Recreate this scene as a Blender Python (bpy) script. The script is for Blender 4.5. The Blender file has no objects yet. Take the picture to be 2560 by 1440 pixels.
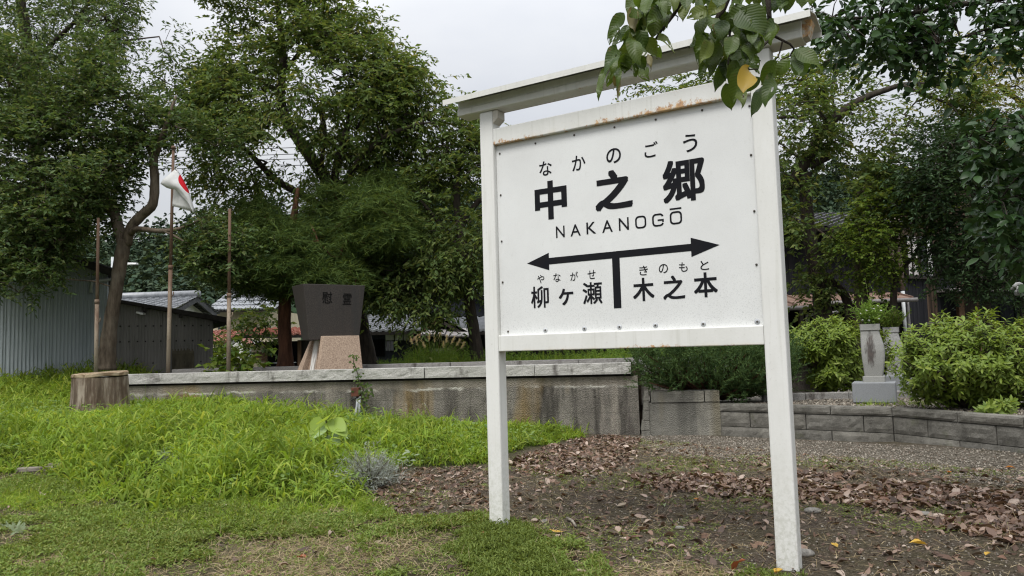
import bpy, bmesh, math, random
import numpy as np
from mathutils import Vector, Matrix
PI = math.pi
R = math.radians
SC = bpy.context.scene
COL = SC.collection

# ------------------------------------------------------------------ camera
FOC = 1880.0                      # focal length in units of a 2560 px wide frame
PITCH = math.atan(152 / FOC)
ROLL = math.atan(0.0275)
EYE = np.array([0.0, 0.0, 1.3])
FW = np.array([0, math.cos(PITCH), math.sin(PITCH)])
_u0 = np.array([0, -math.sin(PITCH), math.cos(PITCH)])
RI = np.array([1.0, 0, 0]) * math.cos(ROLL) - _u0 * math.sin(ROLL)
UP = _u0 * math.cos(ROLL) + np.array([1.0, 0, 0]) * math.sin(ROLL)
cam_d = bpy.data.cameras.new('camera')
cam = bpy.data.objects.new('camera', cam_d)
COL.objects.link(cam)
cam.matrix_world = Matrix(((RI[0], UP[0], -FW[0], EYE[0]), (RI[1], UP[1], -FW[1], EYE[1]),
                           (RI[2], UP[2], -FW[2], EYE[2]), (0, 0, 0, 1)))
cam_d.sensor_width = 36
cam_d.lens = FOC / 2560 * 36
cam_d.clip_start = 0.05
cam_d.clip_end = 2000
SC.camera = cam

# ------------------------------------------------------------------ overcast sky and soft sun
SUN_EL, SUN_AZ = R(58), R(205)    # azimuth clockwise from +Y: behind and left of the camera
world = bpy.data.worlds.new('World')
SC.world = world
world.use_nodes = True
wn = world.node_tree
wn.nodes.clear()
def wnode(t, **k):
    n = wn.nodes.new(t)
    for a, b in k.items():
        setattr(n, a, b)
    return n
wout = wnode('ShaderNodeOutputWorld')
wbg = wnode('ShaderNodeBackground')
wbg.inputs['Strength'].default_value = 0.1
sky = wnode('ShaderNodeTexSky')
sky.sky_type = 'NISHITA'
sky.sun_disc = False
sky.sun_elevation = SUN_EL
sky.sun_rotation = SUN_AZ
sky.dust_density = 4
tc = wnode('ShaderNodeTexCoord')
sep = wnode('ShaderNodeSeparateXYZ')
wn.links.new(tc.outputs['Generated'], sep.inputs[0])
zc = wnode('ShaderNodeMath', operation='MAXIMUM')
wn.links.new(sep.outputs['Z'], zc.inputs[0]); zc.inputs[1].default_value = 0.0
zadd = wnode('ShaderNodeMath', operation='ADD')
wn.links.new(zc.outputs[0], zadd.inputs[0]); zadd.inputs[1].default_value = 0.12
dv = wnode('ShaderNodeVectorMath', operation='DIVIDE')
wn.links.new(tc.outputs['Generated'], dv.inputs[0])
cmb = wnode('ShaderNodeCombineXYZ')
for i in range(3):
    wn.links.new(zadd.outputs[0], cmb.inputs[i])
wn.links.new(cmb.outputs[0], dv.inputs[1])
cl = wnode('ShaderNodeTexNoise')
cl.inputs['Scale'].default_value = 1.15
cl.inputs['Detail'].default_value = 6
cl.inputs['Roughness'].default_value = 0.5
wn.links.new(dv.outputs[0], cl.inputs['Vector'])
cr = wnode('ShaderNodeValToRGB')                  # grey stratus, denser and thinner places
cr.color_ramp.elements[0].position = 0.34
cr.color_ramp.elements[0].color = (0.79, 0.82, 0.88, 1)
cr.color_ramp.elements[1].position = 0.64
cr.color_ramp.elements[1].color = (0.96, 0.975, 1.0, 1)
wn.links.new(cl.outputs['Fac'], cr.inputs[0])
grad = wnode('ShaderNodeMapRange')                # overcast sky: brighter towards the zenith
grad.inputs['From Min'].default_value = 0; grad.inputs['From Max'].default_value = 1
grad.inputs['To Min'].default_value = 3.55
grad.inputs['To Max'].default_value = 15.0
zsq = wnode('ShaderNodeMath', operation='POWER')
wn.links.new(zc.outputs[0], zsq.inputs[0]); zsq.inputs[1].default_value = 2.2
wn.links.new(zsq.outputs[0], grad.inputs['Value'])
mul = wnode('ShaderNodeVectorMath', operation='SCALE')
wn.links.new(cr.outputs[0], mul.inputs[0])
wn.links.new(grad.outputs[0], mul.inputs['Scale'])
wmix = wnode('ShaderNodeMix', data_type='RGBA')
wmix.inputs['Factor'].default_value = 0.93        # cloud cover over the clear sky
wn.links.new(sky.outputs[0], wmix.inputs['A'])
wn.links.new(mul.outputs[0], wmix.inputs['B'])
wn.links.new(wmix.outputs['Result'], wbg.inputs['Color'])
wn.links.new(wbg.outputs[0], wout.inputs['Surface'])

sun_d = bpy.data.lights.new('sun', 'SUN')
sun_d.energy = 1.4
sun_d.angle = R(25)
sun_d.color = (1.0, 0.97, 0.92)
sun = bpy.data.objects.new('sun', sun_d)
COL.objects.link(sun)
_sd = Vector((math.sin(SUN_AZ) * math.cos(SUN_EL), math.cos(SUN_AZ) * math.cos(SUN_EL), math.sin(SUN_EL)))
sun.rotation_euler = _sd.to_track_quat('Z', 'Y').to_euler()
sun.location = _sd * 50

SC.view_settings.view_transform = 'Standard'
SC.view_settings.look = 'None'
SC.view_settings.exposure = 1.0
SC.view_settings.gamma = 1
SC.view_settings.use_curve_mapping = False
SC.cycles.use_denoising = True
SC.cycles.denoising_input_passes = 'RGB_ALBEDO_NORMAL'
SC.cycles.denoising_prefilter = 'ACCURATE'
SC.cycles.adaptive_threshold = .004
SC.cycles.pixel_filter_type = 'BLACKMAN_HARRIS'
SC.cycles.filter_width = 1.2
SC.cycles.sample_clamp_indirect = 4

# ------------------------------------------------------------------ measuring helpers
def ray(x, y):
    return FW * FOC + RI * (x - 1280) - UP * (y - 720)
def at(x, y, Y):
    d = ray(x, y)
    return EYE + d * (Y / d[1])
def S(a, b, x):
    t = np.clip((np.asarray(x, float) - a) / (b - a), 0, 1)
    return t * t * (3 - 2 * t)
def vnoise(x, y, seed=0):
    x = np.asarray(x, float); y = np.asarray(y, float)
    xi = np.floor(x); yi = np.floor(y)
    fx = x - xi; fy = y - yi
    fx = fx * fx * (3 - 2 * fx); fy = fy * fy * (3 - 2 * fy)
    def h(a, b):
        v = np.sin(a * 127.1 + b * 311.7 + seed * 74.7) * 43758.5453
        return v - np.floor(v)
    return (h(xi, yi) * (1 - fx) + h(xi + 1, yi) * fx) * (1 - fy) + (h(xi, yi + 1) * (1 - fx) + h(xi + 1, yi + 1) * fx) * fy
def fbm(x, y, o=4, seed=0):
    s = 0; a = .5
    for i in range(o):
        s = s + a * vnoise(np.asarray(x) * 2 ** i, np.asarray(y) * 2 ** i, seed + i); a *= .5
    return s
def ter(x, y):
    x = np.asarray(x, float); y = np.asarray(y, float)
    z = .50 * S(2.2, -6, x) * S(5.3, 11.3, y)
    z = z + .1 * S(4.2, 5.6, x) * S(6, 8.5, y) * (1 - S(10, 12, y))
    rear = .85 - .5 * S(1.5, 3.2, x)
    w = S(12.3, 15, y)
    z = z * (1 - w) + rear * w
    z = z + .035 * (fbm(x * .9, y * .9, 3, 5) - .45) * (1 - S(14, 16, y)) + .012 * (fbm(x * 5, y * 5, 2, 9) - .4)
    return z
def gp(px, py):
    z = 0.0
    d = ray(px, py)
    for _ in range(25):
        p = EYE + d * ((z - EYE[2]) / d[2])
        z = .5 * z + .5 * float(ter(p[0], p[1]))
    return EYE + d * ((z - EYE[2]) / d[2])
def inpoly(pts, poly):
    pts = np.asarray(pts, float); x, y = pts[:, 0], pts[:, 1]
    r = np.zeros(len(pts), bool)
    n = len(poly)
    for i in range(n):
        x1, y1 = poly[i]; x2, y2 = poly[(i + 1) % n]
        c = ((y1 > y) != (y2 > y)) & (x < (x2 - x1) * (y - y1) / ((y2 - y1) or 1e-9) + x1)
        r ^= c
    return r
def edist(pts, poly):
    pts = np.asarray(pts, float); d = np.full(len(pts), 1e9)
    for i in range(len(poly)):
        a = np.array(poly[i], float); b = np.array(poly[(i + 1) % len(poly)], float)
        ab = b - a; t = np.clip(((pts - a) @ ab) / max(ab @ ab, 1e-9), 0, 1)
        d = np.minimum(d, np.linalg.norm(pts - (a + t[:, None] * ab), axis=1))
    return d

# ------------------------------------------------------------------ object helpers
ORG = {}                                           # world origin of every thing, for parts given in world coordinates
def prop(o, label=None, cat=None, group=None, kind=None):
    if label: o['label'] = label
    if cat: o['category'] = cat
    if group: o['group'] = group
    if kind: o['kind'] = kind
    return o
def thing(name, label, cat, loc=(0, 0, 0), rz=0, group=None):
    o = bpy.data.objects.new(name, None)
    o.empty_display_size = .1
    COL.objects.link(o)
    o.location = loc; o.rotation_euler = (0, 0, rz)
    ORG[o.name] = Matrix.Translation(Vector(loc)) @ Matrix.Rotation(rz, 4, 'Z')
    return prop(o, label, cat, group)
def link(name, me, parent=None, mat=None, M=None, world=True):
    o = bpy.data.objects.new(name, me)
    COL.objects.link(o)
    if mat is not None and not me.materials:
        me.materials.append(mat)
    M = M or Matrix.Identity(4)
    if parent is not None:
        o.parent = parent
        g = ORG.get(parent.name)
        if g is not None and world:
            M = g.inverted() @ M
        if world: ORG[o.name] = (g if g is not None else Matrix.Identity(4)) @ M
    else:
        ORG[o.name] = M
    o.matrix_local = M
    return o
def rot_to(d, up=(0, 0, 1)):
    d = Vector(d).normalized(); up = Vector(up)
    x = up.cross(d)
    if x.length < 1e-4: x = Vector((1, 0, 0)).cross(d)
    x.normalize(); y = d.cross(x)
    return Matrix((x, y, d)).transposed()

class MB:
    def __init__(s): s.v = []; s.f = []; s.sm = []
    def add(s, vs, fs, smooth=False):
        b = len(s.v)
        s.v += [tuple(float(c) for c in p) for p in vs]
        s.f += [tuple(i + b for i in f) for f in fs]; s.sm += [smooth] * len(fs)
        return s
    def box(s, c, d, M=None, ch=0.0):
        x, y, z = d[0] / 2, d[1] / 2, d[2] / 2
        c = Vector(c)
        if ch <= 0:
            P = [Vector((sx * x, sy * y, sz * z)) for sz in (-1, 1) for sy in (-1, 1) for sx in (-1, 1)]
            F = [(0, 2, 3, 1), (4, 5, 7, 6), (0, 1, 5, 4), (2, 6, 7, 3), (0, 4, 6, 2), (1, 3, 7, 5)]
        else:
            bm = bmesh.new(); bmesh.ops.create_cube(bm, size=1)
            bmesh.ops.scale(bm, vec=d, verts=bm.verts)
            bmesh.ops.bevel(bm, geom=bm.edges[:], offset=ch, segments=1, affect='EDGES', profile=.5)
            P = [v.co.copy() for v in bm.verts]; F = [tuple(v.index for v in f.verts) for f in bm.faces]; bm.free()
        if M is not None: P = [M @ p for p in P]
        return s.add([p + c for p in P], F)
    def hexa(s, P):                                # eight corners: bottom ring of 4, top ring of 4
        return s.add(P, [(3, 2, 1, 0), (4, 5, 6, 7), (0, 1, 5, 4), (1, 2, 6, 5), (2, 3, 7, 6), (3, 0, 4, 7)])
    def prism(s, poly, a, b):                      # poly: list of 3-D points, extruded by vector b-a
        n = len(poly); off = Vector(b) - Vector(a)
        P = [Vector(p) for p in poly]
        return s.add(P + [p + off for p in P], [tuple(range(n))[::-1], tuple(range(n, 2 * n))] + [(i, (i + 1) % n, (i + 1) % n + n, i + n) for i in range(n)])
    def tube(s, pts, rad, n=8, cap=True, smooth=True):
        pts = [Vector(p) for p in pts]
        if not hasattr(rad, '__len__'): rad = [rad] * len(pts)
        vs = []; fs = []; prev = None
        for i, p in enumerate(pts):
            d = (pts[min(i + 1, len(pts) - 1)] - pts[max(i - 1, 0)])
            if d.length < 1e-6: d = Vector((0, 0, 1))
            d.normalize()
            if prev is None:
                x = d.orthogonal().normalized()
            else:
                x = (prev - d * prev.dot(d))
                x = x.normalized() if x.length > 1e-4 else d.orthogonal().normalized()
            prev = x; y = d.cross(x)
            for k in range(n):
                a = 2 * PI * k / n
                vs.append(p + (x * math.cos(a) + y * math.sin(a)) * rad[i])
        for i in range(len(pts) - 1):
            for k in range(n):
                fs.append((i * n + k, i * n + (k + 1) % n, (i + 1) * n + (k + 1) % n, (i + 1) * n + k))
        if cap:
            fs.append(tuple(range(n))[::-1]); fs.append(tuple((len(pts) - 1) * n + k for k in range(n)))
        return s.add(vs, fs, smooth)
    def mesh(s, name):
        me = bpy.data.meshes.new(name)
        me.from_pydata(s.v, [], s.f)
        if any(s.sm): me.polygons.foreach_set('use_smooth', s.sm)
        me.update()
        return me
    def build(s, name, mat, parent=None, bevel=0, kind=None):
        """vertices are in world coordinates"""
        me = s.mesh(name)
        if parent is not None and parent.name in ORG:
            g = ORG[parent.name]
            me.transform(g.inverted())
            o = link(name, me, parent, mat, world=False)
            ORG[o.name] = g
        else:
            o = link(name, me, parent, mat)
        if bevel:
            m = o.modifiers.new('bevel', 'BEVEL'); m.width = bevel; m.segments = 2; m.limit_method = 'ANGLE'
        if kind: o['kind'] = kind
        return o
def np_obj(name, V, faces_flat, nper, mat, parent=None, kind=None, smooth=False, attr=None):
    """big meshes from numpy; faces_flat (n, nper) all the same size; world coordinates"""
    me = bpy.data.meshes.new(name)
    V = np.ascontiguousarray(V, np.float32); Fm = np.ascontiguousarray(faces_flat, np.int32)
    nf = len(Fm)
    me.vertices.add(len(V)); me.vertices.foreach_set('co', V.ravel())
    me.loops.add(nf * nper); me.loops.foreach_set('vertex_index', Fm.ravel())
    me.polygons.add(nf)
    me.polygons.foreach_set('loop_start', np.arange(0, nf * nper, nper, dtype=np.int32))
    if smooth: me.polygons.foreach_set('use_smooth', np.ones(nf, bool))
    me.update(calc_edges=True)
    if attr:
        for an, vals in attr.items():
            a = me.attributes.new(an, 'FLOAT', 'POINT'); a.data.foreach_set('value', np.ascontiguousarray(vals, np.float32))
    if parent is not None and parent.name in ORG:
        g = ORG[parent.name]; me.transform(g.inverted())
        o = link(name, me, parent, mat, world=False); ORG[o.name] = g
    else:
        o = link(name, me, parent, mat)
    if kind: o['kind'] = kind
    return o

# ------------------------------------------------------------------ materials
class NT:
    def __init__(s, name):
        s.m = bpy.data.materials.new(name); s.m.use_nodes = True
        s.t = s.m.node_tree; s.t.nodes.clear()
        s.out = s.n('ShaderNodeOutputMaterial')
        s._pos = None
    def n(s, t, **k):
        x = s.t.nodes.new(t)
        for a, b in k.items(): setattr(x, a, b)
        return x
    def l(s, a, b): s.t.links.new(a, b)
    def pos(s):
        if s._pos is None: s._pos = s.n('ShaderNodeNewGeometry').outputs['Position']
        return s._pos
    def map(s, v, scale=(1, 1, 1), rot=(0, 0, 0)):
        m = s.n('ShaderNodeMapping'); m.inputs['Scale'].default_value = scale; m.inputs['Rotation'].default_value = rot
        s.l(v, m.inputs['Vector']); return m.outputs[0]
    def noise(s, scale, detail=4, rough=.55, v=None, stretch=None):
        x = s.n('ShaderNodeTexNoise'); x.inputs['Scale'].default_value = scale
        x.inputs['Detail'].default_value = detail; x.inputs['Roughness'].default_value = rough
        v = v or s.pos()
        if stretch: v = s.map(v, stretch)
        s.l(v, x.inputs['Vector']); return x.outputs['Fac']
    def ramp(s, f, stops):
        r = s.n('ShaderNodeValToRGB'); e = r.color_ramp.elements
        while len(e) < len(stops): e.new(.5)
        for q, (p, c) in zip(e, stops):
            q.position = p; q.color = (*c, 1) if len(c) == 3 else c
        s.l(f, r.inputs[0]); return r.outputs[0]
    def step(s, f, a, b):
        r = s.n('ShaderNodeMapRange'); r.inputs['From Min'].default_value = a; r.inputs['From Max'].default_value = b
        s.l(f, r.inputs['Value']); return r.outputs[0]
    def math(s, op, a, b=None):
        x = s.n('ShaderNodeMath', operation=op)
        for i, q in enumerate((a, b)):
            if q is None: continue
            if isinstance(q, (int, float)): x.inputs[i].default_value = q
            else: s.l(q, x.inputs[i])
        return x.outputs[0]
    def mix(s, f, a, b, mode='MIX'):
        x = s.n('ShaderNodeMix', data_type='RGBA', blend_type=mode)
        for key, q in (('Factor', f), ('A', a), ('B', b)):
            if isinstance(q, (int, float)): x.inputs[key].default_value = q
            elif isinstance(q, tuple): x.inputs[key].default_value = (*q, 1) if len(q) == 3 else q
            else: s.l(q, x.inputs[key])
        return x.outputs['Result']
    def bsdf(s, col, rough=.8, bump=None, bd=.01, spec=.3, metal=0, sss=None):
        b = s.n('ShaderNodeBsdfPrincipled')
        for key, q in (('Base Color', col), ('Roughness', rough), ('Metallic', metal)):
            if isinstance(q, (int, float)): b.inputs[key].default_value = q
            elif isinstance(q, tuple): b.inputs[key].default_value = (*q, 1)
            else: s.l(q, b.inputs[key])
        b.inputs['Specular IOR Level'].default_value = spec
        if bump is not None:
            k = s.n('ShaderNodeBump'); k.inputs['Distance'].default_value = bd; k.inputs['Strength'].default_value = 1
            s.l(bump, k.inputs['Height']); s.l(k.outputs[0], b.inputs['Normal'])
        s.b = b
        return b.outputs[0]
    def done(s, sh): s.l(sh, s.out.inputs['Surface']); return s.m
def plain(name, c1, c2, scale=8, rough=.8, bump=.004, spec=.3, stretch=None, lo=.35, hi=.65, bscale=None, metal=0):
    t = NT(name)
    f = t.noise(scale, 5, .6, stretch=stretch)
    col = t.ramp(f, [(lo, c1), (hi, c2)])
    b = t.noise(bscale or scale * 6, 4, .6, stretch=stretch)
    return t.done(t.bsdf(col, rough, b, bump, spec, metal))
def leafmat(name, cols, trans=.3, rough=.5, spec=.35, objrand=False, patch=None, gain=1.0):
    """leaf colours vary from leaf to leaf; light passes through the blade"""
    t = NT(name)
    g = t.n('ShaderNodeNewGeometry')
    rnd = g.outputs['Random Per Island']
    if objrand:
        oi = t.n('ShaderNodeObjectInfo')
        rnd = t.math('FRACT', t.math('ADD', rnd, oi.outputs['Random']))
    cols = list(cols) * 2 if len(cols) == 1 else cols
    k = len(cols); cols = [tuple(min(v * gain, .8) for v in c) for c in cols]
    col = t.ramp(rnd, [(i / max(k - 1, 1), c) for i, c in enumerate(cols)])
    if patch:
        f = t.step(t.noise(patch[0], 3), .4, .65)
        col = t.mix(f, col, t.mix(1.0, col, patch[1], 'MULTIPLY'))
    sh = t.bsdf(col, rough, None, 0, spec)
    tr = t.n('ShaderNodeBsdfTranslucent')
    bright = t.mix(1.0, col, (1.55, 1.38, .8), 'MULTIPLY')
    t.l(bright, tr.inputs['Color'])
    mx = t.n('ShaderNodeMixShader'); mx.inputs[0].default_value = trans
    t.l(sh, mx.inputs[1]); t.l(tr.outputs[0], mx.inputs[2])
    return t.done(mx.outputs[0])

# ---- white paint of the sign, with rust along its lower edges and grime
def sign_paint(name, rust_lo, rust_hi, base=(.69, .69, .665), amount=.5):
    t = NT(name)
    tcn = t.n('ShaderNodeTexCoord'); oc = tcn.outputs['Object']
    grime = t.noise(3.0, 6, .65, stretch=(1, 1, .35))
    fine = t.noise(60, 4, .7)
    c = t.mix(t.step(grime, .42, .8), base, (base[0] * .82, base[1] * .82, base[2] * .79))
    zz_ = t.n('ShaderNodeSeparateXYZ'); t.l(oc, zz_.inputs[0])
    splash = t.math('MULTIPLY', t.step(zz_.outputs['Z'], .75, .0), t.step(t.noise(38, 5, .75), .44, .62))
    c = t.mix(t.math('MULTIPLY', splash, .55), c, (.34, .35, .27))
    drip = t.math('MULTIPLY', t.step(t.noise(26, 4, .6, stretch=(1, 1, .035)), .56, .70), .32)
    c = t.mix(drip, c, (base[0] * .66, base[1] * .66, base[2] * .60))
    c = t.mix(t.math('MULTIPLY', t.step(fine, .60, .72), .35), c, (.42, .41, .37))
    if rust_lo is not None:
        sx = t.n('ShaderNodeSeparateXYZ'); t.l(oc, sx.inputs[0])
        low = t.step(sx.outputs['Z'], rust_hi, rust_lo)
        spots = t.noise(26, 6, .75)
        big = t.noise(2.2, 2)
        m = t.step(t.math('ADD', t.math('ADD', spots, t.math('MULTIPLY', t.math('SUBTRACT', big, .5), .7)), t.math('MULTIPLY', low, amount * .36)), .76, .86)
        rc = t.ramp(t.noise(45, 3), [(.35, (.26, .085, .012)), (.65, (.56, .27, .035))])
        c = t.mix(t.math('MULTIPLY', m, .8), c, rc)
        halo = t.math('MULTIPLY', t.math('MULTIPLY', t.math('POWER', low, 3.0), t.step(t.noise(9, 4), .42, .65)), .8)
        c = t.mix(t.math('MULTIPLY', halo, .45), c, (.60, .46, .20))
    return t.done(t.bsdf(c, .48, t.noise(60, 2), .0005, .35))
M = {}
M['paint'] = sign_paint('white_sign_paint', None, None)
M['paint_rail'] = sign_paint('white_rail_paint_with_rust', 2.793, 2.856, amount=.8)
M['paint_low'] = sign_paint('white_lower_rail_paint', 1.283, 1.318, amount=.55)
M['paint_roof'] = sign_paint('white_roof_paint', 3.03, 3.09, base=(.66, .66, .63), amount=.45)
M['paint_bracket'] = sign_paint('rusted_bracket_paint', 3.2, 2.9, base=(.5, .47, .41), amount=1.1)
def board_mat():
    t = NT('enamel_board')
    big = t.noise(1.6, 5, .6); fine = t.noise(140, 4, .75); mid = t.noise(22, 5, .7, stretch=(1, 1, .5))
    c = t.mix(t.step(big, .35, .75), (.70, .71, .70), (.62, .625, .615))
    sx = t.n('ShaderNodeSeparateXYZ'); t.l(t.n('ShaderNodeTexCoord').outputs['Object'], sx.inputs[0])
    low = t.step(sx.outputs['Z'], 2.0, 1.42)
    sp = t.math('MULTIPLY', t.step(fine, .52, .68), t.math('MAXIMUM', t.math('MULTIPLY', low, .75), .16))
    c = t.mix(sp, c, (.36, .37, .36))
    c = t.mix(t.math('MULTIPLY', t.step(mid, .62, .75), .3), c, (.50, .50, .47))
    return t.done(t.bsdf(c, .38, fine, .0006, .4))
M['board'] = board_mat()
M['ink'] = plain('black_lettering', (.010, .011, .014), (.013, .013, .015), 9, .8, .0004, .08)
M['screw'] = plain('dark_screw', (.03, .03, .03), (.10, .08, .06), 200, .5, .0005, .4)
M['galv'] = plain('grey_conduit', (.38, .40, .42), (.52, .54, .55), 9, .5, .001)
M['boxbrown'] = plain('rusty_brown_box', (.07, .025, .015), (.14, .05, .03), 20, .7, .002)
def bark(name, c1, c2, moss=None):
    t = NT(name)
    f = t.noise(14, 6, .65, stretch=(1, 1, .22)); g = t.noise(2.5, 4, .6)
    c = t.ramp(f, [(.32, c1), (.66, c2)])
    c = t.mix(t.math('MULTIPLY', t.step(g, .5, .7), .45), c, moss or (c2[0] * 1.4, c2[1] * 1.4, c2[2] * 1.35))
    return t.done(t.bsdf(c, .9, t.noise(30, 5, .7, stretch=(1, 1, .25)), .02, .15))
M['bark_grey'] = bark('grey_brown_bark', (.055, .042, .030), (.17, .135, .10), (.20, .18, .14))
M['bark_dark'] = bark('dark_bark', (.022, .018, .015), (.065, .052, .042), (.07, .075, .05))
M['bark_red'] = bark('reddish_fibrous_bark', (.035, .018, .012), (.13, .06, .035), (.09, .05, .035))
M['twig'] = plain('twig_bark', (.04, .03, .022), (.09, .07, .05), 30, .85, .002)

def concrete_mat(name, c1, c2, lichen=(.30, .21, .07), streak=.7, white=.4, pebble=.5, band=False):
    t = NT(name)
    base = t.ramp(t.noise(1.7, 6, .65), [(.30, c1), (.70, c2)])
    st = t.noise(4.2, 5, .62, stretch=(1.0, 1.0, .12))
    c = t.mix(t.math('MULTIPLY', t.step(st, .47, .62), streak), base, (c1[0] * .33, c1[1] * .33, c1[2] * .33))
    st2 = t.noise(2.6, 4, .6, stretch=(1.2, 1.2, .15))
    c = t.mix(t.math('MULTIPLY', t.step(st2, .56, .66), .6), c, (c2[0] * 1.35, c2[1] * 1.33, c2[2] * 1.28))
    li = t.noise(.95, 3, .5, stretch=(1.6, 1.6, .35))
    c = t.mix(t.math('MULTIPLY', t.step(li, .55, .70), .62), c, lichen)
    wp = t.math('MULTIPLY', t.step(t.noise(7, 5, .7, stretch=(1, 1, .4)), .66, .70), white)
    c = t.mix(wp, c, (.52, .52, .48))
    vo = t.n('ShaderNodeTexVoronoi'); vo.inputs['Scale'].default_value = 75; t.l(t.pos(), vo.inputs['Vector'])
    c = t.mix(pebble, c, t.mix(1.0, c, t.ramp(vo.outputs['Distance'], [(.1, (1.5, 1.48, 1.42)), (.55, (.6, .6, .6))]), 'MULTIPLY'))
    if band:
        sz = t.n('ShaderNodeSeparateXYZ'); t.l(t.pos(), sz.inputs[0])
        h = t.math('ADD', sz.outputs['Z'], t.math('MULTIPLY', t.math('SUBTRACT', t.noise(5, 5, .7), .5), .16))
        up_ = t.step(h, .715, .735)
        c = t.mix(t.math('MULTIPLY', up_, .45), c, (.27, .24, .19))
        edge = t.math('MULTIPLY', t.math('MULTIPLY', t.step(h, .69, .715), t.step(h, .745, .725)), t.step(t.noise(2.2, 3), .42, .55))
        c = t.mix(t.math('MULTIPLY', edge, .8), c, (.55, .53, .47))
        for zz in (.33, .56):
            ln = t.math('MULTIPLY', t.step(sz.outputs['Z'], zz - .006, zz), t.step(sz.outputs['Z'], zz + .006, zz))
            c = t.mix(t.math('MULTIPLY', ln, .55), c, (.06, .055, .05))
    bmp = t.math('ADD', t.math('MULTIPLY', t.noise(9, 6, .7), 1.2), vo.outputs['Distance'])
    return t.done(t.bsdf(c, .93, bmp, .012, .15))
M['platform'] = concrete_mat('stained_platform_concrete', (.14, .128, .112), (.29, .27, .235), streak=.8, white=.75, pebble=.75, lichen=(.36, .23, .06), band=True)
M['endwall'] = concrete_mat('pale_rough_concrete', (.17, .165, .145), (.27, .26, .225), lichen=(.22, .17, .06), streak=.35, white=.2, pebble=.35)
def granite_mat(name, c1, c2, stain=.8, sc=110):
    t = NT(name)
    sp = t.noise(sc, 3, .8)
    c = t.ramp(sp, [(.36, c1), (.62, c2)])
    st = t.noise(3.6, 5, .65, stretch=(1, 1, .35))
    c = t.mix(t.math('MULTIPLY', t.step(st, .54, .68), stain), c, (.07, .06, .053))
    c = t.mix(t.math('MULTIPLY', t.step(t.noise(1.1, 4), .52, .7), .35), c, (.30, .29, .27))
    return t.done(t.bsdf(c, .85, t.math('ADD', t.noise(22, 5, .7), t.math('MULTIPLY', sp, .4)), .016, .2))
M['coping'] = granite_mat('rough_grey_granite', (.28, .272, .252), (.52, .51, .475), .9)
M['coping_rear'] = granite_mat('dark_weathered_granite', (.16, .155, .15), (.34, .33, .31), .95)
def smooth_stone(name, c1, c2, sc=160, rough=.6, c3=None, drip=0):
    t = NT(name)
    c = t.ramp(t.noise(sc, 3, .85), [(.35, c1), (.5, c3 or tuple((a + b) / 2 for a, b in zip(c1, c2))), (.66, c2)])
    c = t.mix(t.math('MULTIPLY', t.step(t.noise(2.3, 5, .6, stretch=(1, 1, .3)), .5, .75), .4), c, tuple(v * .72 for v in c1))
    if drip:
        c = t.mix(t.math('MULTIPLY', t.step(t.noise(7, 4, .6, stretch=(1, 1, .05)), .52, .66), drip), c, (.022, .022, .021))
    return t.done(t.bsdf(c, rough, t.noise(sc, 3), .0015, .35))
M['slab'] = smooth_stone('dark_brown_stone', (.018, .015, .013), (.048, .040, .034), 55, .62, drip=.55)
M['pink'] = smooth_stone('pink_granite', (.22, .152, .11), (.50, .385, .29), 48, .75)
M['white_stain'] = plain('white_lime_runs', (.34, .30, .26), (.66, .65, .62), 14, .85, .003, stretch=(1.6, 1.6, .12), lo=.4, hi=.56)
M['carve'] = plain('dark_carving', (.008, .008, .008), (.016, .015, .014), 60, .8, .001)
def vase_mat():
    t = NT('weathered_vase_granite')
    c = t.ramp(t.noise(190, 3, .85), [(.35, (.19, .19, .178)), (.64, (.36, .36, .34))])
    oc = t.n('ShaderNodeTexCoord').outputs['Object']
    mp = t.n('ShaderNodeMapping'); mp.inputs['Location'].default_value = (.015, 0, -.68); t.l(oc, mp.inputs[0])
    sx = t.n('ShaderNodeSeparateXYZ'); t.l(mp.outputs[0], sx.inputs[0])
    ex = t.math('DIVIDE', sx.outputs['X'], .062); ez = t.math('DIVIDE', sx.outputs['Z'], .20)
    d = t.math('ADD', t.math('MULTIPLY', ex, ex), t.math('MULTIPLY', ez, ez))
    n = t.noise(13, 5, .7, stretch=(1.4, 1.4, .35))
    n2_ = t.noise(42, 5, .75, stretch=(1, 1, .3))
    m = t.step(t.math('SUBTRACT', t.math('ADD', t.math('MULTIPLY', d, .55), t.math('ADD', t.math('MULTIPLY', n, 2.8), t.math('MULTIPLY', n2_, 1.6))), 2.5), .55, -.1)
    c = t.mix(t.math('MULTIPLY', m, .85), c, t.ramp(t.noise(9, 3, .6), [(.4, (.035, .029, .027)), (.66, (.085, .060, .052))]))
    c = t.mix(t.math('MULTIPLY', t.step(t.noise(4, 5, .6, stretch=(1, 1, .3)), .52, .7), .35), c, (.17, .165, .155))
    return t.done(t.bsdf(c, .85, t.noise(160, 3), .0016, .25))
M['vase'] = vase_mat()
M['plinth'] = smooth_stone('blue_grey_granite', (.15, .16, .17), (.28, .29, .30), 190, .7)
def block_mat():
    t = NT('split_face_concrete_block')
    c = t.ramp(t.noise(3.3, 6, .7), [(.34, (.078, .074, .065)), (.66, (.19, .182, .162))])
    sp = t.noise(70, 4, .8)
    c = t.mix(t.math('MULTIPLY', t.step(sp, .55, .70), .5), c, (.28, .275, .255))
    oi = t.n('ShaderNodeObjectInfo')
    c = t.mix(t.math('MULTIPLY', oi.outputs['Random'], .5), c, t.mix(1.0, c, (1.35, 1.33, 1.28), 'MULTIPLY'))
    c = t.mix(t.math('MULTIPLY', t.step(t.noise(5, 4, .6), .60, .72), .35), c, (.08, .09, .04))
    return t.done(t.bsdf(c, .95, t.math('ADD', t.noise(24, 6, .75), t.math('MULTIPLY', sp, .5)), .014, .12))
M['block'] = block_mat()
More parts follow.
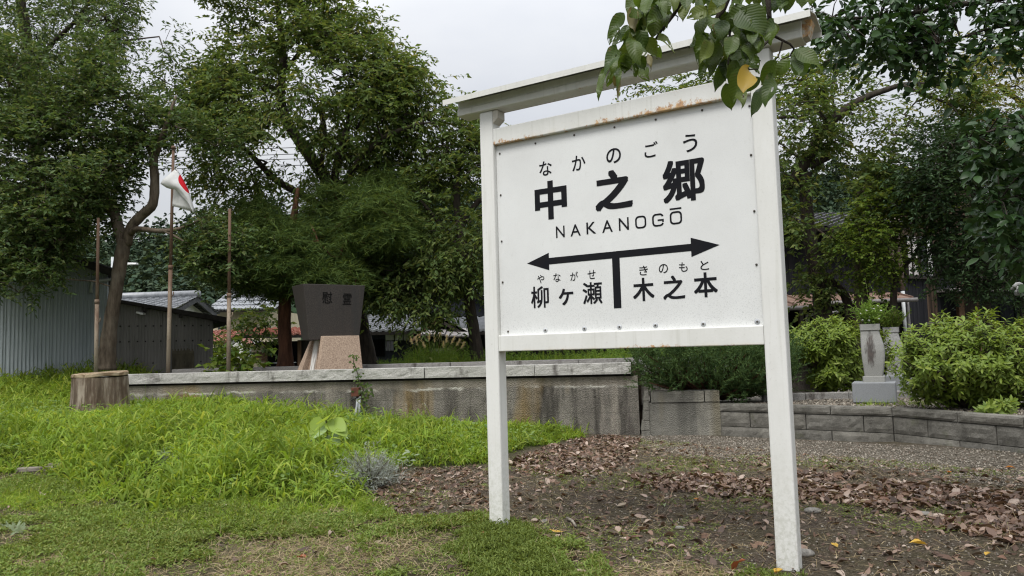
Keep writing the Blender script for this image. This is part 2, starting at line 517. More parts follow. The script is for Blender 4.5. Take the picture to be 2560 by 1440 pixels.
M['mortar'] = plain('dark_mortar', (.03, .029, .027), (.07, .067, .06), 40, .95, .004)
def stump_mat():
    t = NT('weathered_stump_wood')
    g = t.noise(11, 6, .7, stretch=(1, 1, .10)); b = t.noise(2.2, 4, .6)
    c = t.ramp(g, [(.30, (.06, .042, .028)), (.50, (.17, .13, .095)), (.64, (.42, .36, .285))])
    c = t.mix(t.math('MULTIPLY', t.step(b, .48, .66), .6), c, (.10, .062, .040))
    c = t.mix(t.math('MULTIPLY', t.step(t.noise(5, 5, .65, stretch=(1, 1, .35)), .58, .7), .5), c, (.42, .38, .31))
    return t.done(t.bsdf(c, .9, t.noise(26, 6, .75, stretch=(1, 1, .08)), .06, .15))
M['stump'] = stump_mat()
def stumptop_mat():
    t = NT('sawn_stump_top')
    w = t.n('ShaderNodeTexWave'); w.wave_type = 'RINGS'; w.rings_direction = 'Z'
    w.inputs['Scale'].default_value = 9; w.inputs['Distortion'].default_value = 3.5; w.inputs['Detail'].default_value = 3
    t.l(t.n('ShaderNodeTexCoord').outputs['Object'], w.inputs['Vector'])
    c = t.ramp(w.outputs['Fac'], [(.1, (.17, .12, .075)), (.9, (.33, .265, .18))])
    c = t.mix(t.math('MULTIPLY', t.step(t.noise(6, 5), .5, .7), .55), c, (.10, .07, .045))
    return t.done(t.bsdf(c, .9, t.noise(40, 5, .7), .008, .15))
M['stumptop'] = stumptop_mat()
def pole_mat():
    t = NT('rusty_flagpole_paint')
    sx = t.n('ShaderNodeSeparateXYZ'); t.l(t.pos(), sx.inputs[0])
    n = t.noise(3.5, 5, .65, stretch=(2, 2, .5))
    h = t.math('ADD', t.step(sx.outputs['Z'], .9, 3.2), t.math('MULTIPLY', t.math('SUBTRACT', n, .5), 1.6))
    c = t.mix(t.step(h, .2, .75), (.29, .245, .185), (.12, .076, .052))
    c = t.mix(t.math('MULTIPLY', t.step(t.noise(30, 4, .7), .58, .68), .6), c, (.075, .035, .02))
    return t.done(t.bsdf(c, .8, t.noise(60, 4), .002, .2))
M['pole'] = pole_mat()
def flag_mat():
    t = NT('white_cloth_with_red_disc')
    uv = t.n('ShaderNodeUVMap').outputs[0]
    sx = t.n('ShaderNodeSeparateXYZ'); t.l(uv, sx.inputs[0])
    dx = t.math('MULTIPLY', t.math('SUBTRACT', sx.outputs['X'], .5), 1.5); dy = t.math('SUBTRACT', sx.outputs['Y'], .63)
    d = t.math('SQRT', t.math('ADD', t.math('MULTIPLY', dx, dx), t.math('MULTIPLY', dy, dy)))
    c = t.mix(t.step(d, .212, .225), (.55, .02, .03), t.ramp(t.noise(9, 4), [(.35, (.62, .62, .60)), (.65, (.74, .74, .73))]))
    sh = t.bsdf(c, .85, t.noise(300, 2), .001, .1)
    tr = t.n('ShaderNodeBsdfTranslucent'); t.l(c, tr.inputs['Color'])
    mx = t.n('ShaderNodeMixShader'); mx.inputs[0].default_value = .35; t.l(sh, mx.inputs[1]); t.l(tr.outputs[0], mx.inputs[2])
    return t.done(mx.outputs[0])
M['flag'] = flag_mat()
M['shed_blue'] = plain('faded_blue_grey_sheet', (.235, .27, .285), (.35, .385, .40), 1.2, .55, .002, .35, stretch=(1.5, 1.5, .3), bscale=20)
M['shed_grey'] = plain('dull_grey_sheet', (.145, .14, .128), (.22, .21, .195), 1.6, .65, .002, .3, stretch=(1.5, 1.5, .3), bscale=20)
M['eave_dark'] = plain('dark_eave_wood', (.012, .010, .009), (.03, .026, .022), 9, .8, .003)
M['rust_plate'] = plain('mossy_rusted_plate', (.045, .04, .028), (.12, .105, .07), 7, .9, .006, stretch=(1, 1, .3))
M['tile_grey'] = plain('grey_glazed_roof_tile', (.16, .17, .18), (.28, .29, .31), 5, .38, .003, .5)
M['tile_dark'] = plain('dark_roof_tile', (.045, .048, .05), (.10, .10, .105), 5, .65, .003, .25)
M['tile_red'] = plain('red_roof_tile', (.19, .065, .045), (.36, .17, .13), 6, .6, .003)
M['plaster'] = plain('white_plaster', (.66, .66, .64), (.78, .78, .76), 3, .85, .002)
M['beige'] = plain('beige_house_wall', (.50, .43, .30), (.60, .53, .39), 2, .85, .002)
M['navy_board'] = plain('black_blue_boards', (.010, .012, .017), (.028, .032, .042), 5, .75, .004, stretch=(3, 3, .15))
M['burnt_board'] = plain('charred_cedar_boards', (.007, .008, .011), (.024, .024, .028), 6, .8, .004, .2, stretch=(3, 3, .12))
M['brown_board'] = plain('weathered_brown_boards', (.025, .018, .013), (.10, .068, .045), 6, .85, .004, .2, stretch=(3, 3, .12))
M['timber'] = plain('dark_timber', (.015, .012, .010), (.04, .032, .026), 9, .8, .003, stretch=(1, 1, .2))
M['barge'] = plain('brown_barge_board', (.10, .055, .03), (.17, .10, .06), 8, .75, .003)
M['copper'] = plain('brown_metal_roof_sheet', (.17, .105, .08), (.29, .20, .16), 3, .5, .002, .4)
M['gutter'] = plain('grey_gutter', (.16, .15, .15), (.26, .24, .23), 9, .5, .001)
M['pipe_pink'] = plain('faded_brown_downpipe', (.25, .18, .16), (.36, .28, .25), 6, .55, .001)
M['glass'] = plain('dark_window_glass', (.02, .024, .028), (.05, .055, .06), 2, .08, .0005, .6)
M['blind'] = plain('pale_blind', (.45, .42, .40), (.60, .57, .55), 5, .7, .001)
M['near_black'] = plain('painted_interior_dark', (.006, .006, .006), (.014, .013, .012), 2, .95, .002, .05)  # near-black colour standing in for unlit interiors
M['wire'] = plain('black_cable', (.012, .012, .013), (.02, .02, .022), 5, .6, .0005)
M['wood_grey'] = plain('weathered_grey_wood', (.10, .085, .07), (.27, .24, .20), 12, .9, .006, stretch=(.3, 2, 2))
M['lantern'] = granite_mat('grey_lantern_granite', (.20, .20, .195), (.36, .36, .35), .4)
M['lamp_white'] = plain('white_lamp_shell', (.7, .7, .7), (.8, .8, .8), 4, .5, .001)
M['stone'] = plain('river_pebble', (.10, .095, .085), (.24, .225, .20), 40, .8, .003)
M['concrete_pink'] = concrete_mat('pinkish_weathered_concrete', (.15, .125, .11), (.25, .215, .19), streak=.3, white=.1, pebble=.2)

# ground: soil, with moss, dry thatch and grey gravel where the ground is covered so
def ground_mat():
    t = NT('ground_soil')
    def attr(n):
        a = t.n('ShaderNodeAttribute'); a.attribute_name = n; return a.outputs['Fac']
    n1 = t.noise(2.1, 6, .65); n2 = t.noise(38, 6, .75); n3 = t.noise(130, 3, .8)
    soil = t.ramp(n2, [(.32, (.042, .031, .022)), (.50, (.10, .078, .056)), (.66, (.23, .19, .15))])
    soil = t.mix(t.step(n1, .42, .68), soil, t.ramp(n2, [(.3, (.05, .044, .024)), (.7, (.13, .115, .062))]))
    moss = t.ramp(n2, [(.32, (.045, .042, .020)), (.52, (.11, .105, .05)), (.68, (.21, .19, .11))])
    c = t.mix(t.math('MULTIPLY', attr('moss'), t.step(t.noise(6, 5, .7), .34, .52)), soil, moss)
    thatch = t.ramp(n3, [(.35, (.11, .085, .05)), (.65, (.33, .27, .18))])
    c = t.mix(t.math('MULTIPLY', attr('thatch'), t.step(t.noise(16, 5, .7), .36, .56)), c, thatch)
    grv = t.ramp(n3, [(.32, (.065, .055, .042)), (.5, (.16, .14, .11)), (.68, (.31, .28, .235))])
    c = t.mix(t.math('MULTIPLY', attr('gravel'), t.step(t.noise(8, 5, .7), .30, .52)), c, grv)
    c = t.mix(t.math('MULTIPLY', t.step(n3, .58, .66), .5), c, (.34, .30, .25))
    c = t.mix(t.math('MULTIPLY', t.step(n3, .42, .34), .6), c, (.022, .016, .012))
    c = t.mix(attr('grass'), c, t.ramp(n2, [(.3, (.02, .026, .008)), (.7, (.06, .075, .02))]))
    return t.done(t.bsdf(c, .95, t.math('ADD', t.math('MULTIPLY', n2, 1.0), t.math('MULTIPLY', n3, .7)), .035, .1))
M['ground'] = ground_mat()
M['soil'] = plain('planter_soil', (.045, .034, .024), (.12, .095, .07), 16, .95, .015)
M['bedgravel'] = plain('bed_gravel', (.10, .09, .075), (.26, .24, .21), 60, .95, .01)

# ================================================================== GROUND
def gpoly(px):
    return [tuple(gp(x, y)[:2]) for x, y in px]
GRASS = gpoly([(-500, 1165), (0, 1185), (120, 1180), (200, 1225), (300, 1262), (370, 1300), (470, 1285), (520, 1268), (640, 1262), (800, 1268), (890, 1255),
               (935, 1205), (1000, 1165), (1110, 1168), (1210, 1160), (1290, 1128), (1370, 1112), (1450, 1092), (1440, 1078), (1330, 1062)]) + [(-.1, 11.25), (-6.6, 12.4), (-7.5, 16.5), (-20, 16.5), (-20, 6)]
MOSS = gpoly([(-400, 1160), (0, 1185), (200, 1215), (380, 1290), (640, 1255), (880, 1240), (1000, 1300), (1200, 1290), (1330, 1310), (1420, 1350), (1500, 1400), (1560, 1490), (900, 1560), (-300, 1600), (-600, 1400)])
THATCH = [gpoly(p) for p in ([(-80, 1395), (160, 1385), (300, 1400), (420, 1470), (-80, 1500)], [(700, 1330), (860, 1305), (1010, 1320), (1080, 1380), (900, 1460), (640, 1460), (620, 1390)], [(560, 1400), (640, 1385), (700, 1470), (500, 1480)],
                             [(1480, 1425), (1700, 1415), (1900, 1440), (1900, 1500), (1480, 1500)])]
GRAVEL = gpoly([(1560, 1092), (1700, 1088), (1850, 1094), (2080, 1104), (2235, 1112), (2400, 1122), (2640, 1132), (2700, 1240), (2500, 1215), (2300, 1180), (2100, 1165), (1900, 1160), (1760, 1150), (1640, 1125)])
def axis(a, b, st, lo, hi, k=1.22):
    core = list(np.arange(a, b + 1e-6, st))
    s = st; x = b; r = []
    while x < hi: s *= k; x += s; r.append(x)
    s = st; x = a; l = []
    while x > lo: s *= k; x -= s; l.append(x)
    return np.array(l[::-1] + core + r)
gx = axis(-6.5, 6.0, .085, -500, 500); gy = axis(2.2, 12.5, .085, -60, 700)
XX, YY = np.meshgrid(gx, gy)
P2 = np.stack([XX.ravel(), YY.ravel()], 1)
ZZ = ter(P2[:, 0], P2[:, 1])
def soft(poly, w, jit=.25, seed=1):
    q = P2 + (np.stack([fbm(P2[:, 0] * 1.3, P2[:, 1] * 1.3, 4, seed), fbm(P2[:, 0] * 1.3 + 9, P2[:, 1] * 1.3, 4, seed + 3)], 1) - .47) * jit * 4
    near = (np.abs(P2[:, 0]) < 25) & (P2[:, 1] < 25)
    r = np.zeros(len(P2))
    d = edist(q[near], poly); i = inpoly(q[near], poly)
    r[near] = np.clip(.5 + np.where(i, d, -d) / w, 0, 1)
    return r
nx, ny = len(gx), len(gy)
idx = np.arange(nx * ny).reshape(ny, nx)
Fq = np.stack([idx[:-1, :-1].ravel(), idx[:-1, 1:].ravel(), idx[1:, 1:].ravel(), idx[1:, :-1].ravel()], 1)
thatch = np.zeros(len(P2))
for i, tp in enumerate(THATCH): thatch = np.maximum(thatch, soft(tp, .35, .3, 20 + i))
far_green = ((P2[:, 1] > 13) | (P2[:, 1] < 1.5) | (np.abs(P2[:, 0]) > 9)).astype(float)
g = np_obj('ground', np.stack([P2[:, 0], P2[:, 1], ZZ], 1), Fq, 4, M['ground'], smooth=True,
           attr={'moss': soft(MOSS, .5, .3, 2), 'thatch': thatch, 'gravel': soft(GRAVEL, .5, .3, 4), 'grass': np.maximum(soft(GRASS, .3, .1, 6), far_green)})
prop(g, 'brown soil yard with mossy and grassy patches under the sign', kind='structure')

# raised gravel bed behind the block wall
bed = MB()
BW = [(2.95, 10.86), (4.73, 9.46), (5.35, 7.95), (6.4, 5.4)]
poly = [(x, y) for x, y in BW] + [(16, 5.4), (16, 15.2), (1.2, 15.2), (1.9, 11.25)]
bm = bmesh.new()
vs = [bm.verts.new((x, y, .415)) for x, y in poly]
bm.faces.new(vs[::-1] if False else vs)
bmesh.ops.triangulate(bm, faces=bm.faces[:])
bmesh.ops.subdivide_edges(bm, edges=bm.edges[:], cuts=6, use_grid_fill=True)
for v in bm.verts: v.co.z += .03 * (fbm(v.co.x * 1.5, v.co.y * 1.5, 3, 3) - .4)
me = bpy.data.meshes.new('gravel_bed'); bm.normal_update(); bm.to_mesh(me); bm.free()
o = link('gravel_bed', me, None, M['bedgravel']); prop(o, 'raised gravel bed behind the low block wall', kind='structure')

# ================================================================== OLD PLATFORM (concrete wall, granite coping)
PA, PB = Vector((-6.9, 12.5, 0)), Vector((1.83, 11.0, 0))
pd = (PB - PA).normalized(); pn = Vector((pd.y, -pd.x, 0))         # pn points at the camera
LEN = (PB - PA).length
plat = thing('platform', 'old station platform with stained concrete side and granite coping', 'platform', (-2.4, 11.9, 0))
def rough_face(mb, A, d, n, L, z0, z1, amp, seed, depth, stepx=.12, nz=5, top=True):
    """a block with an uneven front face; A is its front bottom left corner, d along, n outward"""
    k = max(2, int(L / stepx)); rows = nz + 1
    vs = []
    for j in range(rows):
        for i in range(k + 1):
            u = L * i / k; z = z0 + (z1 - z0) * j / nz
            e = 1.0
            if i in (0, k): e = .3
            if j in (0, nz): e *= .5
            w = (fbm(u * 7 + seed * 3.1, z * 11, 3, seed) - .45) * amp * 2 * e
            zz = z + (.3 * (fbm(u * 3 + seed, j, 2, seed + 1) - .4) * amp if j == nz else 0)
            vs.append(A + d * u + n * w + Vector((0, 0, zz)))
    fs = [(j * (k + 1) + i, j * (k + 1) + i + 1, (j + 1) * (k + 1) + i + 1, (j + 1) * (k + 1) + i) for j in range(nz) for i in range(k)]
    b = len(vs)
    back = []
    for i in range(k + 1):
        vs.append(A + d * (L * i / k) - n * depth + Vector((0, 0, z1 + (vs[nz * (k + 1) + i].z - z1) * .3)))
    for i in range(k):
        fs.append((nz * (k + 1) + i, nz * (k + 1) + i + 1, b + i + 1, b + i))
    c = len(vs)
    vs += [A - n * depth + Vector((0, 0, z0)), A + d * L - n * depth + Vector((0, 0, z0))]
    fs.append(tuple([c] + [j * (k + 1) for j in range(rows)] + [b]))
    fs.append(tuple([c + 1, b + k] + [j * (k + 1) + k for j in range(rows - 1, -1, -1)]))
    fs.append(tuple([c] + [c + 1] + [i for i in range(k, -1, -1)]))
    mb.add(vs, fs, False)
m = MB(); rough_face(m, PA + pd * .02 - pn * .05, pd, pn, LEN - .06, -.4, .855, .010, 3, 1.6, .1, 14)
m.build('side_wall', M['platform'], plat)
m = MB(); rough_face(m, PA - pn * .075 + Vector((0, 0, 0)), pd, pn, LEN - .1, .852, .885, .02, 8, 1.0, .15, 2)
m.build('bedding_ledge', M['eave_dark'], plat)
u = 0; ks = [3.06, 2.55, 1.7, 1.42]; i = 0
for L in ks:
    L = min(L, LEN - u)
    m = MB(); rough_face(m, PA + pd * (u + .006) + pn * .02 * (i % 2), pd, pn, L - .012, .892, 1.05, .016, 11 + i * 5, .42, .055, 5)
    m.build('coping_stone', M['coping'], plat); u += L; i += 1
m = MB(); m.box(PA + pd * (LEN / 2) - pn * 1.25 + Vector((0, 0, .55)), (LEN, 1.7, .86), Matrix.Rotation(math.atan2(pd.y, pd.x), 3, 'Z'))
m.build('earth_fill', M['soil'], plat)
RA = PA - pn * 2.0
u = 0; i = 0
for L in (2.9, 2.6, 2.3, 2.6):
    m = MB(); rough_face(m, RA + pd * (u + .006), pd, pn, L - .012, .80, 1.085, .010, 40 + i * 5, .36, .1, 4)
    m.build('rear_coping_stone', M['coping_rear'], plat); u += L; i += 1
m = MB(); m.box(RA + pd * 4.8 - pn * .2 + Vector((0, 0, .3)), (10.3, .3, 1.0), Matrix.Rotation(math.atan2(pd.y, pd.x), 3, 'Z'))
m.build('rear_wall', M['platform'], plat)

# broken end of the platform: pale concrete piece with two granite blocks on top
endw = thing('concrete_end_wall', 'pale broken concrete end wall with two rough stones on top, left of the block wall', 'wall', (2.3, 10.8, 0))
EA = Vector((1.80, 10.90, 0)); EB = Vector((2.90, 10.76, 0)); ed = (EB - EA).normalized(); en = Vector((ed.y, -ed.x, 0)); EL = (EB - EA).length
m = MB(); rough_face(m, EA + ed * .12, ed, en, EL - .12, -.2, .47, .008, 61, .35, .08, 6); m.build('concrete_panel', M['endwall'], endw)
m = MB()
for k in range(6):
    z0 = -.2 + k * .14; z1 = z0 + .14; w0 = .15 - .016 * k; w1 = .15 - .016 * (k + 1)
    j = .012 * math.sin(k * 2.3)
    m.hexa([EA + ed * (.12 - w0 + j) + en * .02 + Vector((0, 0, z0)), EA + ed * .118 + en * .02 + Vector((0, 0, z0)), EA + ed * .118 - en * .3 + Vector((0, 0, z0)), EA + ed * (.12 - w0 + j) - en * .3 + Vector((0, 0, z0)),
            EA + ed * (.12 - w1) + en * .015 + Vector((0, 0, z1)), EA + ed * .118 + en * .02 + Vector((0, 0, z1)), EA + ed * .118 - en * .3 + Vector((0, 0, z1)), EA + ed * (.12 - w1) - en * .3 + Vector((0, 0, z1))])
m.build('broken_corner_post', M['endwall'], endw, bevel=.012)
for (u0, L, sd) in ((.15, .74, 71), (.905, .2, 77)):
    m = MB(); rough_face(m, EA + ed * u0 + en * .015, ed, en, L, .478, .63, .012, sd, .34, .06, 4); m.build('top_stone', M['endwall'], endw)

# ================================================================== LOW BLOCK WALL
bwall = thing('block_wall', 'low dark wall of split-face concrete blocks round the gravel bed', 'wall', (4.67, 9.42, 0))
segs = [(Vector((2.9, 10.78, 0)), Vector((4.67, 9.42, 0)), [.43, .75, .71, .34], [.75, .75, .73], [1.5, .73]),
        (Vector((4.67, 9.42, 0)), Vector((5.28, 7.91, 0)), [.48, .84, .31], [.88, .75], [.88, .75]),
        (Vector((5.28, 7.91, 0)), Vector((6.3, 5.3, 0)), [.75, .8, .8, .45], [.4, .8, .8, .8], [.8, .8, .8, .4])]
def block_mesh(L, h, d, seed, amp=.009):
    k = max(3, int(L / .06)); nz = 4
    vs = []; fs = []
    for j in range(nz + 1):
        for i in range(k + 1):
            e = 0 if i in (0, k) or j in (0, nz) else 1
            y = -.012 * e - e * (fbm(i * .9 + seed * 7, j * .9, 3, seed) - .45) * amp * 2.4
            vs.append((L * i / k, y, h * j / nz))
    fs = [(j * (k + 1) + i, j * (k + 1) + i + 1, (j + 1) * (k + 1) + i + 1, (j + 1) * (k + 1) + i) for j in range(nz) for i in range(k)]
    b = len(vs)
    vs += [(0, d, 0), (L, d, 0), (L, d, h), (0, d, h)]
    top = [nz * (k + 1) + i for i in range(k + 1)]
    fs += [tuple(top + [b + 2, b + 3]), tuple([0, b] + [b + 3] + [j * (k + 1) for j in range(nz, 0, -1)]), tuple([b + 1, k] + [j * (k + 1) + k for j in range(1, nz + 1)] + [b + 2]), (b + 1, b, b + 3, b + 2)]
    q = MB().add(vs, fs); return q.mesh('block')
bcache = {}
sd = 0
for (A, B, c1, c2, cc) in segs:
    d = (B - A).normalized(); nrm = Vector((d.y, -d.x, 0)); ang = math.atan2(d.y, d.x)
    for row, (ls, z0, h, nm) in enumerate(((c2, -.07, .195, 'block'), (c1, .133, .20, 'block'), (cc, .341, .104, 'coping_block'))):
        u = 0
        for L in ls:
            sd += 1
            key = (round(L, 2), h, nm, sd % 3)
            if key not in bcache: bcache[key] = block_mesh(L - .012, h, .17, sd, .006 if nm != 'block' else .011)
            pos = A + d * (u + .006) + Vector((0, 0, z0))
            if nm == 'coping_block': pos = pos + nrm * .012
            link(nm, bcache[key], bwall, M['block'], Matrix.Translation(pos) @ Matrix.Rotation(ang, 4, 'Z'))
            u += L
    mm = MB(); mm.box((A + B) / 2 - nrm * .085 + Vector((0, 0, .16)), ((B - A).length + .02, .12, .52), Matrix.Rotation(ang, 3, 'Z'))
    mm.build('mortar_core', M['mortar'], bwall)

# ================================================================== NAME BOARD
SU = Vector((math.cos(R(-32)), math.sin(R(-32)), 0))
sign = thing('station_sign', 'white station name board on two posts with black arrow and lettering under a small roof', 'sign', (-.2072 + SU.x * 1.05, 5.4735 + SU.y * 1.05, 0), R(-32))
SG = ORG[sign.name]
def sp(u, v, back):                                  # sign coordinates: u along, v up, back = distance behind the post fronts
    return SG @ Vector((u - 1.05, back, v))
R32 = Matrix.Rotation(R(-32), 3, 'Z')
def sbox(u0, u1, z0, z1, b0, b1, name, mat, bevel=.006, parent=None):
    q = MB(); q.box(sp((u0 + u1) / 2, (z0 + z1) / 2, (b0 + b1) / 2), (u1 - u0, b1 - b0, z1 - z0), R32)
    return q.build(name, mat, parent or sign, bevel=bevel)
sbox(-.002, .113, -.25, 3.055, 0, .105, 'post', M['paint'], .010)
sbox(1.976, 2.10, -.25, 3.055, 0, .105, 'post', M['paint'], .010)
sbox(.1135, 1.9755, 2.795, 2.915, .003, .10, 'top_rail', M['paint_rail'], .006)
sbox(.1135, 1.9755, 1.283, 1.398, .003, .10, 'bottom_rail', M['paint_low'], .006)
panel = sbox(.1145, 1.9745, 1.3985, 2.7945, .040, .048, 'board', M['board'], 0)
sbox(.1145, 1.9745, 1.3985, 2.7945, .052, .062, 'backing_sheet', M['galv'], 0)
# roof: box beam with a lip, shallow folded sheet over it, rusty brackets at the post heads
q = MB()
prof = [(-.012, 3.055), (.118, 3.055), (.118, 3.165), (-.012, 3.165), (-.012, 3.115), (-.024, 3.105), (-.024, 3.06)]
q.prism([sp(-.185, z, b) for b, z in prof], sp(-.185, 0, 0), sp(2.29, 0, 0)); q.build('roof_beam', M['paint_roof'], sign, bevel=.004)
q = MB()
prof = [(-.125, 3.128), (-.121, 3.128), (-.121, 3.163), (.053, 3.202), (.227, 3.163), (.227, 3.128), (.231, 3.128), (.231, 3.168), (.053, 3.208), (-.125, 3.168)]
q.prism([sp(-.245, z, b) for b, z in prof], sp(-.245, 0, 0), sp(2.36, 0, 0)); q.build('roof_sheet', M['paint_roof'], sign)
for uu in (.114, 1.93):
    q = MB(); q.prism([sp(uu, 2.955, .004), sp(uu + .045, 2.99, .004), sp(uu + .045, 3.052, .004), sp(uu, 3.052, .004)], sp(0, 0, .004), sp(0, 0, .1))
    q.build('corner_bracket', M['paint_bracket'], sign, bevel=.003)
q = MB(); q.prism([sp(2.27, 3.056, .0), sp(2.32, 3.07, .0), sp(2.345, 3.16, .0), sp(2.27, 3.165, .0)], sp(0, 0, 0), sp(0, 0, .1)); q.build('end_bracket', M['paint_bracket'], sign)
# lettering: (character, u0, u1, v0, v1, boldness)
GL = [('中', .431, .688, 2.196, 2.471, .034), ('之', .904, 1.175, 2.206, 2.475, .034), ('郷', 1.386, 1.662, 2.198, 2.473, .024),
      ('な', .476, .577, 2.512, 2.616, .008), ('か', .737, .84, 2.51, 2.615, .008), ('の', .997, 1.104, 2.519, 2.621, .008), ('ご', 1.27, 1.363, 2.517, 2.618, .008), ('う', 1.532, 1.624, 2.51, 2.624, .008),
      ('N', .594, .662, 2.06, 2.141, .004), ('A', .707, .785, 2.059, 2.14, .004), ('K', .83, .901, 2.061, 2.142, .004), ('A', .947, 1.024, 2.059, 2.141, .004), ('N', 1.069, 1.14, 2.06, 2.144, .004),
      ('や', .431, .489, 1.754, 1.813, .004), ('な', .562, .619, 1.754, 1.815, .004), ('が', .693, .753, 1.753, 1.814, .004), ('せ', .826, .886, 1.755, 1.815, .004),
      ('柳', .376, .521, 1.581, 1.733, .013), ('ヶ', .599, .713, 1.589, 1.704, .018), ('瀬', .784, .93, 1.586, 1.734, .011),
      ('き', 1.2, 1.26, 1.752, 1.814, .004), ('の', 1.334, 1.395, 1.755, 1.814, .004), ('も', 1.468, 1.524, 1.754, 1.814, .004), ('と', 1.606, 1.66, 1.755, 1.813, .004),
      ('木', 1.15, 1.297, 1.585, 1.736, .02), ('之', 1.356, 1.501, 1.584, 1.736, .018), ('本', 1.558, 1.708, 1.585, 1.74, .02)]
def glyph(ch, off, extr=0.0):
    cu = bpy.data.curves.new('glyph', 'FONT'); cu.body = ch; cu.size = 1; cu.offset = 0; cu.resolution_u = 5; cu.extrude = extr; cu.fill_mode = 'FRONT' if extr == 0 else 'BOTH'
    ob = bpy.data.objects.new('glyph', cu); COL.objects.link(ob)
    return ob
gobs = [glyph(c[0], c[5]) for c in GL] + [glyph('慰', .022, .2), glyph('霊', .022, .2)]
bpy.context.view_layer.update()
dg = bpy.context.evaluated_depsgraph_get()
gmesh = []
for ob in gobs:
    gmesh.append(bpy.data.meshes.new_from_object(ob.evaluated_get(dg)))
for ob in gobs:
    cu = ob.data; bpy.data.objects.remove(ob); bpy.data.curves.remove(cu)
def verts_np(me):
    a = np.zeros(len(me.vertices) * 3, np.float32); me.vertices.foreach_get('co', a); return a.reshape(-1, 3)
def letter(me, u0, u1, v0, v1, name='letter'):
    a = verts_np(me); lo = a.min(0); hi = a.max(0)
    n = np.zeros_like(a)
    n[:, 0] = u0 + (a[:, 0] - lo[0]) / (hi[0] - lo[0]) * (u1 - u0) - 1.05
    n[:, 2] = v0 + (a[:, 1] - lo[1]) / (hi[1] - lo[1]) * (v1 - v0)
    n[:, 1] = .0386 - a[:, 2] * .06
    me.vertices.foreach_set('co', n.ravel()); me.update(); me.materials.clear()
    o = link(name, me, sign, M['ink'], world=False)
    return o
def bolden(me, off, flat_=True):
    a = verts_np(me); n0 = len(a); V = [a]; polys = [tuple(p.vertices) for p in me.polygons]; F = list(polys)
    for k in range(8):
        b = a.copy(); b[:, 0] += off * (1, 1, 0, -1, -1, -1, 0, 1)[k]; b[:, 1] += off * (0, 1, 1, 1, 0, -1, -1, -1)[k]
        if flat_: b[:, 2] += .0012 * (k + 1)
        V.append(b); F += [tuple(i + n0 * (k + 1) for i in p) for p in polys]
    m2 = bpy.data.meshes.new('letter'); m2.from_pydata(np.concatenate(V).tolist(), [], F); m2.update(); return m2
gmesh = [bolden(me, c[5]) for c, me in zip(GL, gmesh)] + [bolden(me, .006, False) for me in gmesh[-2:]]
for c, me in zip(GL, gmesh): letter(me, *c[1:5])
def flat(name, polys, mat=None, back=.0385):
    q = MB()
    for pl in polys:
        q.add([sp(u, v, back) for u, v in pl], [tuple(range(len(pl)))])
    return q.build(name, mat or M['ink'], sign)
def squarish(u0, u1, v0, v1, w, gap=None):
    """wide rounded-square letter outline made of quads"""
    def ring(a0, a1, b0, b1, r):
        pts = []
        for cx, cy, s in ((a1 - r, b1 - r, 0), (a0 + r, b1 - r, 90), (a0 + r, b0 + r, 180), (a1 - r, b0 + r, 270)):
            for k in range(6): pts.append((cx + r * math.cos(R(s + k * 18)), cy + r * math.sin(R(s + k * 18))))
        return pts
    o_ = ring(u0, u1, v0, v1, .026); i_ = ring(u0 + w, u1 - w, v0 + w, v1 - w, .016)
    n = len(o_); out = []
    for k in range(n):
        j = (k + 1) % n
        if gap and gap(o_[k], o_[j]): continue
        out.append([o_[k], o_[j], i_[j], i_[k]])
    return out
flat('letter', squarish(1.185, 1.262, 2.059, 2.143, .0115))
gu0, gu1, gv0, gv1 = 1.303, 1.382, 2.059, 2.143
gg = squarish(gu0, gu1, gv0, gv1, .0115, gap=lambda a, b: abs(a[0] - gu1) < .002 and abs(b[0] - gu1) < .002)
gg += [[(gu1 - .0115, gv0 + .026), (gu1, gv0 + .026), (gu1, gv0 + .046), (gu1 - .0115, gv0 + .046)], [(gu1 - .042, gv0 + .035), (gu1 - .0118, gv0 + .035), (gu1 - .0118, gv0 + .046), (gu1 - .042, gv0 + .046)]]
flat('letter', gg)
flat('letter', squarish(1.422, 1.503, 2.06, 2.144, .0115))
flat('macron', [[(1.424, 2.155), (1.501, 2.155), (1.501, 2.166), (1.424, 2.166)]])
flat('arrow', [[(.352, 1.902), (.531, 1.84), (.531, 1.8805), (.531, 1.9265), (.531, 1.963)], [(.531, 1.8805), (1.0105, 1.8805), (1.0645, 1.8805), (1.552, 1.8805), (1.552, 1.9265), (.531, 1.9265)],
               [(1.552, 1.843), (1.733, 1.902), (1.552, 1.965), (1.552, 1.9265), (1.552, 1.8805)], [(1.0105, 1.548), (1.0645, 1.548), (1.0645, 1.8805), (1.0105, 1.8805)]])
sq = MB(); 
_bm = bmesh.new(); bmesh.ops.create_uvsphere(_bm, u_segments=10, v_segments=5, radius=.0075); sm_ = bpy.data.meshes.new('screw'); _bm.to_mesh(sm_); _bm.free(); sm_.materials.append(M['screw'])
_wb = MB(); _wb.tube([(0, 0, 0), (0, -.0022, 0)], .0165, 12); wm_ = _wb.mesh('washer'); wm_.materials.append(M['galv'])
for i, (u, v) in enumerate(((.451, 2.757), (.762, 2.762), (1.065, 2.762), (1.357, 2.76), (1.665, 2.762), (1.957, 2.731), (.146, 2.732), (.145, 2.423), (.143, 2.082), (.142, 1.783), (.177, 1.425), (.485, 1.423), (.788, 1.423), (1.045, 1.424), (1.295, 1.425), (1.607, 1.421), (1.935, 1.421), (1.951, 2.429), (1.952, 2.085), (1.948, 1.762))):
    s_ = link('screw', sm_, sign, None, Matrix.Translation((u - 1.05, .038, v)), world=False)
    if i in (11, 12, 13, 14, 15, 16): link('washer', wm_, sign, None, Matrix.Translation((u - 1.05, .0395, v)), world=False)

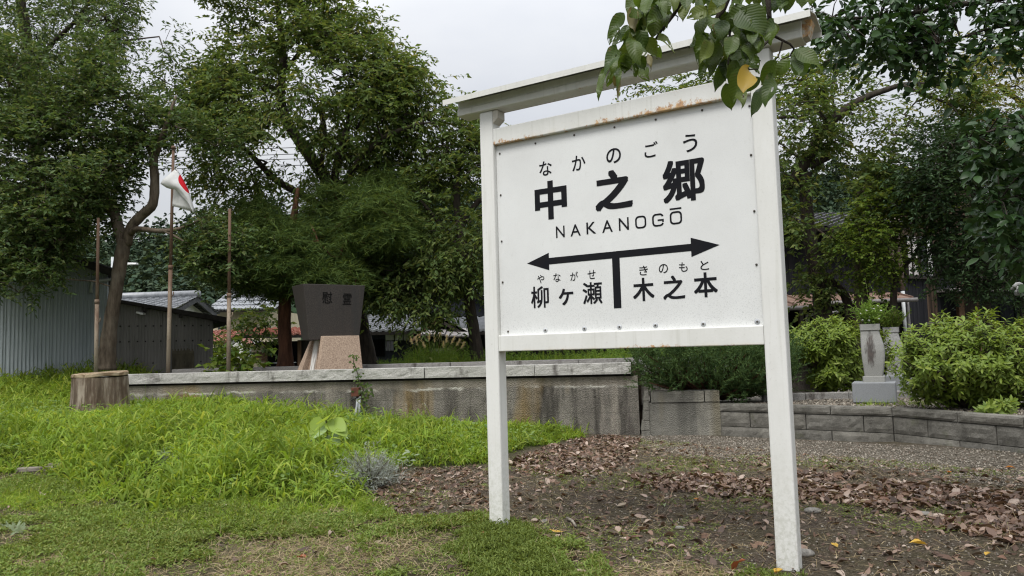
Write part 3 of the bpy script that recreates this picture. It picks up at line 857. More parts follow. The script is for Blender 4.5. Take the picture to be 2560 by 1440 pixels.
# ================================================================== MEMORIAL STONE
mon = thing('memorial_stone', 'dark brown memorial stone with carved characters on a pink granite base on the platform', 'monument', (-3.1, 12.9, .95))
MA = R(35)
fd = Vector((math.cos(MA), math.sin(MA), 0)); fn = Vector((fd.y, -fd.x, 0)); bkd = -fn
O_ = Vector(at(758, 706.5, 12.62))
def onp(x, y, off=0.0):
    """point seen at (x, y) on the stone's front plane, moved forward by off"""
    P0 = np.array(O_ + fn * off); d = ray(x, y); n = np.array(fn); return Vector(EYE + d * (((P0 - EYE) @ n) / (d @ n)))
TL, TR, BL, BR = onp(758, 706.5), onp(913, 716), onp(773, 850), onp(898, 850)
zt = (TL.z + TR.z) / 2; zb = BL.z
TL.z = TR.z = zt; BR.z = zb
q = MB()
q.hexa([BL, BR, BR + bkd * .40 - fd * .03, BL + bkd * .40 + fd * .02, TL, TR, TR + bkd * .58, TL + bkd * .58]); slab = q.build('slab', M['slab'], mon, bevel=.008)
def carve(me, x0, x1, y0, y1):
    a = verts_np(me).astype(float); lo = a.min(0); hi = a.max(0)
    uu = (a[:, 0] - lo[0]) / (hi[0] - lo[0]); vv = (a[:, 1] - lo[1]) / (hi[1] - lo[1])
    n = []
    for s_, t_, w_ in zip(x0 + uu * (x1 - x0), y0 + vv * (y1 - y0), a[:, 2]):
        L_ = BL.lerp(TL, t_); R_ = BR.lerp(TR, t_)
        p = L_.lerp(R_, s_) + fn * (.004 if w_ > 0 else -.01)
        n.append(ORG[mon.name].inverted() @ p)
    me.vertices.foreach_set('co', np.array(n, np.float32).ravel()); me.update(); me.materials.clear()
    link('carved_character', me, mon, M['carve'], world=False)
carve(gmesh[-2], .285, .455, .655, .865)
carve(gmesh[-1], .635, .785, .635, .84)
def frustum(name, mat, b4, t4, bevel=.006):
    q = MB(); q.hexa(b4 + t4); return q.build(name, mat, mon, bevel=bevel)
zg = .96
def at_z(p, z): p = p.copy(); p.z = z; return p
b1, b2 = at_z(onp(797, 922, .16), zg), at_z(onp(908, 922, .16), zg); t1, t2 = onp(807, 840, .10), onp(898, 840, .10)
t1.z = t2.z = max(t1.z, t2.z)
frustum('base_front_block', M['pink'], [b1, b2, b2 + bkd * .155 - fd * .02, b1 + bkd * .155 + fd * .0], [t1, t2, t2 + bkd * .095 - fd * .01, t1 + bkd * .095])
sz_ = zb - .004
g0 = b1 + bkd * .26; h0 = at_z(t1, sz_) + bkd * .26
frustum('base_recess', M['pink'], [g0 + fd * .03, b2 + bkd * .26 - fd * .12, b2 + bkd * .62 - fd * .16, g0 + bkd * .36 + fd * .03], [h0 + fd * .04, at_z(t2, sz_) + bkd * .26 - fd * .10, at_z(t2, sz_) + bkd * .5 - fd * .12, h0 + bkd * .3 + fd * .04])
k0 = b1 + bkd * .62
frustum('base_side_block', M['pink'], [k0 - fd * .10, k0 + fd * .5, k0 + bkd * .24 + fd * .5, k0 + bkd * .22 - fd * .11], [at_z(t1, sz_) + bkd * .52 + fd * .0, at_z(t1, sz_) + bkd * .52 + fd * .5, at_z(t1, sz_) + bkd * .60 + fd * .5, at_z(t1, sz_) + bkd * .62 - fd * .0])
r0_ = b1 + bkd * .30 + fd * .012; r1_ = at_z(t1, sz_) + bkd * .28 + fd * .022
frustum('lime_run', M['white_stain'], [r0_, r0_ + fd * .02, r0_ + bkd * .20 + fd * .02, r0_ + bkd * .20], [r1_, r1_ + fd * .02, r1_ + bkd * .2 + fd * .02, r1_ + bkd * .2], .002)

# ================================================================== STONE FLOWER VASES
def vase(loc, rz, s, label, stain=True, tilt=0):
    t = thing('stone_vase', label, 'stone vase', loc, rz, 'pair of square stone flower vases')
    G = ORG[t.name]
    q = MB(); q.box(G @ Vector((0, 0, .115)), (.62 * s, .56 * s, .27), G.to_3x3(), ch=.008); q.build('plinth', M['plinth'], t)
    # section rows: z, left half width, right half width, half depth
    rows = [(.25, .155, .165, .15), (.325, .155, .165, .15), (.33, .125, .135, .125), (.40, .13, .15, .135), (.50, .14, .168, .15), (.60, .148, .180, .158), (.68, .150, .182, .16), (.76, .15, .172, .155),
            (.84, .150, .148, .142), (.90, .148, .128, .13), (.955, .147, .118, .125), (.962, .152, .135, .14), (1.0, .152, .135, .14), (1.045, .152, .135, .14)]
    q = MB(); vs = []; fs = []
    for z, a, b, d in rows:
        a, b, d = a * s, b * s, d * s
        c = .012
        vs += [G @ Vector(p) for p in ((-a + c, -d, z), (b - c, -d, z), (b, -d + c, z), (b, d - c, z), (b - c, d, z), (-a + c, d, z), (-a, d - c, z), (-a, -d + c, z))]
    for i in range(len(rows) - 1):
        for k in range(8): fs.append((i * 8 + k, i * 8 + (k + 1) % 8, (i + 1) * 8 + (k + 1) % 8, (i + 1) * 8 + k))
    fs.append(tuple(range(8))[::-1]); fs.append(tuple((len(rows) - 1) * 8 + k for k in range(8)))
    q.add(vs, fs); q.build('vase_body', M['vase'] if stain else M['lantern'], t)
    return t
VA = Vector((4.955, 10.45, .46)); VB = Vector((6.32, 12.6, .44))
vase(VA, R(-28), .86, 'near stone flower vase with a dark brown stain on its front')
vase(VB, R(-28), .84, 'far stone flower vase half hidden behind the big shrub', False)

# concrete stub and kerb behind the juniper
t = thing('concrete_stub', 'short pinkish concrete stub with a cap between juniper and hedge', 'concrete block', (4.6, 11.9, .4), R(-10))
G = ORG[t.name]
q = MB(); q.box(G @ Vector((.0, 0, .36)), (.62, .25, .78), G.to_3x3(), ch=.012); q.build('body', M['concrete_pink'], t)
q = MB(); q.box(G @ Vector((0, 0, .83)), (.64, .28, .155), G.to_3x3(), ch=.015); q.build('cap', M['concrete_pink'], t)
t = thing('kerb', 'dark stone kerb lying in the gravel bed behind the near vase', 'kerb', (4.3, 11.3, .42), R(-6))
G = ORG[t.name]
for k in range(4):
    q = MB(); q.box(G @ Vector((-.3 + k * .62, 0, .045)), (.612, .12, .13), G.to_3x3(), ch=.012); q.build('kerb_stone', M['coping_rear'], t)

# ================================================================== STUMP
st = thing('tree_stump', 'big weathered sawn tree stump in the tall grass', 'tree stump', (-6.19, 11.3, .45))
G = ORG[st.name]
n_ = 56
def srad(a, z):
    f_ = .375 + .035 * (1 - min(z / .62, 1)) ** 1.6
    lob = .05 * math.sin(3 * a + .7) + .035 * math.sin(5 * a + 2) + .02 * math.sin(9 * a + 1)
    rid = .020 * (abs(math.sin(13 * a + 2.2 * math.sin(2 * a))) - .5) + .012 * math.sin(31 * a)
    return f_ * (1 + lob * (1.25 - z) + rid)
vs = []; fs = []
zs = [-.1, .0, .1, .2, .32, .44, .55, .605]
for z in zs:
    for k in range(n_):
        a = 2 * PI * k / n_; r = srad(a, z) * (1 if z < .6 else .99)
        vs.append(G @ Vector((r * math.cos(a), r * .95 * math.sin(a), z + .012 * math.sin(a * 2) * (z > .5))))
for j in range(len(zs) - 1):
    for k in range(n_): fs.append((j * n_ + k, j * n_ + (k + 1) % n_, (j + 1) * n_ + (k + 1) % n_, (j + 1) * n_ + k))
q = MB().add(vs, fs, True); q.build('trunk', M['stump'], st)
vs = []; fs = []
for z, s_ in ((.607, 1.0), (.617, 1.025), (.655, 1.02), (.668, .97)):
    for k in range(n_):
        a = 2 * PI * k / n_; r = srad(a, .6) * s_ * (1 - .03 * max(0, math.sin(a * 3.0)))
        vs.append(G @ Vector((r * math.cos(a), r * .95 * math.sin(a), z + .014 * math.sin(a + 1) + .006 * math.sin(5 * a))))
for j in range(3):
    for k in range(n_): fs.append((j * n_ + k, j * n_ + (k + 1) % n_, (j + 1) * n_ + (k + 1) % n_, (j + 1) * n_ + k))
fs.append(tuple(3 * n_ + k for k in range(n_)))
q = MB().add(vs, fs); q.build('sawn_top', M['stumptop'], st)

# ================================================================== FLAGPOLES AND FLAG
def flagpole(p0, p1, r, label, h_extra=0):
    a = Vector(at(*p0)); b = Vector(at(*p1)); a.z = .95
    t = thing('flagpole', label, 'flagpole', a, 0, 'rusty flagpoles on the platform')
    q = MB(); q.tube([a, a.lerp(b, .48)], [r * 1.12, r * 1.1], 12); q.build('lower_tube', M['pole'], t)
    q = MB(); q.tube([a.lerp(b, .475), b], [r * .9, r * .78], 12); q.build('upper_tube', M['pole'], t)
    q = MB(); m_ = a.lerp(b, .47); q.tube([m_, m_ + (b - a).normalized() * .07], [r * 1.3] * 2, 12); q.build('collar', M['pole'], t)
    q = MB(); m_ = a.lerp(b, .35); q.tube([m_ + Vector((r, -.01, 0)), m_ + Vector((r + .035, -.02, .03)), m_ + Vector((r + .04, -.02, .09))], .008, 6); q.build('cleat', M['pole'], t)
    return a, b
flagpole((240, 918, 12.95), (246, 545, 12.95), .031, 'left rusty flagpole behind the stump and beside the tree trunk')
fa, fb = flagpole((420, 930, 12.95), (433.5, 372, 12.95), .031, 'middle flagpole carrying the white and red flag')
flagpole((571, 916, 12.95), (574.5, 522, 12.95), .031, 'right bare rusty flagpole beside the grey shed')
_b = MB(); _b.tube([fb, fb + Vector((0, 0, .05))], [.05, .03], 10); _b.build('finial', M['pole'], bpy.data.objects['flagpole.001'])
fl = []
def fpt(x, y, Y): return Vector(at(x, y, Y))
nu, nv = 14, 12
hoist = [fpt(437 - 5 * t, 423 + 93 * t, 12.88) for t in (0, .5, 1)]
def hp(t): return fpt(437.5 - 6.5 * t, 423 + 92 * t, 12.88)
def fold(t): return fpt(441 + 46 * t + 6 * math.sin(PI * t), 420 + 110 * t - 2 * math.sin(PI * t), 12.84 - .05 * math.sin(PI * t))
def fly(t):
    c = [(400, 459), (418, 471), (437, 473), (455, 489), (472, 508), (485, 530)]
    s_ = t * 5; i = min(int(s_), 4); r = s_ - i
    return fpt(c[i][0] * (1 - r) + c[i + 1][0] * r, c[i][1] * (1 - r) + c[i + 1][1] * r, 12.74 + .05 * t)
vs = []; uvs = []
for j in range(nv + 1):
    t = j / nv
    for i in range(nu + 1):
        s_ = i / nu
        if s_ <= .5:
            w = s_ * 2; p = hp(t).lerp(fold(t), w) + Vector((0, .03 * math.sin(w * 5 + t * 3) * w * (1 - w) * 3, 0))
        else:
            w = s_ * 2 - 1; p = fold(t).lerp(fly(t), w) + Vector((0, -.05 * math.sin(w * PI) + .02 * math.sin(w * 7 + t * 5) * w, -.02 * math.sin(w * PI)))
        vs.append(p); uvs.append((s_, 1 - t))
fs = [(j * (nu + 1) + i, j * (nu + 1) + i + 1, (j + 1) * (nu + 1) + i + 1, (j + 1) * (nu + 1) + i) for j in range(nv) for i in range(nu)]
q = MB().add(vs, fs, True); me = q.mesh('flag'); ul = me.uv_layers.new(name='UVMap')
for lp in me.loops: ul.data[lp.index].uv = uvs[lp.vertex_index]
o = link('flag', me, None, M['flag'])
sm_m = o.modifiers.new('thick', 'SOLIDIFY'); sm_m.thickness = .004
prop(o, 'white flag with a red disc drooping and folded over on the middle pole', 'flag')

# ================================================================== SHEDS
SA = R(28)
def corr_sheet(G, x0, x1, z0, zt, pitch, amp, off=0):
    q = MB(); xs = []
    x = x0
    while x < x1 - 1e-4:
        for fx, d in ((0, 0), (.42, 0), (.52, 1), (.90, 1)):
            xx = x + fx * pitch
            if xx < x1: xs.append((xx, d))
        x += pitch
    xs.append((x1, 0))
    vs = []
    for xx, d in xs: vs += [G @ Vector((xx, -d * amp - off, z0)), G @ Vector((xx, -d * amp - off, zt(xx)))]
    q.add(vs, [(2 * i, 2 * i + 2, 2 * i + 3, 2 * i + 1) for i in range(len(xs) - 1)])
    return q
def lhex(G, P): return MB().hexa([G @ Vector(p) for p in P])
sh1 = thing('corrugated_shed', 'tall blue grey corrugated shed at the left behind the grass', 'shed', (-8.42, 15.6, 0), SA)
G = ORG[sh1.name]
zc1 = float(at(290, 672, 15.6)[2]); zt1 = lambda x: zc1 - x * .36 if x > -3.6 else zc1 + 3.6 * .36 + (x + 3.6) * .36
x = -7.2; k = 0
while x < -.01:
    x2 = min(x + .78, 0)
    corr_sheet(G, x, x2, .3, lambda xx: zt1(xx) - .02, .066, .014, .005 * (k % 2)).build('corrugated_sheet', M['shed_blue'], sh1); x = x2; k += 1
lhex(G, [(-.012, .01, .3), (.0, .01, .3), (.0, 5, .3), (-.012, 5, .3), (-.012, .01, zc1 - .05), (0, .01, zc1 - .05), (0, 5, zc1 - .05), (-.012, 5, zc1 - .05)]).build('side_wall', M['shed_blue'], sh1)
lhex(G, [(-7.2, 5, .3), (0, 5, .3), (0, 5.1, .3), (-7.2, 5.1, .3), (-7.2, 5, zc1), (0, 5, zc1), (0, 5.1, zc1), (-7.2, 5.1, zc1)]).build('back_wall', M['shed_blue'], sh1)
for (xa, xb) in ((.16, -3.6), (-7.4, -3.6)):
    za, zb_ = zc1 - .12, zt1(-3.6)
    lhex(G, [(xa, -.28, za), (xb, -.28, zb_), (xb, 5.3, zb_), (xa, 5.3, za), (xa, -.28, za + .09), (xb, -.28, zb_ + .09), (xb, 5.3, zb_ + .09), (xa, 5.3, za + .09)]).build('roof', M['tile_dark'], sh1)
    lhex(G, [(xa, -.31, za - .1), (xb, -.31, zb_ - .1), (xb, -.27, zb_ - .1), (xa, -.27, za - .1), (xa, -.31, za + .06), (xb, -.31, zb_ + .06), (xb, -.27, zb_ + .06), (xa, -.27, za + .06)]).build('barge_board', M['eave_dark'], sh1)
q = MB(); q.tube([G @ Vector(p) for p in ((.1, -.1, zc1 - .22), (-.28, -.06, zc1 - .26), (-.3, -.06, zc1 - .5))], .035, 8); q.build('drain_elbow', M['galv'], sh1)
sh2 = thing('grey_shed', 'low dull grey corrugated shed with a dark sloping eave, right of the tree trunk', 'shed', (-8.25, 15.62, 0), SA)
G = ORG[sh2.name]
LB = 1.89; zA = float(at(285, 757, 15.62)[2]); zB = float(at(530, 797, 16.5)[2]); zt2 = lambda x: zA + (zB - zA) * x / LB
zseam = float(at(400, 862, 16.05)[2])
x = -.16; k = 0
while x < LB - .01:
    x2 = min(x + .52, LB)
    corr_sheet(G, x, x2, zseam - .03, lambda xx: zt2(xx), .060, .011, .004 * (k % 2) + .012).build('upper_sheet', M['shed_grey'], sh2)
    corr_sheet(G, x, x2, .3, lambda xx: zseam, .060, .011, .004 * (k % 2)).build('lower_sheet', M['shed_grey'], sh2); x = x2; k += 1
lhex(G, [(LB - .012, .01, .3), (LB, .01, .3), (LB, 3, .3), (LB - .012, 3, .3), (LB - .012, .01, zB), (LB, .01, zB), (LB, 3, zB), (LB - .012, 3, zB)]).build('side_wall', M['shed_grey'], sh2)
a, b = -.10, 2.24
lhex(G, [(a, -.22, zt2(a) + .0), (b, -.22, zt2(b) - .05), (b, 3.2, zt2(b) - .05), (a, 3.2, zt2(a) + .0), (a, -.22, zt2(a) + .06), (b, -.22, zt2(b) + .07), (b, 3.2, zt2(b) + .07), (a, 3.2, zt2(a) + .06)]).build('roof', M['eave_dark'], sh2)
for xx in (.5, 1.2, 1.9): lhex(G, [(xx, -.2, zt2(xx) - .1), (xx + .06, -.2, zt2(xx) - .1), (xx + .06, .02, zt2(xx) - .1), (xx, .02, zt2(xx) - .1), (xx, -.2, zt2(xx) - .005), (xx + .06, -.2, zt2(xx) - .005), (xx + .06, .02, zt2(xx) - .005), (xx, .02, zt2(xx) - .005)]).build('rafter', M['eave_dark'], sh2)
q = MB(); q.box(G @ Vector((.46, -.09, zt2(.46) - .14)), (.15, .12, .04), Matrix.Rotation(.25, 3, 'Y')); q.build('lamp_shade', M['lamp_white'], sh2)
_bm = bmesh.new(); bmesh.ops.create_cone(_bm, cap_ends=True, segments=8, radius1=.018, radius2=.008, depth=.03); bm_me = bpy.data.meshes.new('bolt'); _bm.to_mesh(bm_me); _bm.free(); bm_me.materials.append(M['eave_dark'])
for r_, yy in enumerate((815, 853, 907)):
    zz = float(at(400, yy, 16.05)[2])
    for k in range(12):
        if r_ == 2 and k % 2: continue
        link('bolt', bm_me, sh2, None, G @ Matrix.Translation((.08 + k * .155 + .015 * math.sin(k * 7), -.035 + .012 * (r_ == 2), zz)) @ Matrix.Rotation(R(90), 4, 'X'))
def onl(px_, G):                                     # distance along the wall at which a view column meets it
    m_ = (px_ - 1280) / FOC; o_ = G.translation; u_ = G.to_3x3() @ Vector((1, 0, 0)); return (m_ * o_.y - o_.x) / (u_.x - m_ * u_.y)
u0, u1 = onl(428, G), onl(483, G)
zp = float(at(455, 884, 16.0)[2])
q = MB(); rough_face(q, G @ Vector((u0, -.03, .5)), G.to_3x3() @ Vector((1, 0, 0)), G.to_3x3() @ Vector((0, -1, 0)), u1 - u0, 0, zp - .5, .03, 5, .04, .05, 8); q.build('patch_plate', M['rust_plate'], sh2)

# ================================================================== HOUSES BEHIND
def pbox(px0, py0, px1, py1, Y, depth, name, mat, parent, bevel=0):
    """a box whose front face fills that part of the view at distance Y"""
    a = at(px0, py1, Y); b = at(px1, py0, Y)
    c = at((px0 + px1) / 2, (py0 + py1) / 2, Y)
    q = MB(); q.box((c[0], Y + depth / 2, c[2]), (abs(b[0] - a[0]), depth, abs(b[2] - a[2])))
    return q.build(name, mat, parent, bevel=bevel)
def tile_roof(A, B, Cc, D, rows, cols, mat, parent, name='roof_tiles', lift=.05, amp=.045):
    """A-B lower edge, D-Cc upper edge; rows of curved tiles, each row stepped over the next"""
    A, B, Cc, D = map(Vector, (A, B, Cc, D))
    nrm = (B - A).cross(D - A).normalized()
    if nrm.z < 0: nrm = -nrm
    vs = []; fs = []; sub = 6; W = cols * sub
    for r in range(rows):
        for e in (0, 1):
            t = (r + e * 1.06) / rows
            for i in range(W + 1):
                u = i / W
                p = A.lerp(B, u).lerp(D.lerp(Cc, u), min(t, 1))
                ph = (u * cols) % 1.0
                h = amp * (math.sin(ph * 2 * PI) * .6 + (.55 if ph > .72 else 0))
                vs.append(p + nrm * (h + (lift if e == 0 else .0)))
        for i in range(W):
            b0 = r * 2 * (W + 1) + i
            fs.append((b0, b0 + 1, b0 + W + 2, b0 + W + 1))
        if r == 0:
            k0 = len(vs)
            pass
    # closing lips of each row
    base = len(vs)
    for r in range(rows):
        for i in range(W + 1): vs.append(Vector(vs[r * 2 * (W + 1) + i]) - nrm * (lift + .01))
        for i in range(W):
            a0 = r * 2 * (W + 1) + i; b0 = base + r * (W + 1) + i
            fs.append((b0, b0 + 1, a0 + 1, a0))
    q = MB().add(vs, fs, False)
    return q.build(name, mat, parent, kind='stuff')
def slabquad(A, B, Cc, D, th, name, mat, parent):
    A, B, Cc, D = map(Vector, (A, B, Cc, D)); n = (B - A).cross(D - A).normalized() * th
    if n.z < 0: n = -n
    q = MB(); q.hexa([A - n, B - n, Cc - n, D - n, A - n * .15, B - n * .15, Cc - n * .15, D - n * .15]); return q.build(name, mat, parent)

# grey tiled house behind the shed
hl = thing('tiled_house', 'far house with grey tiled gable roof and white gable wall above the shed', 'house', (-16, 37, 1))
Ap = Vector(at(451, 741, 34)); E1 = Vector(at(425, 771, 32.4)); E2 = Vector(at(530, 787, 36.2)); ez = (E1.z + E2.z) / 2; E1.z = E2.z = ez
acr = (E2 - E1); acr.z = 0; acr.normalize(); rid = Vector((-acr.y, acr.x, 0))
mid_ = (E1 + E2) / 2; Ap = Vector((mid_.x, mid_.y, Ap.z))
ln = rid * 9
tile_roof(E1 - acr * .2 - rid * .3, E1 - acr * .2 + ln, Ap + ln, Ap - rid * .3, 10, 26, M['tile_grey'], hl, lift=.06)
tile_roof(E2 + acr * .2 + ln, E2 + acr * .2 - rid * .3, Ap - rid * .3, Ap + ln, 10, 26, M['tile_grey'], hl, lift=.06)
q = MB(); q.tube([Ap - rid * .35 + Vector((0, 0, .12)), Ap + ln + Vector((0, 0, .12))], .16, 8); q.build('ridge', M['tile_grey'], hl)
wz = Vector((0, 0, 1.0))
q = MB(); P_ = [Vector((E1.x, E1.y, .6)), Vector((E2.x, E2.y, .6)), E2 - Vector((0, 0, .1)), Ap - Vector((0, 0, .15)), E1 - Vector((0, 0, .1))]
P_ = [p + rid * .25 + (mid_ - p) * .06 * Vector((1, 1, 0)).length * .5 for p in P_]
q.prism(P_, (0, 0, 0), rid * 8.4); q.build('wall', M['plaster'], hl)
for (Ea) in (E1, E2):
    q = MB(); d_ = Vector((0, 0, .22)); a_, b_ = Ea - rid * .25 - Vector((0, 0, .03)), Ap - rid * .25 - Vector((0, 0, .03))
    q.hexa([a_ - d_, b_ - d_, b_ - d_ + rid * .07, a_ - d_ + rid * .07, a_, b_, b_ + rid * .07, a_ + rid * .07]); q.build('barge_board', M['tile_dark'], hl)
# beige house
hb = thing('beige_house', 'far beige house with a small window right of the grey shed', 'house', (-12, 40, 1))
pbox(528, 772, 668, 905, 38, 6, 'wall', M['beige'], hb)
pbox(545, 806, 561, 824, 37.93, .05, 'window', M['glass'], hb); pbox(543, 804, 563, 806, 37.9, .08, 'window_frame', M['timber'], hb)
A_ = at(515, 776, 37.2); B_ = at(690, 772, 37.2); tile_roof(A_, B_, B_ + np.array([0, 4, 1.5]), A_ + np.array([0, 4, 1.5]), 6, 20, M['tile_grey'], hb, lift=.06)
slabquad(A_, B_, B_ + np.array([0, 4, 1.5]), A_ + np.array([0, 4, 1.5]), .12, 'roof_deck', M['eave_dark'], hb)
# red roofed outbuildings
hr = thing('red_roofed_house', 'small white house with red tiled roof right of the grey shed', 'house', (-11, 29, 1))
a = at(522, 856, 28); b = at(604, 848, 28); c = at(612, 822, 30.5); d = at(530, 826, 30.5)
tile_roof(a, b, c, d, 7, 9, M['tile_red'], hr); slabquad(a, b, c, d, .1, 'roof_deck', M['barge'], hr)
pbox(534, 850, 598, 905, 28.4, 2.5, 'wall', M['plaster'], hr)
q = MB(); P_ = [at(574, 905, 27), at(607, 905, 27), at(607, 862, 27), at(588, 838, 27), at(574, 855, 27)]; q.prism(P_, (0, 0, 0), (0, .8, 0)); q.build('gable_wall', M['plaster'], hr)
for (s_, e_) in (((568, 862), (588, 836)), ((588, 836), (613, 866))):
    a, b = at(*s_, 26.9), at(*e_, 26.9); q = MB(); q.hexa([Vector(a), Vector(b), Vector(b) + Vector((0, 1, 0)), Vector(a) + Vector((0, 1, 0)), Vector(a) + Vector((0, 0, .1)), Vector(b) + Vector((0, 0, .1)), Vector(b) + Vector((0, 1, .1)), Vector(a) + Vector((0, 1, .1))]); q.build('gable_roof', M['tile_red'], hr)
hs = thing('wooden_outhouse', 'brown wooden outhouse with a dark open doorway and red roof behind the reddish trunk', 'outhouse', (-8, 25, 1))
pbox(628, 862, 664, 935, 24, .12, 'board_wall', M['beige'], hs); pbox(629, 880, 663, 902, 23.95, .06, 'brown_panel', M['barge'], hs)
pbox(661, 858, 667, 935, 23.9, .12, 'post', M['barge'], hs); pbox(744, 850, 751, 935, 23.9, .12, 'post', M['barge'], hs)
pbox(640, 852, 760, 935, 25.8, .1, 'rear_wall', M['near_black'], hs); pbox(750, 850, 775, 935, 24, 1.8, 'side_room', M['timber'], hs)  # rear wall near-black: the doorway's darkness is put into its colour
a = at(596, 838, 23.4); b = at(775, 836, 23.4); c = at(765, 818, 25.9); d = at(600, 821, 25.9)
tile_roof(a, b, c, d, 5, 10, M['tile_red'], hs); slabquad(a, b, c, d, .1, 'roof_deck', M['eave_dark'], hs)
pbox(667, 905, 740, 909, 23.9, .05, 'rail', M['galv'], hs)

# black boarded house in the middle
hc = thing('black_boarded_house', 'black boarded house with white plaster panels and tiled roofs behind the platform', 'house', (-2, 27, 1))
pbox(925, 828, 1046, 915, 24.3, 3, 'wall', M['navy_board'], hc)
for (x0, x1) in ((964, 984), (987.5, 1006.5), (1009.5, 1029)): pbox(x0, 830, x1, 851, 24.26, .05, 'plaster_panel', M['plaster'], hc)
w_ = pbox(965, 853, 984, 877, 24.25, .06, 'window', M['glass'], hc)
for xx in (965, 974.5, 983): pbox(xx - .7, 853, xx + .7, 877, 24.22, .05, 'window_bar', M['galv'], hc)
pbox(928, 848, 960, 892, 24.27, .05, 'dark_panel', M['near_black'], hc)  # flat near-black panel painting the shade of an open bay
for k in range(12):
    x0 = 986 + k * 5; pbox(x0, 853, x0 + 4.2, 905, 24.27, .05, 'board', M['navy_board'], hc)
A_ = at(905, 829, 23.5); B_ = at(1052, 826, 23.5); C_ = at(1052, 785, 26); D_ = at(905, 788, 26)
tile_roof(A_, B_, C_, D_, 8, 9, M['tile_grey'], hc, lift=.06); slabquad(A_, B_, C_, D_, .12, 'roof_deck', M['eave_dark'], hc)
q = MB(); P_ = [at(1040, 915, 24), at(1180, 915, 24), at(1180, 838, 24), at(1095, 792, 24), at(1040, 838, 24)]; q.prism(P_, (0, 0, 0), (0, 3, 0)); q.build('gable_wall', M['navy_board'], hc)
for (s_, e_) in (((1030, 838), (1095, 788)), ((1095, 788), (1190, 840))):
    a, b = Vector(at(*s_, 23.5)), Vector(at(*e_, 23.5)); dn = Vector((0, 0, -.2)); by = Vector((0, .08, 0))
    q = MB(); q.hexa([a + dn, b + dn, b + dn + by, a + dn + by, a, b, b + by, a + by]); q.build('barge_board', M['barge'] if s_[0] < 1050 else M['timber'], hc)
    n3 = Vector((0, 3.4, 0)); slabquad(a, b, b + n3, a + n3, -.08, 'gable_roof', M['tile_dark'], hc)
for (x0, y0, x1, y1, mt) in ((1052, 827, 1112, 834, 'gutter'), (1113, 830, 1174, 838, 'gutter')):
    a = at(x0, y1, 23.0); b = at(x1, y1, 23.0); slabquad(a, b, np.array(b) + [0, 1, .25], np.array(a) + [0, 1, .25], .06, 'lean_to_roof', M[mt], hc)
for k in range(9): pbox(1138 + k * 5, 842, 1142.2 + k * 5, 905, 23.95, .04, 'board', M['timber'], hc)
pbox(1045, 842, 1108, 905, 23.96, .04, 'dark_panel', M['near_black'], hc)  # flat near-black panel on the gable wall
A_ = at(1116, 830, 25); B_ = at(1290, 826, 25); C_ = at(1290, 790, 28); D_ = at(1120, 795, 28)
tile_roof(A_, B_, C_, D_, 8, 10, M['tile_grey'], hc, lift=.07); slabquad(A_, B_, C_, D_, .12, 'roof_deck', M['eave_dark'], hc)
pbox(1180, 826, 1300, 915, 25.5, 3, 'wall', M['navy_board'], hc)
# upper gable of the same house with its white panels and round ridge-end tile
q = MB(); P_ = [at(985, 790, 29), at(1215, 790, 29), at(1215, 735, 29), at(1100, 665, 29), at(985, 735, 29)]; q.prism(P_, (0, 0, 0), (0, 5, 0)); q.build('upper_wall', M['navy_board'], hc)
for k in range(5): pbox(1046 + k * 21, 699, 1064 + k * 21, 722, 28.95, .06, 'plaster_panel', M['plaster'], hc)
pbox(1030, 724, 1160, 738, 28.8, .2, 'tie_beam', M['timber'], hc)
for (s_, e_) in (((960, 750), (1100, 660)), ((1100, 660), (1240, 750))):
    a, b = Vector(at(*s_, 28.4)), Vector(at(*e_, 28.4)); n3 = Vector((0, 6, 0)); slabquad(a, b, b + n3, a + n3, -.12, 'main_roof', M['tile_grey'], hc)
cc = Vector(at(1088, 716, 28.6))
q = MB(); q.tube([cc + Vector((0, .2, 0)), cc + Vector((0, -.02, 0))], [.19, .19], 20); o = q.build('ridge_end_tile', M['tile_dark'], hc)
q = MB(); q.tube([cc + Vector((0, 0, 0)), cc + Vector((0, -.05, 0))], [.155, .15], 20); q.build('crest_ring', M['plaster'], o)
q = MB(); q.tube([cc + Vector((0, 0, 0)), cc + Vector((0, -.07, 0))], [.075, .07], 16); q.build('crest_center', M['tile_dark'], o)
lw = thing('concrete_block_fence', 'low grey concrete block fence behind the pampas grass', 'fence', (-2, 20, .8))
for r_ in range(2):
    for k in range(4): pbox(1076 + k * 15 + r_ * 3, 871 + r_ * 9, 1090 + k * 15 + r_ * 3, 879.6 + r_ * 9, 20, .12, 'block', M['endwall'], lw)

# charred cedar house on the right
hR = thing('charred_cedar_house', 'dark charred cedar house with a brown metal lean-to roof behind the hedge', 'house', (9, 20, .6))
q = MB(); q.box((4.75, 21.2, 2.3), (10.2, 4.2, 3.6)); q.build('wall_core', M['near_black'], hR)  # near-black face below the boards paints the dark under the lean-to
bw = .122
_bmE = MB(); _bmE.box((0, 0, 0), (bw - .006, .022, 1.66), ch=.004); bdm = _bmE.mesh('board'); bdm.materials.append(M['burnt_board'])
x = 5.1; i = 0
while x < 9.8:
    if not (9.82 > x > 9.9):
        link('board', bdm, hR, None, Matrix.Translation((x + bw / 2, 19.07 + .006 * (i % 3), 2.44 + .83)))
    x += bw; i += 1
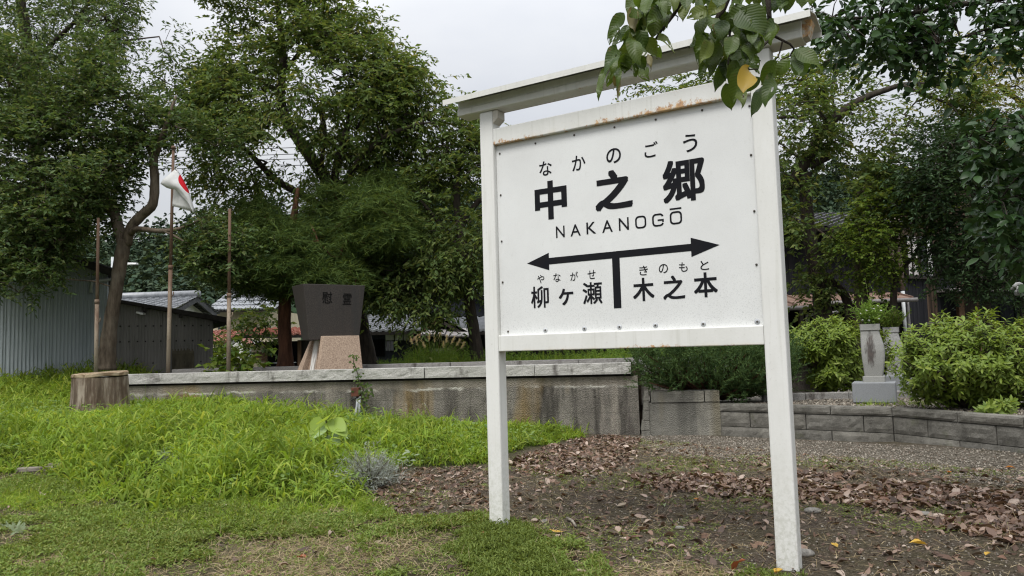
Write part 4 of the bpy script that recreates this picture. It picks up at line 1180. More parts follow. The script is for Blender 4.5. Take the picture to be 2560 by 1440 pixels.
# lean-to roof of brown metal sheets with raised seams, and the darker porch under it
def metal_roof(x0, x1, y0, y1, z0, z1, n, parent):
    for k in range(n):
        a = x0 + (x1 - x0) * k / n; b = x0 + (x1 - x0) * (k + 1) / n
        slabquad((a + .012, y0, z0), (b - .012, y0, z0), (b - .012, y1, z1), (a + .012, y1, z1), .03, 'roof_sheet', M['copper'], parent)
        q = MB(); q.hexa([Vector((b - .012, y0 - .01, z0 - .02)), Vector((b + .012, y0 - .01, z0 - .02)), Vector((b + .012, y1, z1 - .02)), Vector((b - .012, y1, z1 - .02)), Vector((b - .012, y0 - .01, z0 + .035)), Vector((b + .012, y0 - .01, z0 + .035)), Vector((b + .012, y1, z1 + .035)), Vector((b - .012, y1, z1 + .035))]); q.build('roof_seam', M['copper'], parent)
metal_roof(4.2, 9.62, 18.05, 19.05, 2.26, 2.47, 12, hR)
metal_roof(4.2, 6.95, 17.2, 18.05, 2.11, 2.28, 6, hR)
q = MB(); q.tube([(6.4, 18.0, 2.17), (9.7, 18.0, 2.21)], .05, 8); q.build('gutter', M['gutter'], hR)
q = MB(); q.tube([(4.2, 17.14, 2.03), (6.75, 17.14, 2.05)], .05, 8); q.build('gutter', M['gutter'], hR)
for xx in (6.72, 6.95): pass
q = MB(); q.box((6.62, 17.3, 1.4), (.09, .09, 1.3)); q.build('porch_post', M['timber'], hR)
q = MB(); q.tube([(7.6, 17.6, 1.95), (6.8, 17.45, 1.88), (6.78, 17.45, .9)], .035, 8); q.build('drain_pipe', M['gutter'], hR)
for xx_ in (4.6, 8.3): q = MB(); q.box((xx_, 18.2, 1.4), (.09, .09, 1.6)); q.build('porch_post', M['timber'], hR)
# downpipes at the corner
q = MB(); q.tube([(9.63, 18.95, 4.6), (9.66, 18.95, 2.5)], .055, 8); q.build('downpipe', M['pipe_pink'], hR)
q = MB(); q.tube([(9.80, 18.9, 4.6), (9.83, 18.9, 2.5)], .06, 8); q.build('downpipe', M['pipe_pink'], hR)
q = MB(); q.tube([(9.83, 18.9, 2.48), (9.84, 18.9, .7)], .05, 8); q.build('downpipe', M['galv'], hR)
q = MB(); q.tube([(9.66, 18.4, 2.25), (9.66, 18.4, .7)], .045, 8); q.build('downpipe', M['gutter'], hR)
# right hand wing, weathered boards, window with pale blinds
_bmE = MB(); _bmE.box((0, 0, 0), (.128, .022, 2.2), ch=.004); bd2 = _bmE.mesh('weathered_board'); bd2.materials.append(M['burnt_board'])
_bmE = MB(); _bmE.box((0, 0, 0), (.128, .022, 1.7), ch=.004); bd3 = _bmE.mesh('weathered_board'); bd3.materials.append(M['brown_board'])
wa = Vector((9.92, 19.0, 0)); wdir = Vector((.9, .43, 0)).normalized(); wang = math.atan2(wdir.y, wdir.x)
q = MB(); q.box(wa + wdir * 3.2 + Vector((-.43, .9, 0)) * 1.55 + Vector((0, 0, 2.5)), (6.3, 3, 4.0), Matrix.Rotation(wang, 3, 'Z')); q.build('wing_core', M['near_black'], hR)
for k in range(26):
    p = wa + wdir * (.07 + k * .134)
    link('weathered_board', bd2 if k % 9 < 6 else bd3, hR, None, Matrix.Translation(p + Vector((0, -.03 - .006 * (k % 2), 1.72 if k % 9 < 6 else 1.97))) @ Matrix.Rotation(wang, 4, 'Z'))
    link('weathered_board', bd3, hR, None, Matrix.Translation(p + Vector((0, -.03, 4.55))) @ Matrix.Rotation(wang, 4, 'Z'))
win = link('window', MB().box((0, 0, 0), (1.0, .05, 1.05)).mesh('window'), hR, M['glass'], Matrix.Translation(wa + wdir * .62 + Vector((0, -.02, 3.38))) @ Matrix.Rotation(wang, 4, 'Z'))
for (u, wd, mt, nm) in ((-.42, .16, 'blind', 'blind'), (-.2, .18, 'blind', 'blind'), (.12, .24, 'glass', 'pane'), (.36, .2, 'plaster', 'curtain')):
    link(nm, MB().box((0, 0, 0), (wd, .02, .98)).mesh(nm), win, M[mt], ORG[win.name] @ Matrix.Translation((u, -.035, 0)))
for u in (-.5, -.31, -.09, .0, .25, .5):
    link('window_bar', MB().box((0, 0, 0), (.03, .05, 1.08)).mesh('window_bar'), win, M['timber'], ORG[win.name] @ Matrix.Translation((u, -.04, 0)))
link('window_sill', MB().box((0, 0, 0), (1.15, .14, .06)).mesh('window_sill'), win, M['timber'], ORG[win.name] @ Matrix.Translation((0, -.06, -.56)))
q = MB(); q.box((11.0, 18.9, 1.62), (1.1, .35, .06), Matrix.Rotation(.06, 3, 'Y')); q.build('shelf_board', M['gutter'], hR)
# main roof, mostly behind the trees
A_, B_, C_, D_ = (3.6, 18.4, 4.1), (9.9, 18.4, 4.1), (9.9, 21.6, 4.95), (3.6, 21.6, 4.95)
tile_roof(A_, B_, C_, D_, 10, 26, M['tile_dark'], hR, lift=.06); slabquad(A_, B_, C_, D_, .12, 'roof_deck', M['eave_dark'], hR)
hq = thing('dark_storehouse', 'dark boarded storehouse with brown posts behind the shrubs at the far right', 'storehouse', (14, 21, .6))
q = MB(); q.box((15.2, 21.5, 2.4), (6.5, 3, 3.6)); q.build('wall', M['timber'], hq)
for k in range(14): q = MB(); q.box((12.3 + k * .4, 19.97, 1.6), (.36, .04, 1.9)); q.build('board', M['navy_board'], hq)
for xx, mt in ((11.6, 'barge'), (12.0, 'barge'), (13.2, 'timber'), (14.4, 'timber')): q = MB(); q.box((xx, 19.5, 1.4), (.14, .14, 2.0)); q.build('post', M[mt], hq)
q = MB(); q.box((13.2, 19.4, 2.42), (4.4, .9, .07), Matrix.Rotation(.03, 3, 'Y')); q.build('lean_to_roof', M['gutter'], hq)

# ================================================================== STONE LANTERN AT THE RIGHT EDGE
LC = Vector((6.74, 9.3, .42))
ln_ = thing('stone_lantern', 'grey stone lantern with a curled roof corner at the right edge', 'stone lantern', LC)
q = MB(); q.tube([LC, LC + Vector((0, 0, .22))], [.34, .30], 6, smooth=False); q.build('base', M['lantern'], ln_)
q = MB(); q.tube([LC + Vector((0, 0, .22)), LC + Vector((0, 0, .6)), LC + Vector((0, 0, .95))], [.15, .13, .15], 12); q.build('shaft', M['lantern'], ln_)
q = MB(); q.tube([LC + Vector((0, 0, .95)), LC + Vector((0, 0, 1.08))], [.2, .32], 6, smooth=False); q.build('platform_stone', M['lantern'], ln_)
q = MB(); q.tube([LC + Vector((0, 0, 1.08)), LC + Vector((0, 0, 1.38))], [.2, .2], 6, smooth=False); q.build('fire_box', M['lantern'], ln_)
q = MB(); vs = []; fs = []
for r_, z in ((.40, 1.38), (.43, 1.44), (.28, 1.52), (.14, 1.64), (.09, 1.70)):
    for k in range(6): vs.append(LC + Vector((r_ * math.cos(k * PI / 3 + PI), r_ * math.sin(k * PI / 3 + PI), z)))
for j in range(4):
    for k in range(6): fs.append((j * 6 + k, j * 6 + (k + 1) % 6, (j + 1) * 6 + (k + 1) % 6, (j + 1) * 6 + k))
fs.append(tuple(range(6))[::-1]); fs.append(tuple(24 + k for k in range(6)))
q.add(vs, fs); rf_ = q.build('roof', M['lantern'], ln_)
for k in range(6):
    a = k * PI / 3 + PI; e = Vector((math.cos(a), math.sin(a), 0)); pts = []
    for s_ in range(9):
        th = -PI / 2 - s_ / 8 * 1.5 * PI + .0
        pts.append(LC + e * (.47 - .0 + .045 * math.cos(th + PI) * -1) + Vector((0, 0, 1.465 + .045 * math.sin(th))))
    q = MB(); q.tube([LC + e * .25 + Vector((0, 0, 1.50)), LC + e * .38 + Vector((0, 0, 1.425))] + pts, [.04, .042] + [.036 - .002 * s_ for s_ in range(9)], 8); q.build('curled_corner', M['lantern'], rf_)
q = MB(); q.tube([LC + Vector((0, 0, z)) for z in (1.70, 1.76, 1.84, 1.92, 1.97)], [.07, .11, .12, .07, .01], 12); q.build('jewel', M['lantern'], ln_)

# ================================================================== CABLES, POLES, LAMP
def upole(x, y, h, label):
    t = thing('utility_pole', label, 'utility pole', (x, y, .3), 0, 'utility poles')
    q = MB(); q.tube([(x, y, .2), (x, y, h)], [.17, .12], 12); q.build('pole', M['galv'], t)
    for k in range(2): q = MB(); q.box((x, y, h - .5 - k * .6), (1.8, .1, .1)); q.build('crossarm', M['galv'], t)
    for k in range(4): q = MB(); q.tube([(x - .75 + k * .5, y, h - .45), (x - .75 + k * .5, y, h - .2)], .05, 8); q.build('insulator', M['plaster'], t)
    return t
upole(-44, 46, 15.1, 'utility pole outside the left edge of the view'); upole(12.5, 44, 14.6, 'utility pole hidden behind the name board'); upole(24, 22.5, 13.2, 'utility pole outside the right edge of the view')
def cable(a, b, sag, r, label, n=16):
    a = Vector(a); b = Vector(b); pts = [a.lerp(b, i / n) - Vector((0, 0, sag * 4 * (i / n) * (1 - i / n))) for i in range(n + 1)]
    q = MB(); q.tube(pts, r, 5); o = q.build('overhead_cable', M['wire'])
    prop(o, label, 'cable', 'overhead cables')
for k, (z0, lab) in enumerate(((15.0, 'top'), (14.6, 'second'), (14.3, 'third'), (13.9, 'lowest'))):
    cable((-44, 46, z0), (12.5, 44, z0 - .45), .9, .022, lab + ' black overhead cable crossing behind the left trees')
for k, (z0, lab) in enumerate(((14.4, 'top'), (14.0, 'middle'), (13.5, 'lowest'))):
    cable((12.5, 44, z0), (24, 22.5, 12.9 - k * .45), .5, .022, lab + ' black overhead cable rising to the right above the arching limb')
lp = thing('street_lamp', 'small white street lamp beside the left tree trunk against the hill', 'street lamp', (-16.4, 31, .8))
q = MB(); q.tube([(-16.55, 31, .6), (-16.55, 31, 5.55)], [.08, .06], 10); q.build('pole', M['galv'], lp)
a = at(316, 660, 31); b = at(343, 662, 31); q = MB(); q.hexa([Vector(a) + Vector(v) for v in ((0, -.1, -.04), (b[0] - a[0], -.12, -.04), (b[0] - a[0], .12, -.04), (0, .1, -.04), (0, -.1, .05), (b[0] - a[0], -.1, .03), (b[0] - a[0], .1, .03), (0, .1, .05))]); q.build('lamp_head', M['lamp_white'], lp, bevel=.02)
q = MB(); q.tube([(-16.55, 31, 5.4), a], .04, 8); q.build('arm', M['galv'], lp)

# ================================================================== CONDUITS ON THE PLATFORM WALL
WP = lambda x, y, off: (lambda d, n, p0: EYE + d * (((p0 - EYE) @ n) / (d @ n)))(ray(x, y), np.array([pn.x, pn.y, 0]), np.array(PA + pn * off))
cb = thing('junction_box', 'rusty brown junction box with two grey conduits on the platform wall', 'junction box', Vector(WP(890, 1040, .05)))
c_ = Vector(WP(890, 980, .06)); q = MB(); q.box(c_, (.125, .09, .135), Matrix.Rotation(math.atan2(pd.y, pd.x), 3, 'Z'), ch=.006); q.build('box', M['boxbrown'], cb)
q = MB(); q.tube([Vector(WP(893, 991, .06)), Vector(WP(892.5, 1015, .06)), Vector(WP(889, 1032, .08)), Vector(WP(884, 1050, .1))], .019, 8); q.build('conduit', M['galv'], cb)
q = MB(); q.tube([Vector(WP(899, 991, .06)), Vector(WP(899, 1020, .06)), Vector(WP(899.5, 1048, .06))], .019, 8); q.build('conduit', M['galv'], cb)
q = MB(); q.tube([Vector(WP(895, 992, .07)), Vector(WP(886, 997, .1)), Vector(WP(879, 1001, .1))], .012, 6); q.build('loose_cable', M['wire'], cb)

# ================================================================== WOODED HILL
RG = np.random.default_rng(11)
ridge = [(-900, 520), (-200, 520), (150, 560), (300, 590), (420, 572), (560, 545), (700, 520), (900, 480), (1100, 452), (1300, 440), (1700, 430), (2000, 425), (2200, 450), (2600, 470), (3400, 500)]
rxp = np.array([p[0] for p in ridge], float); ryp = np.array([p[1] for p in ridge], float)
def hilltop(px): return np.interp(px, rxp, ryp)
cols_ = np.linspace(-900, 3400, 90)
Yf, Yt = 95.0, 230.0
vs = []; rows_ = 14
for j in range(rows_ + 1):
    t = j / rows_; Y = Yf + (Yt - Yf) * t
    for px_ in cols_:
        top = at(px_, hilltop(px_), Yt); X = (px_ - 1280) / FOC * Y
        z = 1.0 + (top[2] - 7) * (t ** 1.15) * (1 - .12 * math.sin(t * 9 + px_ * .004)) + 3 * (fbm(X * .03, Y * .03, 3, 2) - .45) * t
        vs.append((X, Y, z))
for px_ in cols_:
    vs.append(((px_ - 1280) / FOC * 330, 330, 0))
W_ = len(cols_)
vs = np.array(vs); idx = np.arange((rows_ + 2) * W_).reshape(rows_ + 2, W_)
Fh = np.stack([idx[:-1, :-1].ravel(), idx[:-1, 1:].ravel(), idx[1:, 1:].ravel(), idx[1:, :-1].ravel()], 1)
M['hill'] = leafmat('hill_undergrowth', [(.02, .04, .018)], 0, .9, .05)
o = np_obj('hill', vs, Fh, 4, M['hill'], smooth=True); prop(o, 'wooded hill rising behind the houses', kind='structure')
# forest crowns: many small cones and domes
N = 4000
pxs = np.concatenate([RG.uniform(-60, 700, 2200), RG.uniform(900, 1250, 600), RG.uniform(1900, 2400, 1200)])
tt = RG.uniform(0, 1.0, N)
Yh = Yf + (Yt - Yf) * tt
Xh = (pxs - 1280) / FOC * Yh
tops = np.array([at(p, hilltop(p), Yt)[2] for p in pxs])
zh = 1.0 + (tops - 7) * (tt ** 1.15) * (1 - .12 * np.sin(tt * 9 + pxs * .004)) + 3 * (fbm(Xh * .03, Yh * .03, 3, 2) - .45) * tt - 1
hh = RG.uniform(5, 9, N); rr = RG.uniform(1.3, 2.4, N); conif = RG.random(N) < .6
nq = 32
u_ = RG.uniform(0, 1, (N, nq)); an = RG.uniform(0, 2 * PI, (N, nq))
prf = np.where(conif[:, None], (1 - u_) ** .85, np.sqrt(np.clip(1 - (2 * u_ - .9) ** 2, .05, 1)))
rad = rr[:, None] * prf * RG.uniform(.55, 1.1, (N, nq))
P = np.stack([Xh[:, None] + rad * np.cos(an), Yh[:, None] + rad * np.sin(an), zh[:, None] + hh[:, None] * (.1 + .9 * u_)], 2).reshape(-1, 3)
outw = np.stack([np.cos(an), np.sin(an), RG.uniform(-.5, .2, (N, nq))], 2).reshape(-1, 3)
A = outw / np.linalg.norm(outw, axis=1, keepdims=True) + RG.normal(size=P.shape) * .35
A /= np.linalg.norm(A, axis=1, keepdims=True)
Bx = np.cross(A, np.array([0, 0, 1.0]) + RG.normal(size=P.shape) * .5); Bx /= np.linalg.norm(Bx, axis=1, keepdims=True)
sz = (rr[:, None] * RG.uniform(.36, .75, (N, nq))).reshape(-1, 1)
V = np.stack([P - A * sz * .4, P + Bx * sz * .45 + np.array([0, 0, -.1]) * sz, P + A * sz * .8 - np.array([0, 0, .25]) * sz, P - Bx * sz * .45 + np.array([0, 0, -.1]) * sz], 1).reshape(-1, 3)
Ff = np.arange(len(V)).reshape(-1, 4)
M['forest'] = leafmat('hazed_forest_green', [(.026, .046, .030), (.040, .062, .038), (.055, .078, .044), (.034, .054, .038), (.068, .090, .050)], .1, .9, .05)  # bluish distance haze mixed into the greens
o = np_obj('forest', V, Ff, 4, M['forest'], kind='stuff'); prop(o, 'dense conifer and broadleaf forest covering the hill', 'forest')

# ================================================================== TREES
def unit(a): return a / np.maximum(np.linalg.norm(a, axis=-1, keepdims=True), 1e-9)
def leaf_geo(P, A, Nn, L, Wd, fold=.25, six=False):
    """P base, A axis, Nn normal, L length, Wd width (arrays) -> verts, quads (as tris)"""
    Nn = unit(Nn - A * np.sum(Nn * A, 1, keepdims=True)); B = np.cross(A, Nn)
    L = L[:, None]; Wd = Wd[:, None]
    lf = P + A * L * .42 - B * Wd * .5 + Nn * Wd * fold; rt = P + A * L * .42 + B * Wd * .5 + Nn * Wd * fold
    tip = P + A * L - Nn * L * .08
    n = len(P)
    if not six:
        V = np.stack([P, rt, tip, lf], 1).reshape(-1, 3)
        i = np.arange(n)[:, None] * 4
        F = np.concatenate([i + np.array([0, 1, 2]), i + np.array([0, 2, 3])], 1).reshape(-1, 3)
        return V, F
    lf1 = P + A * L * .22 - B * Wd * .40 + Nn * Wd * fold * .8; rt1 = P + A * L * .22 + B * Wd * .40 + Nn * Wd * fold * .8
    lf2 = P + A * L * .62 - B * Wd * .42 + Nn * (Wd * fold * .8 - L * .02); rt2 = P + A * L * .62 + B * Wd * .42 + Nn * (Wd * fold * .8 - L * .02)
    md = P + A * L * .45
    V = np.stack([P, rt1, rt2, tip, lf2, lf1, md], 1).reshape(-1, 3); i = np.arange(n)[:, None] * 7
    F = np.concatenate([i + np.array(q) for q in ((0, 1, 6), (1, 2, 6), (2, 3, 6), (3, 4, 6), (4, 5, 6), (5, 0, 6))], 1).reshape(-1, 3)
    return V, F
def strips(P, D, L, w, droop, rng, segs=3, side=None):
    """thin tapering bent strips (conifer threads, grass blades)"""
    n = len(P); S_ = unit(np.cross(D, rng.normal(size=(n, 3)))) if side is None else side
    pts = []
    p = P.copy(); d = D.copy()
    for k in range(segs + 1):
        ww = w * (1 - (k / segs) ** 1.5) + w * .04
        ww = (ww[:, None] if hasattr(ww, '__len__') else ww)
        pts.append(p - S_ * ww * .5); pts.append(p + S_ * ww * .5)
        p = p + d * (L / segs)[:, None]
        d = unit(d + np.array([0, 0, -1.0]) * (droop[:, None] if hasattr(droop, '__len__') else droop) / segs)
    V = np.stack(pts, 1).reshape(-1, 3); m = 2 * (segs + 1); i = np.arange(n)[:, None] * m
    F = np.concatenate([i + np.array([2 * k, 2 * k + 1, 2 * k + 3, 2 * k + 2]) for k in range(segs)], 1).reshape(-1, 4)
    return V, F
def clumps_in(poly, Y, T, n, rng, gap=None, ymin=None):
    """clump centres filling the body behind an outline: depth grows away from the edge"""
    poly = [tuple(map(float, p)) for p in poly]; xs = [p[0] for p in poly]; ys = [p[1] for p in poly]
    out = np.zeros((0, 2))
    while len(out) < n:
        c = np.stack([rng.uniform(min(xs), max(xs), n * 3), rng.uniform(min(ys), max(ys), n * 3)], 1)
        c = c[inpoly(c, poly)]
        if gap is not None: c = c[fbm(c[:, 0] / gap[0], c[:, 1] / gap[0], 3, gap[2]) > gap[1]]
        out = np.concatenate([out, c])
    out = out[:n]
    d = edist(out, poly) * Y / FOC
    dep = rng.uniform(-1, 1, n) * np.minimum(T, .25 + 1.1 * d)
    return np.array([at(x, y, Y + e) for (x, y), e in zip(out, dep)])
def grow(trunks, C, rtip=.006, k=.42, sag=.12, rng=None):
    """attach every clump centre to the nearest piece of the growing tree; returns tubes"""
    pos = []; par = []; fix = []
    for pts in trunks:
        first = len(pos)
        for i, (p, r) in enumerate(pts):
            pos.append(np.array(p)); par.append(first + i - 1 if i else -1); fix.append(r)
    nt = len(pos)
    tp = np.array(pos)
    order = np.argsort([np.min(np.linalg.norm(tp - c, axis=1)) for c in C])
    arr = np.zeros((nt + 2 * len(C), 3)); arr[:nt] = tp; cnt = nt
    parent = list(par)
    for ci in order:
        c = C[ci]; dv = c - arr[:cnt]
        cost = np.linalg.norm(dv, axis=1) + np.maximum(0, -dv[:, 2]) * .6
        j = int(np.argmin(cost)); a = arr[j]
        mid = (a + c) / 2 + rng.normal(size=3) * np.linalg.norm(c - a) * .09 + np.array([0, 0, sag * np.linalg.norm(c - a)])
        arr[cnt] = mid; parent.append(j); arr[cnt + 1] = c; parent.append(cnt); cnt += 2
    load = np.zeros(cnt)
    for i in range(cnt - 1, -1, -1):
        if i >= nt and (i - nt) % 2 == 1: load[i] += 1
        if parent[i] >= 0: load[parent[i]] += load[i]
    rad = rtip * np.maximum(load, 1) ** k
    tubes = []
    for i in range(nt + 1, cnt, 2):
        m_, s_ = i - 1, parent[i - 1]
        r0 = min(fix[s_] * .8 if s_ < nt else 9, rad[m_] * 1.25)
        tubes.append(([arr[s_], arr[m_], arr[i]], [r0, rad[m_], rad[i]]))
    return tubes
def tri_quads(F3):  # triangles only
    return F3
LEAFT = {}
def sprays(C, rng, ntw, tl, nl, ll, lw, flat=.35, outward=None, droop=.25, nrm_up=.8, rad=.18, six=False, fold=.25):
    """twigs round every clump centre with leaves along them"""
    B = np.repeat(C, ntw, 0) + rng.normal(size=(len(C) * ntw, 3)) * rad
    D = rng.normal(size=B.shape); D[:, 2] *= flat
    if outward is not None: D += unit(B - outward) * .7
    D = unit(D); L = tl * rng.uniform(.6, 1.3, len(B))
    Bq = np.repeat(B, nl, 0); Dq = np.repeat(D, nl, 0); Lq = np.repeat(L, nl)
    t = np.tile(np.linspace(.15, 1, nl), len(B)) + rng.uniform(-.05, .05, len(Bq))
    P = Bq + Dq * (Lq * t)[:, None]; P[:, 2] -= droop * Lq * t * t
    side = np.cross(Dq, np.array([0, 0, 1.0])); sg = np.where(np.arange(len(Bq)) % 2, 1, -1)[:, None]
    A = unit(Dq * .55 + unit(side) * sg * .75 + rng.normal(size=P.shape) * .35 + np.array([0, 0, -droop * 1.2]))
    Nn = unit(np.array([0, 0, nrm_up]) + rng.normal(size=P.shape) * .55)
    l = ll * rng.uniform(.65, 1.25, len(P)); w = l * (lw / ll) * rng.uniform(.85, 1.15, len(P))
    V, F = leaf_geo(P, A, Nn, l, w, fold, six)
    tw = (B, B + D * L[:, None] + np.array([0, 0, -1.0]) * (droop * L)[:, None])
    return V, F, tw
def twig_mesh(tw, w, rng):
    a, b = tw; d = unit(b - a); s = unit(np.cross(d, rng.normal(size=d.shape))); s2 = np.cross(d, s)
    V = np.stack([a + s * w, a - s * w * .5 + s2 * w * .87, a - s * w * .5 - s2 * w * .87, b], 1).reshape(-1, 3)
    i = np.arange(len(a))[:, None] * 4
    return V, np.concatenate([i + np.array(q) for q in ((0, 1, 3), (1, 2, 3), (2, 0, 3))], 1).reshape(-1, 3)
def pts3(L): return [(np.array(at(x, y, Y)), r) for x, y, Y, r in L]
def tree(name, label, cat, trunks, bodies, leafm, barkm, seed, ntw=7, tl=.45, nl=9, ll=.09, lw=.04, flat=.35, droop=.25, nrm_up=.8, rtip=.006, twigs=True, k=.42, rad=.18, sag=.12, group=None, root=None, mode='leaf', six=False, maxseg=None):
    rng = np.random.default_rng(seed)
    T_ = [pts3(t) for t in trunks]
    C = np.concatenate([clumps_in(b[0], b[1], b[2], b[3], rng, b[4] if len(b) > 4 else None) for b in bodies])
    base = T_[0][0][0] if root is None else np.array(root)
    th = thing(name, label, cat, tuple(base), 0, group)
    q = MB()
    for t in T_:
        # smooth the trunk polyline a little and keep its taper
        P = [p for p, r in t]; Rr = [r for p, r in t]; PP = []; RR = []
        for i in range(len(P) - 1):
            p0 = P[max(i - 1, 0)]; p1 = P[i]; p2 = P[i + 1]; p3 = P[min(i + 2, len(P) - 1)]
            for s_ in (0, .25, .5, .75):
                PP.append(.5 * (2 * p1 + (p2 - p0) * s_ + (2 * p0 - 5 * p1 + 4 * p2 - p3) * s_ ** 2 + (3 * p1 - p0 - 3 * p2 + p3) * s_ ** 3)); RR.append((Rr[i] * (1 - s_) + Rr[i + 1] * s_) * (1 + .05 * math.sin(i * 3 + s_ * 9)))
        PP.append(P[-1]); RR.append(Rr[-1]); q.tube(PP, RR, 12)
    q.build('trunk', barkm, th)
    tub = grow(T_, C, rtip, k, sag, rng)
    q = MB()
    for p, r in tub: q.tube(p, r, 5, cap=False)
    br = q.build('branches', barkm, th, kind='stuff')
    if mode == 'leaf':
        cen = C.mean(0)
        V, F, tw = sprays(C, rng, ntw, tl, nl, ll, lw, flat, cen, droop, nrm_up, rad, six)
        np_obj('crown', V, F, 3, leafm, th, 'stuff')
        if twigs:
            V, F = twig_mesh(tw, .004, rng); np_obj('twigs', V, F, 3, M['twig'] if barkm is not M['bark_dark'] else barkm, th, 'stuff')
    elif mode == 'thread':
        n = len(C) * ntw
        B = np.repeat(C, ntw, 0) + rng.normal(size=(n, 3)) * rad
        D = rng.normal(size=(n, 3)); D[:, 2] = np.abs(D[:, 2]) * .35 + .05; D = unit(D)
        Lt = tl * rng.uniform(.6, 1.3, n)
        Vt, Ft = strips(B, D, Lt, .012, np.full(n, 1.2), rng, 3)
        Bq = np.repeat(B, nl, 0); Dq = np.repeat(D, nl, 0); Lq = np.repeat(Lt, nl); t = np.tile(np.linspace(.1, 1, nl), n)
        P = Bq + Dq * (Lq * t)[:, None]; P[:, 2] -= .45 * Lq * t * t
        dd = unit(Dq * .8 + rng.normal(size=P.shape) * .5 + np.array([0, 0, -.35]))
        V2, F2 = strips(P, dd, ll * rng.uniform(.6, 1.3, len(P)), lw, np.full(len(P), 1.5), rng, 1)
        np_obj('crown', np.concatenate([Vt, V2]), np.concatenate([Ft, F2 + len(Vt)]), 4, leafm, th, 'stuff')
    return th, C

M['l_oak'] = leafmat('dark_evergreen_leaves', [(.022, .042, .014), (.036, .062, .019), (.054, .082, .026), (.030, .048, .018), (.092, .108, .040)], .34, .55, .2, gain=1.9)
M['l_cherry'] = leafmat('cherry_leaves', [(.033, .058, .016), (.048, .078, .020), (.066, .098, .026), (.040, .066, .018), (.084, .112, .034), (.052, .076, .02), (.12, .12, .035)], .40, .6, .15, gain=1.7)
M['l_cherry2'] = leafmat('dark_cherry_leaves', [(.030, .052, .016), (.044, .070, .020), (.058, .082, .022), (.084, .102, .03)], .4, .6, .15, gain=1.6)
M['l_yellow'] = leafmat('yellowing_leaves', [(.07, .10, .022), (.10, .13, .03), (.15, .155, .035), (.20, .18, .05), (.08, .10, .025)], .4, .6, .15, gain=1.2)
M['l_maple'] = leafmat('light_maple_leaves', [(.055, .105, .018), (.085, .145, .024), (.13, .175, .03), (.075, .115, .02)], .42, .6, .15, gain=1.0)
M['l_dark'] = leafmat('deep_green_leaves', [(.010, .026, .010), (.018, .038, .013), (.026, .05, .018), (.035, .062, .022)], .22, .5, .2, gain=1.35)
M['l_conifer'] = leafmat('conifer_sprays', [(.026, .048, .015), (.046, .076, .019), (.072, .105, .024), (.036, .060, .018), (.105, .135, .034)], .28, .7, .1, patch=(.9, (.62, .66, .62)), gain=1.45)
M['l_juniper'] = leafmat('juniper_sprays', [(.020, .042, .017), (.036, .064, .022), (.06, .092, .03), (.026, .050, .018)], .25, .7, .1, gain=1.5)

# ---- left evergreen over the sheds
tree('evergreen_tree', 'dark evergreen tree with forked smooth trunk behind the stump', 'tree',
     [[(264, 925, 13.9, .19), (268, 880, 13.9, .155), (276, 810, 13.9, .125), (291, 720, 13.9, .115), (302, 650, 13.9, .125), (312, 600, 13.9, .125)],
      [(309, 612, 13.9, .105), (296, 570, 13.95, .105), (286, 535, 14, .095), (262, 490, 14.1, .085), (225, 440, 14.2, .07), (185, 380, 14.3, .05), (150, 320, 14.3, .03)],
      [(315, 612, 13.9, .10), (330, 565, 13.85, .095), (358, 535, 13.8, .088), (382, 510, 13.75, .085), (387, 450, 13.75, .08), (384, 400, 13.75, .075), (397, 365, 13.7, .06), (420, 300, 13.6, .04), (440, 240, 13.6, .02)],
      [(384, 400, 13.75, .06), (372, 368, 13.8, .055), (350, 320, 13.9, .035)],
      [(322, 585, 13.85, .06), (345, 572, 13.7, .05), (392, 577, 13.5, .042), (440, 574, 13.4, .035), (478, 560, 13.3, .022), (500, 548, 13.3, .012)],
      [(410, 577, 13.45, .03), (440, 592, 13.4, .02), (470, 610, 13.4, .01)]],
     [([(-60, 150), (60, 110), (130, 165), (200, 150), (240, 110), (330, 110), (345, 180), (380, 180), (470, 235), (520, 255), (560, 300), (590, 335), (560, 365), (500, 375), (440, 365), (395, 372), (380, 355), (330, 375), (322, 430), (345, 480), (312, 530), (250, 520), (232, 560), (205, 600), (205, 620), (150, 640), (100, 640), (-60, 660)], 13.8, 2.0, 330, (75, .44, 5)),
      ([(-60, 610), (130, 600), (205, 610), (222, 660), (190, 700), (130, 700), (60, 740), (-60, 745)], 13.3, .8, 30, (70, .42, 2)),
      ([(470, 600), (500, 556), (515, 495), (560, 500), (600, 570), (632, 620), (590, 660), (520, 660), (470, 645), (440, 620)], 13.6, .7, 60, (80, .36, 9)),
      ([(285, 360), (330, 380), (322, 430), (345, 490), (300, 560), (230, 540), (150, 560), (60, 560), (0, 520), (60, 420), (200, 380)], 14.6, .7, 90), ([(-60, 230), (120, 205), (330, 245), (450, 265), (520, 300), (500, 355), (395, 352), (325, 372), (200, 420), (-60, 440)], 13.9, 1.2, 120)],
     M['l_oak'], M['bark_grey'], 3, ntw=13, tl=.30, nl=9, ll=.10, lw=.044, flat=.55, droop=.02, rtip=.005)
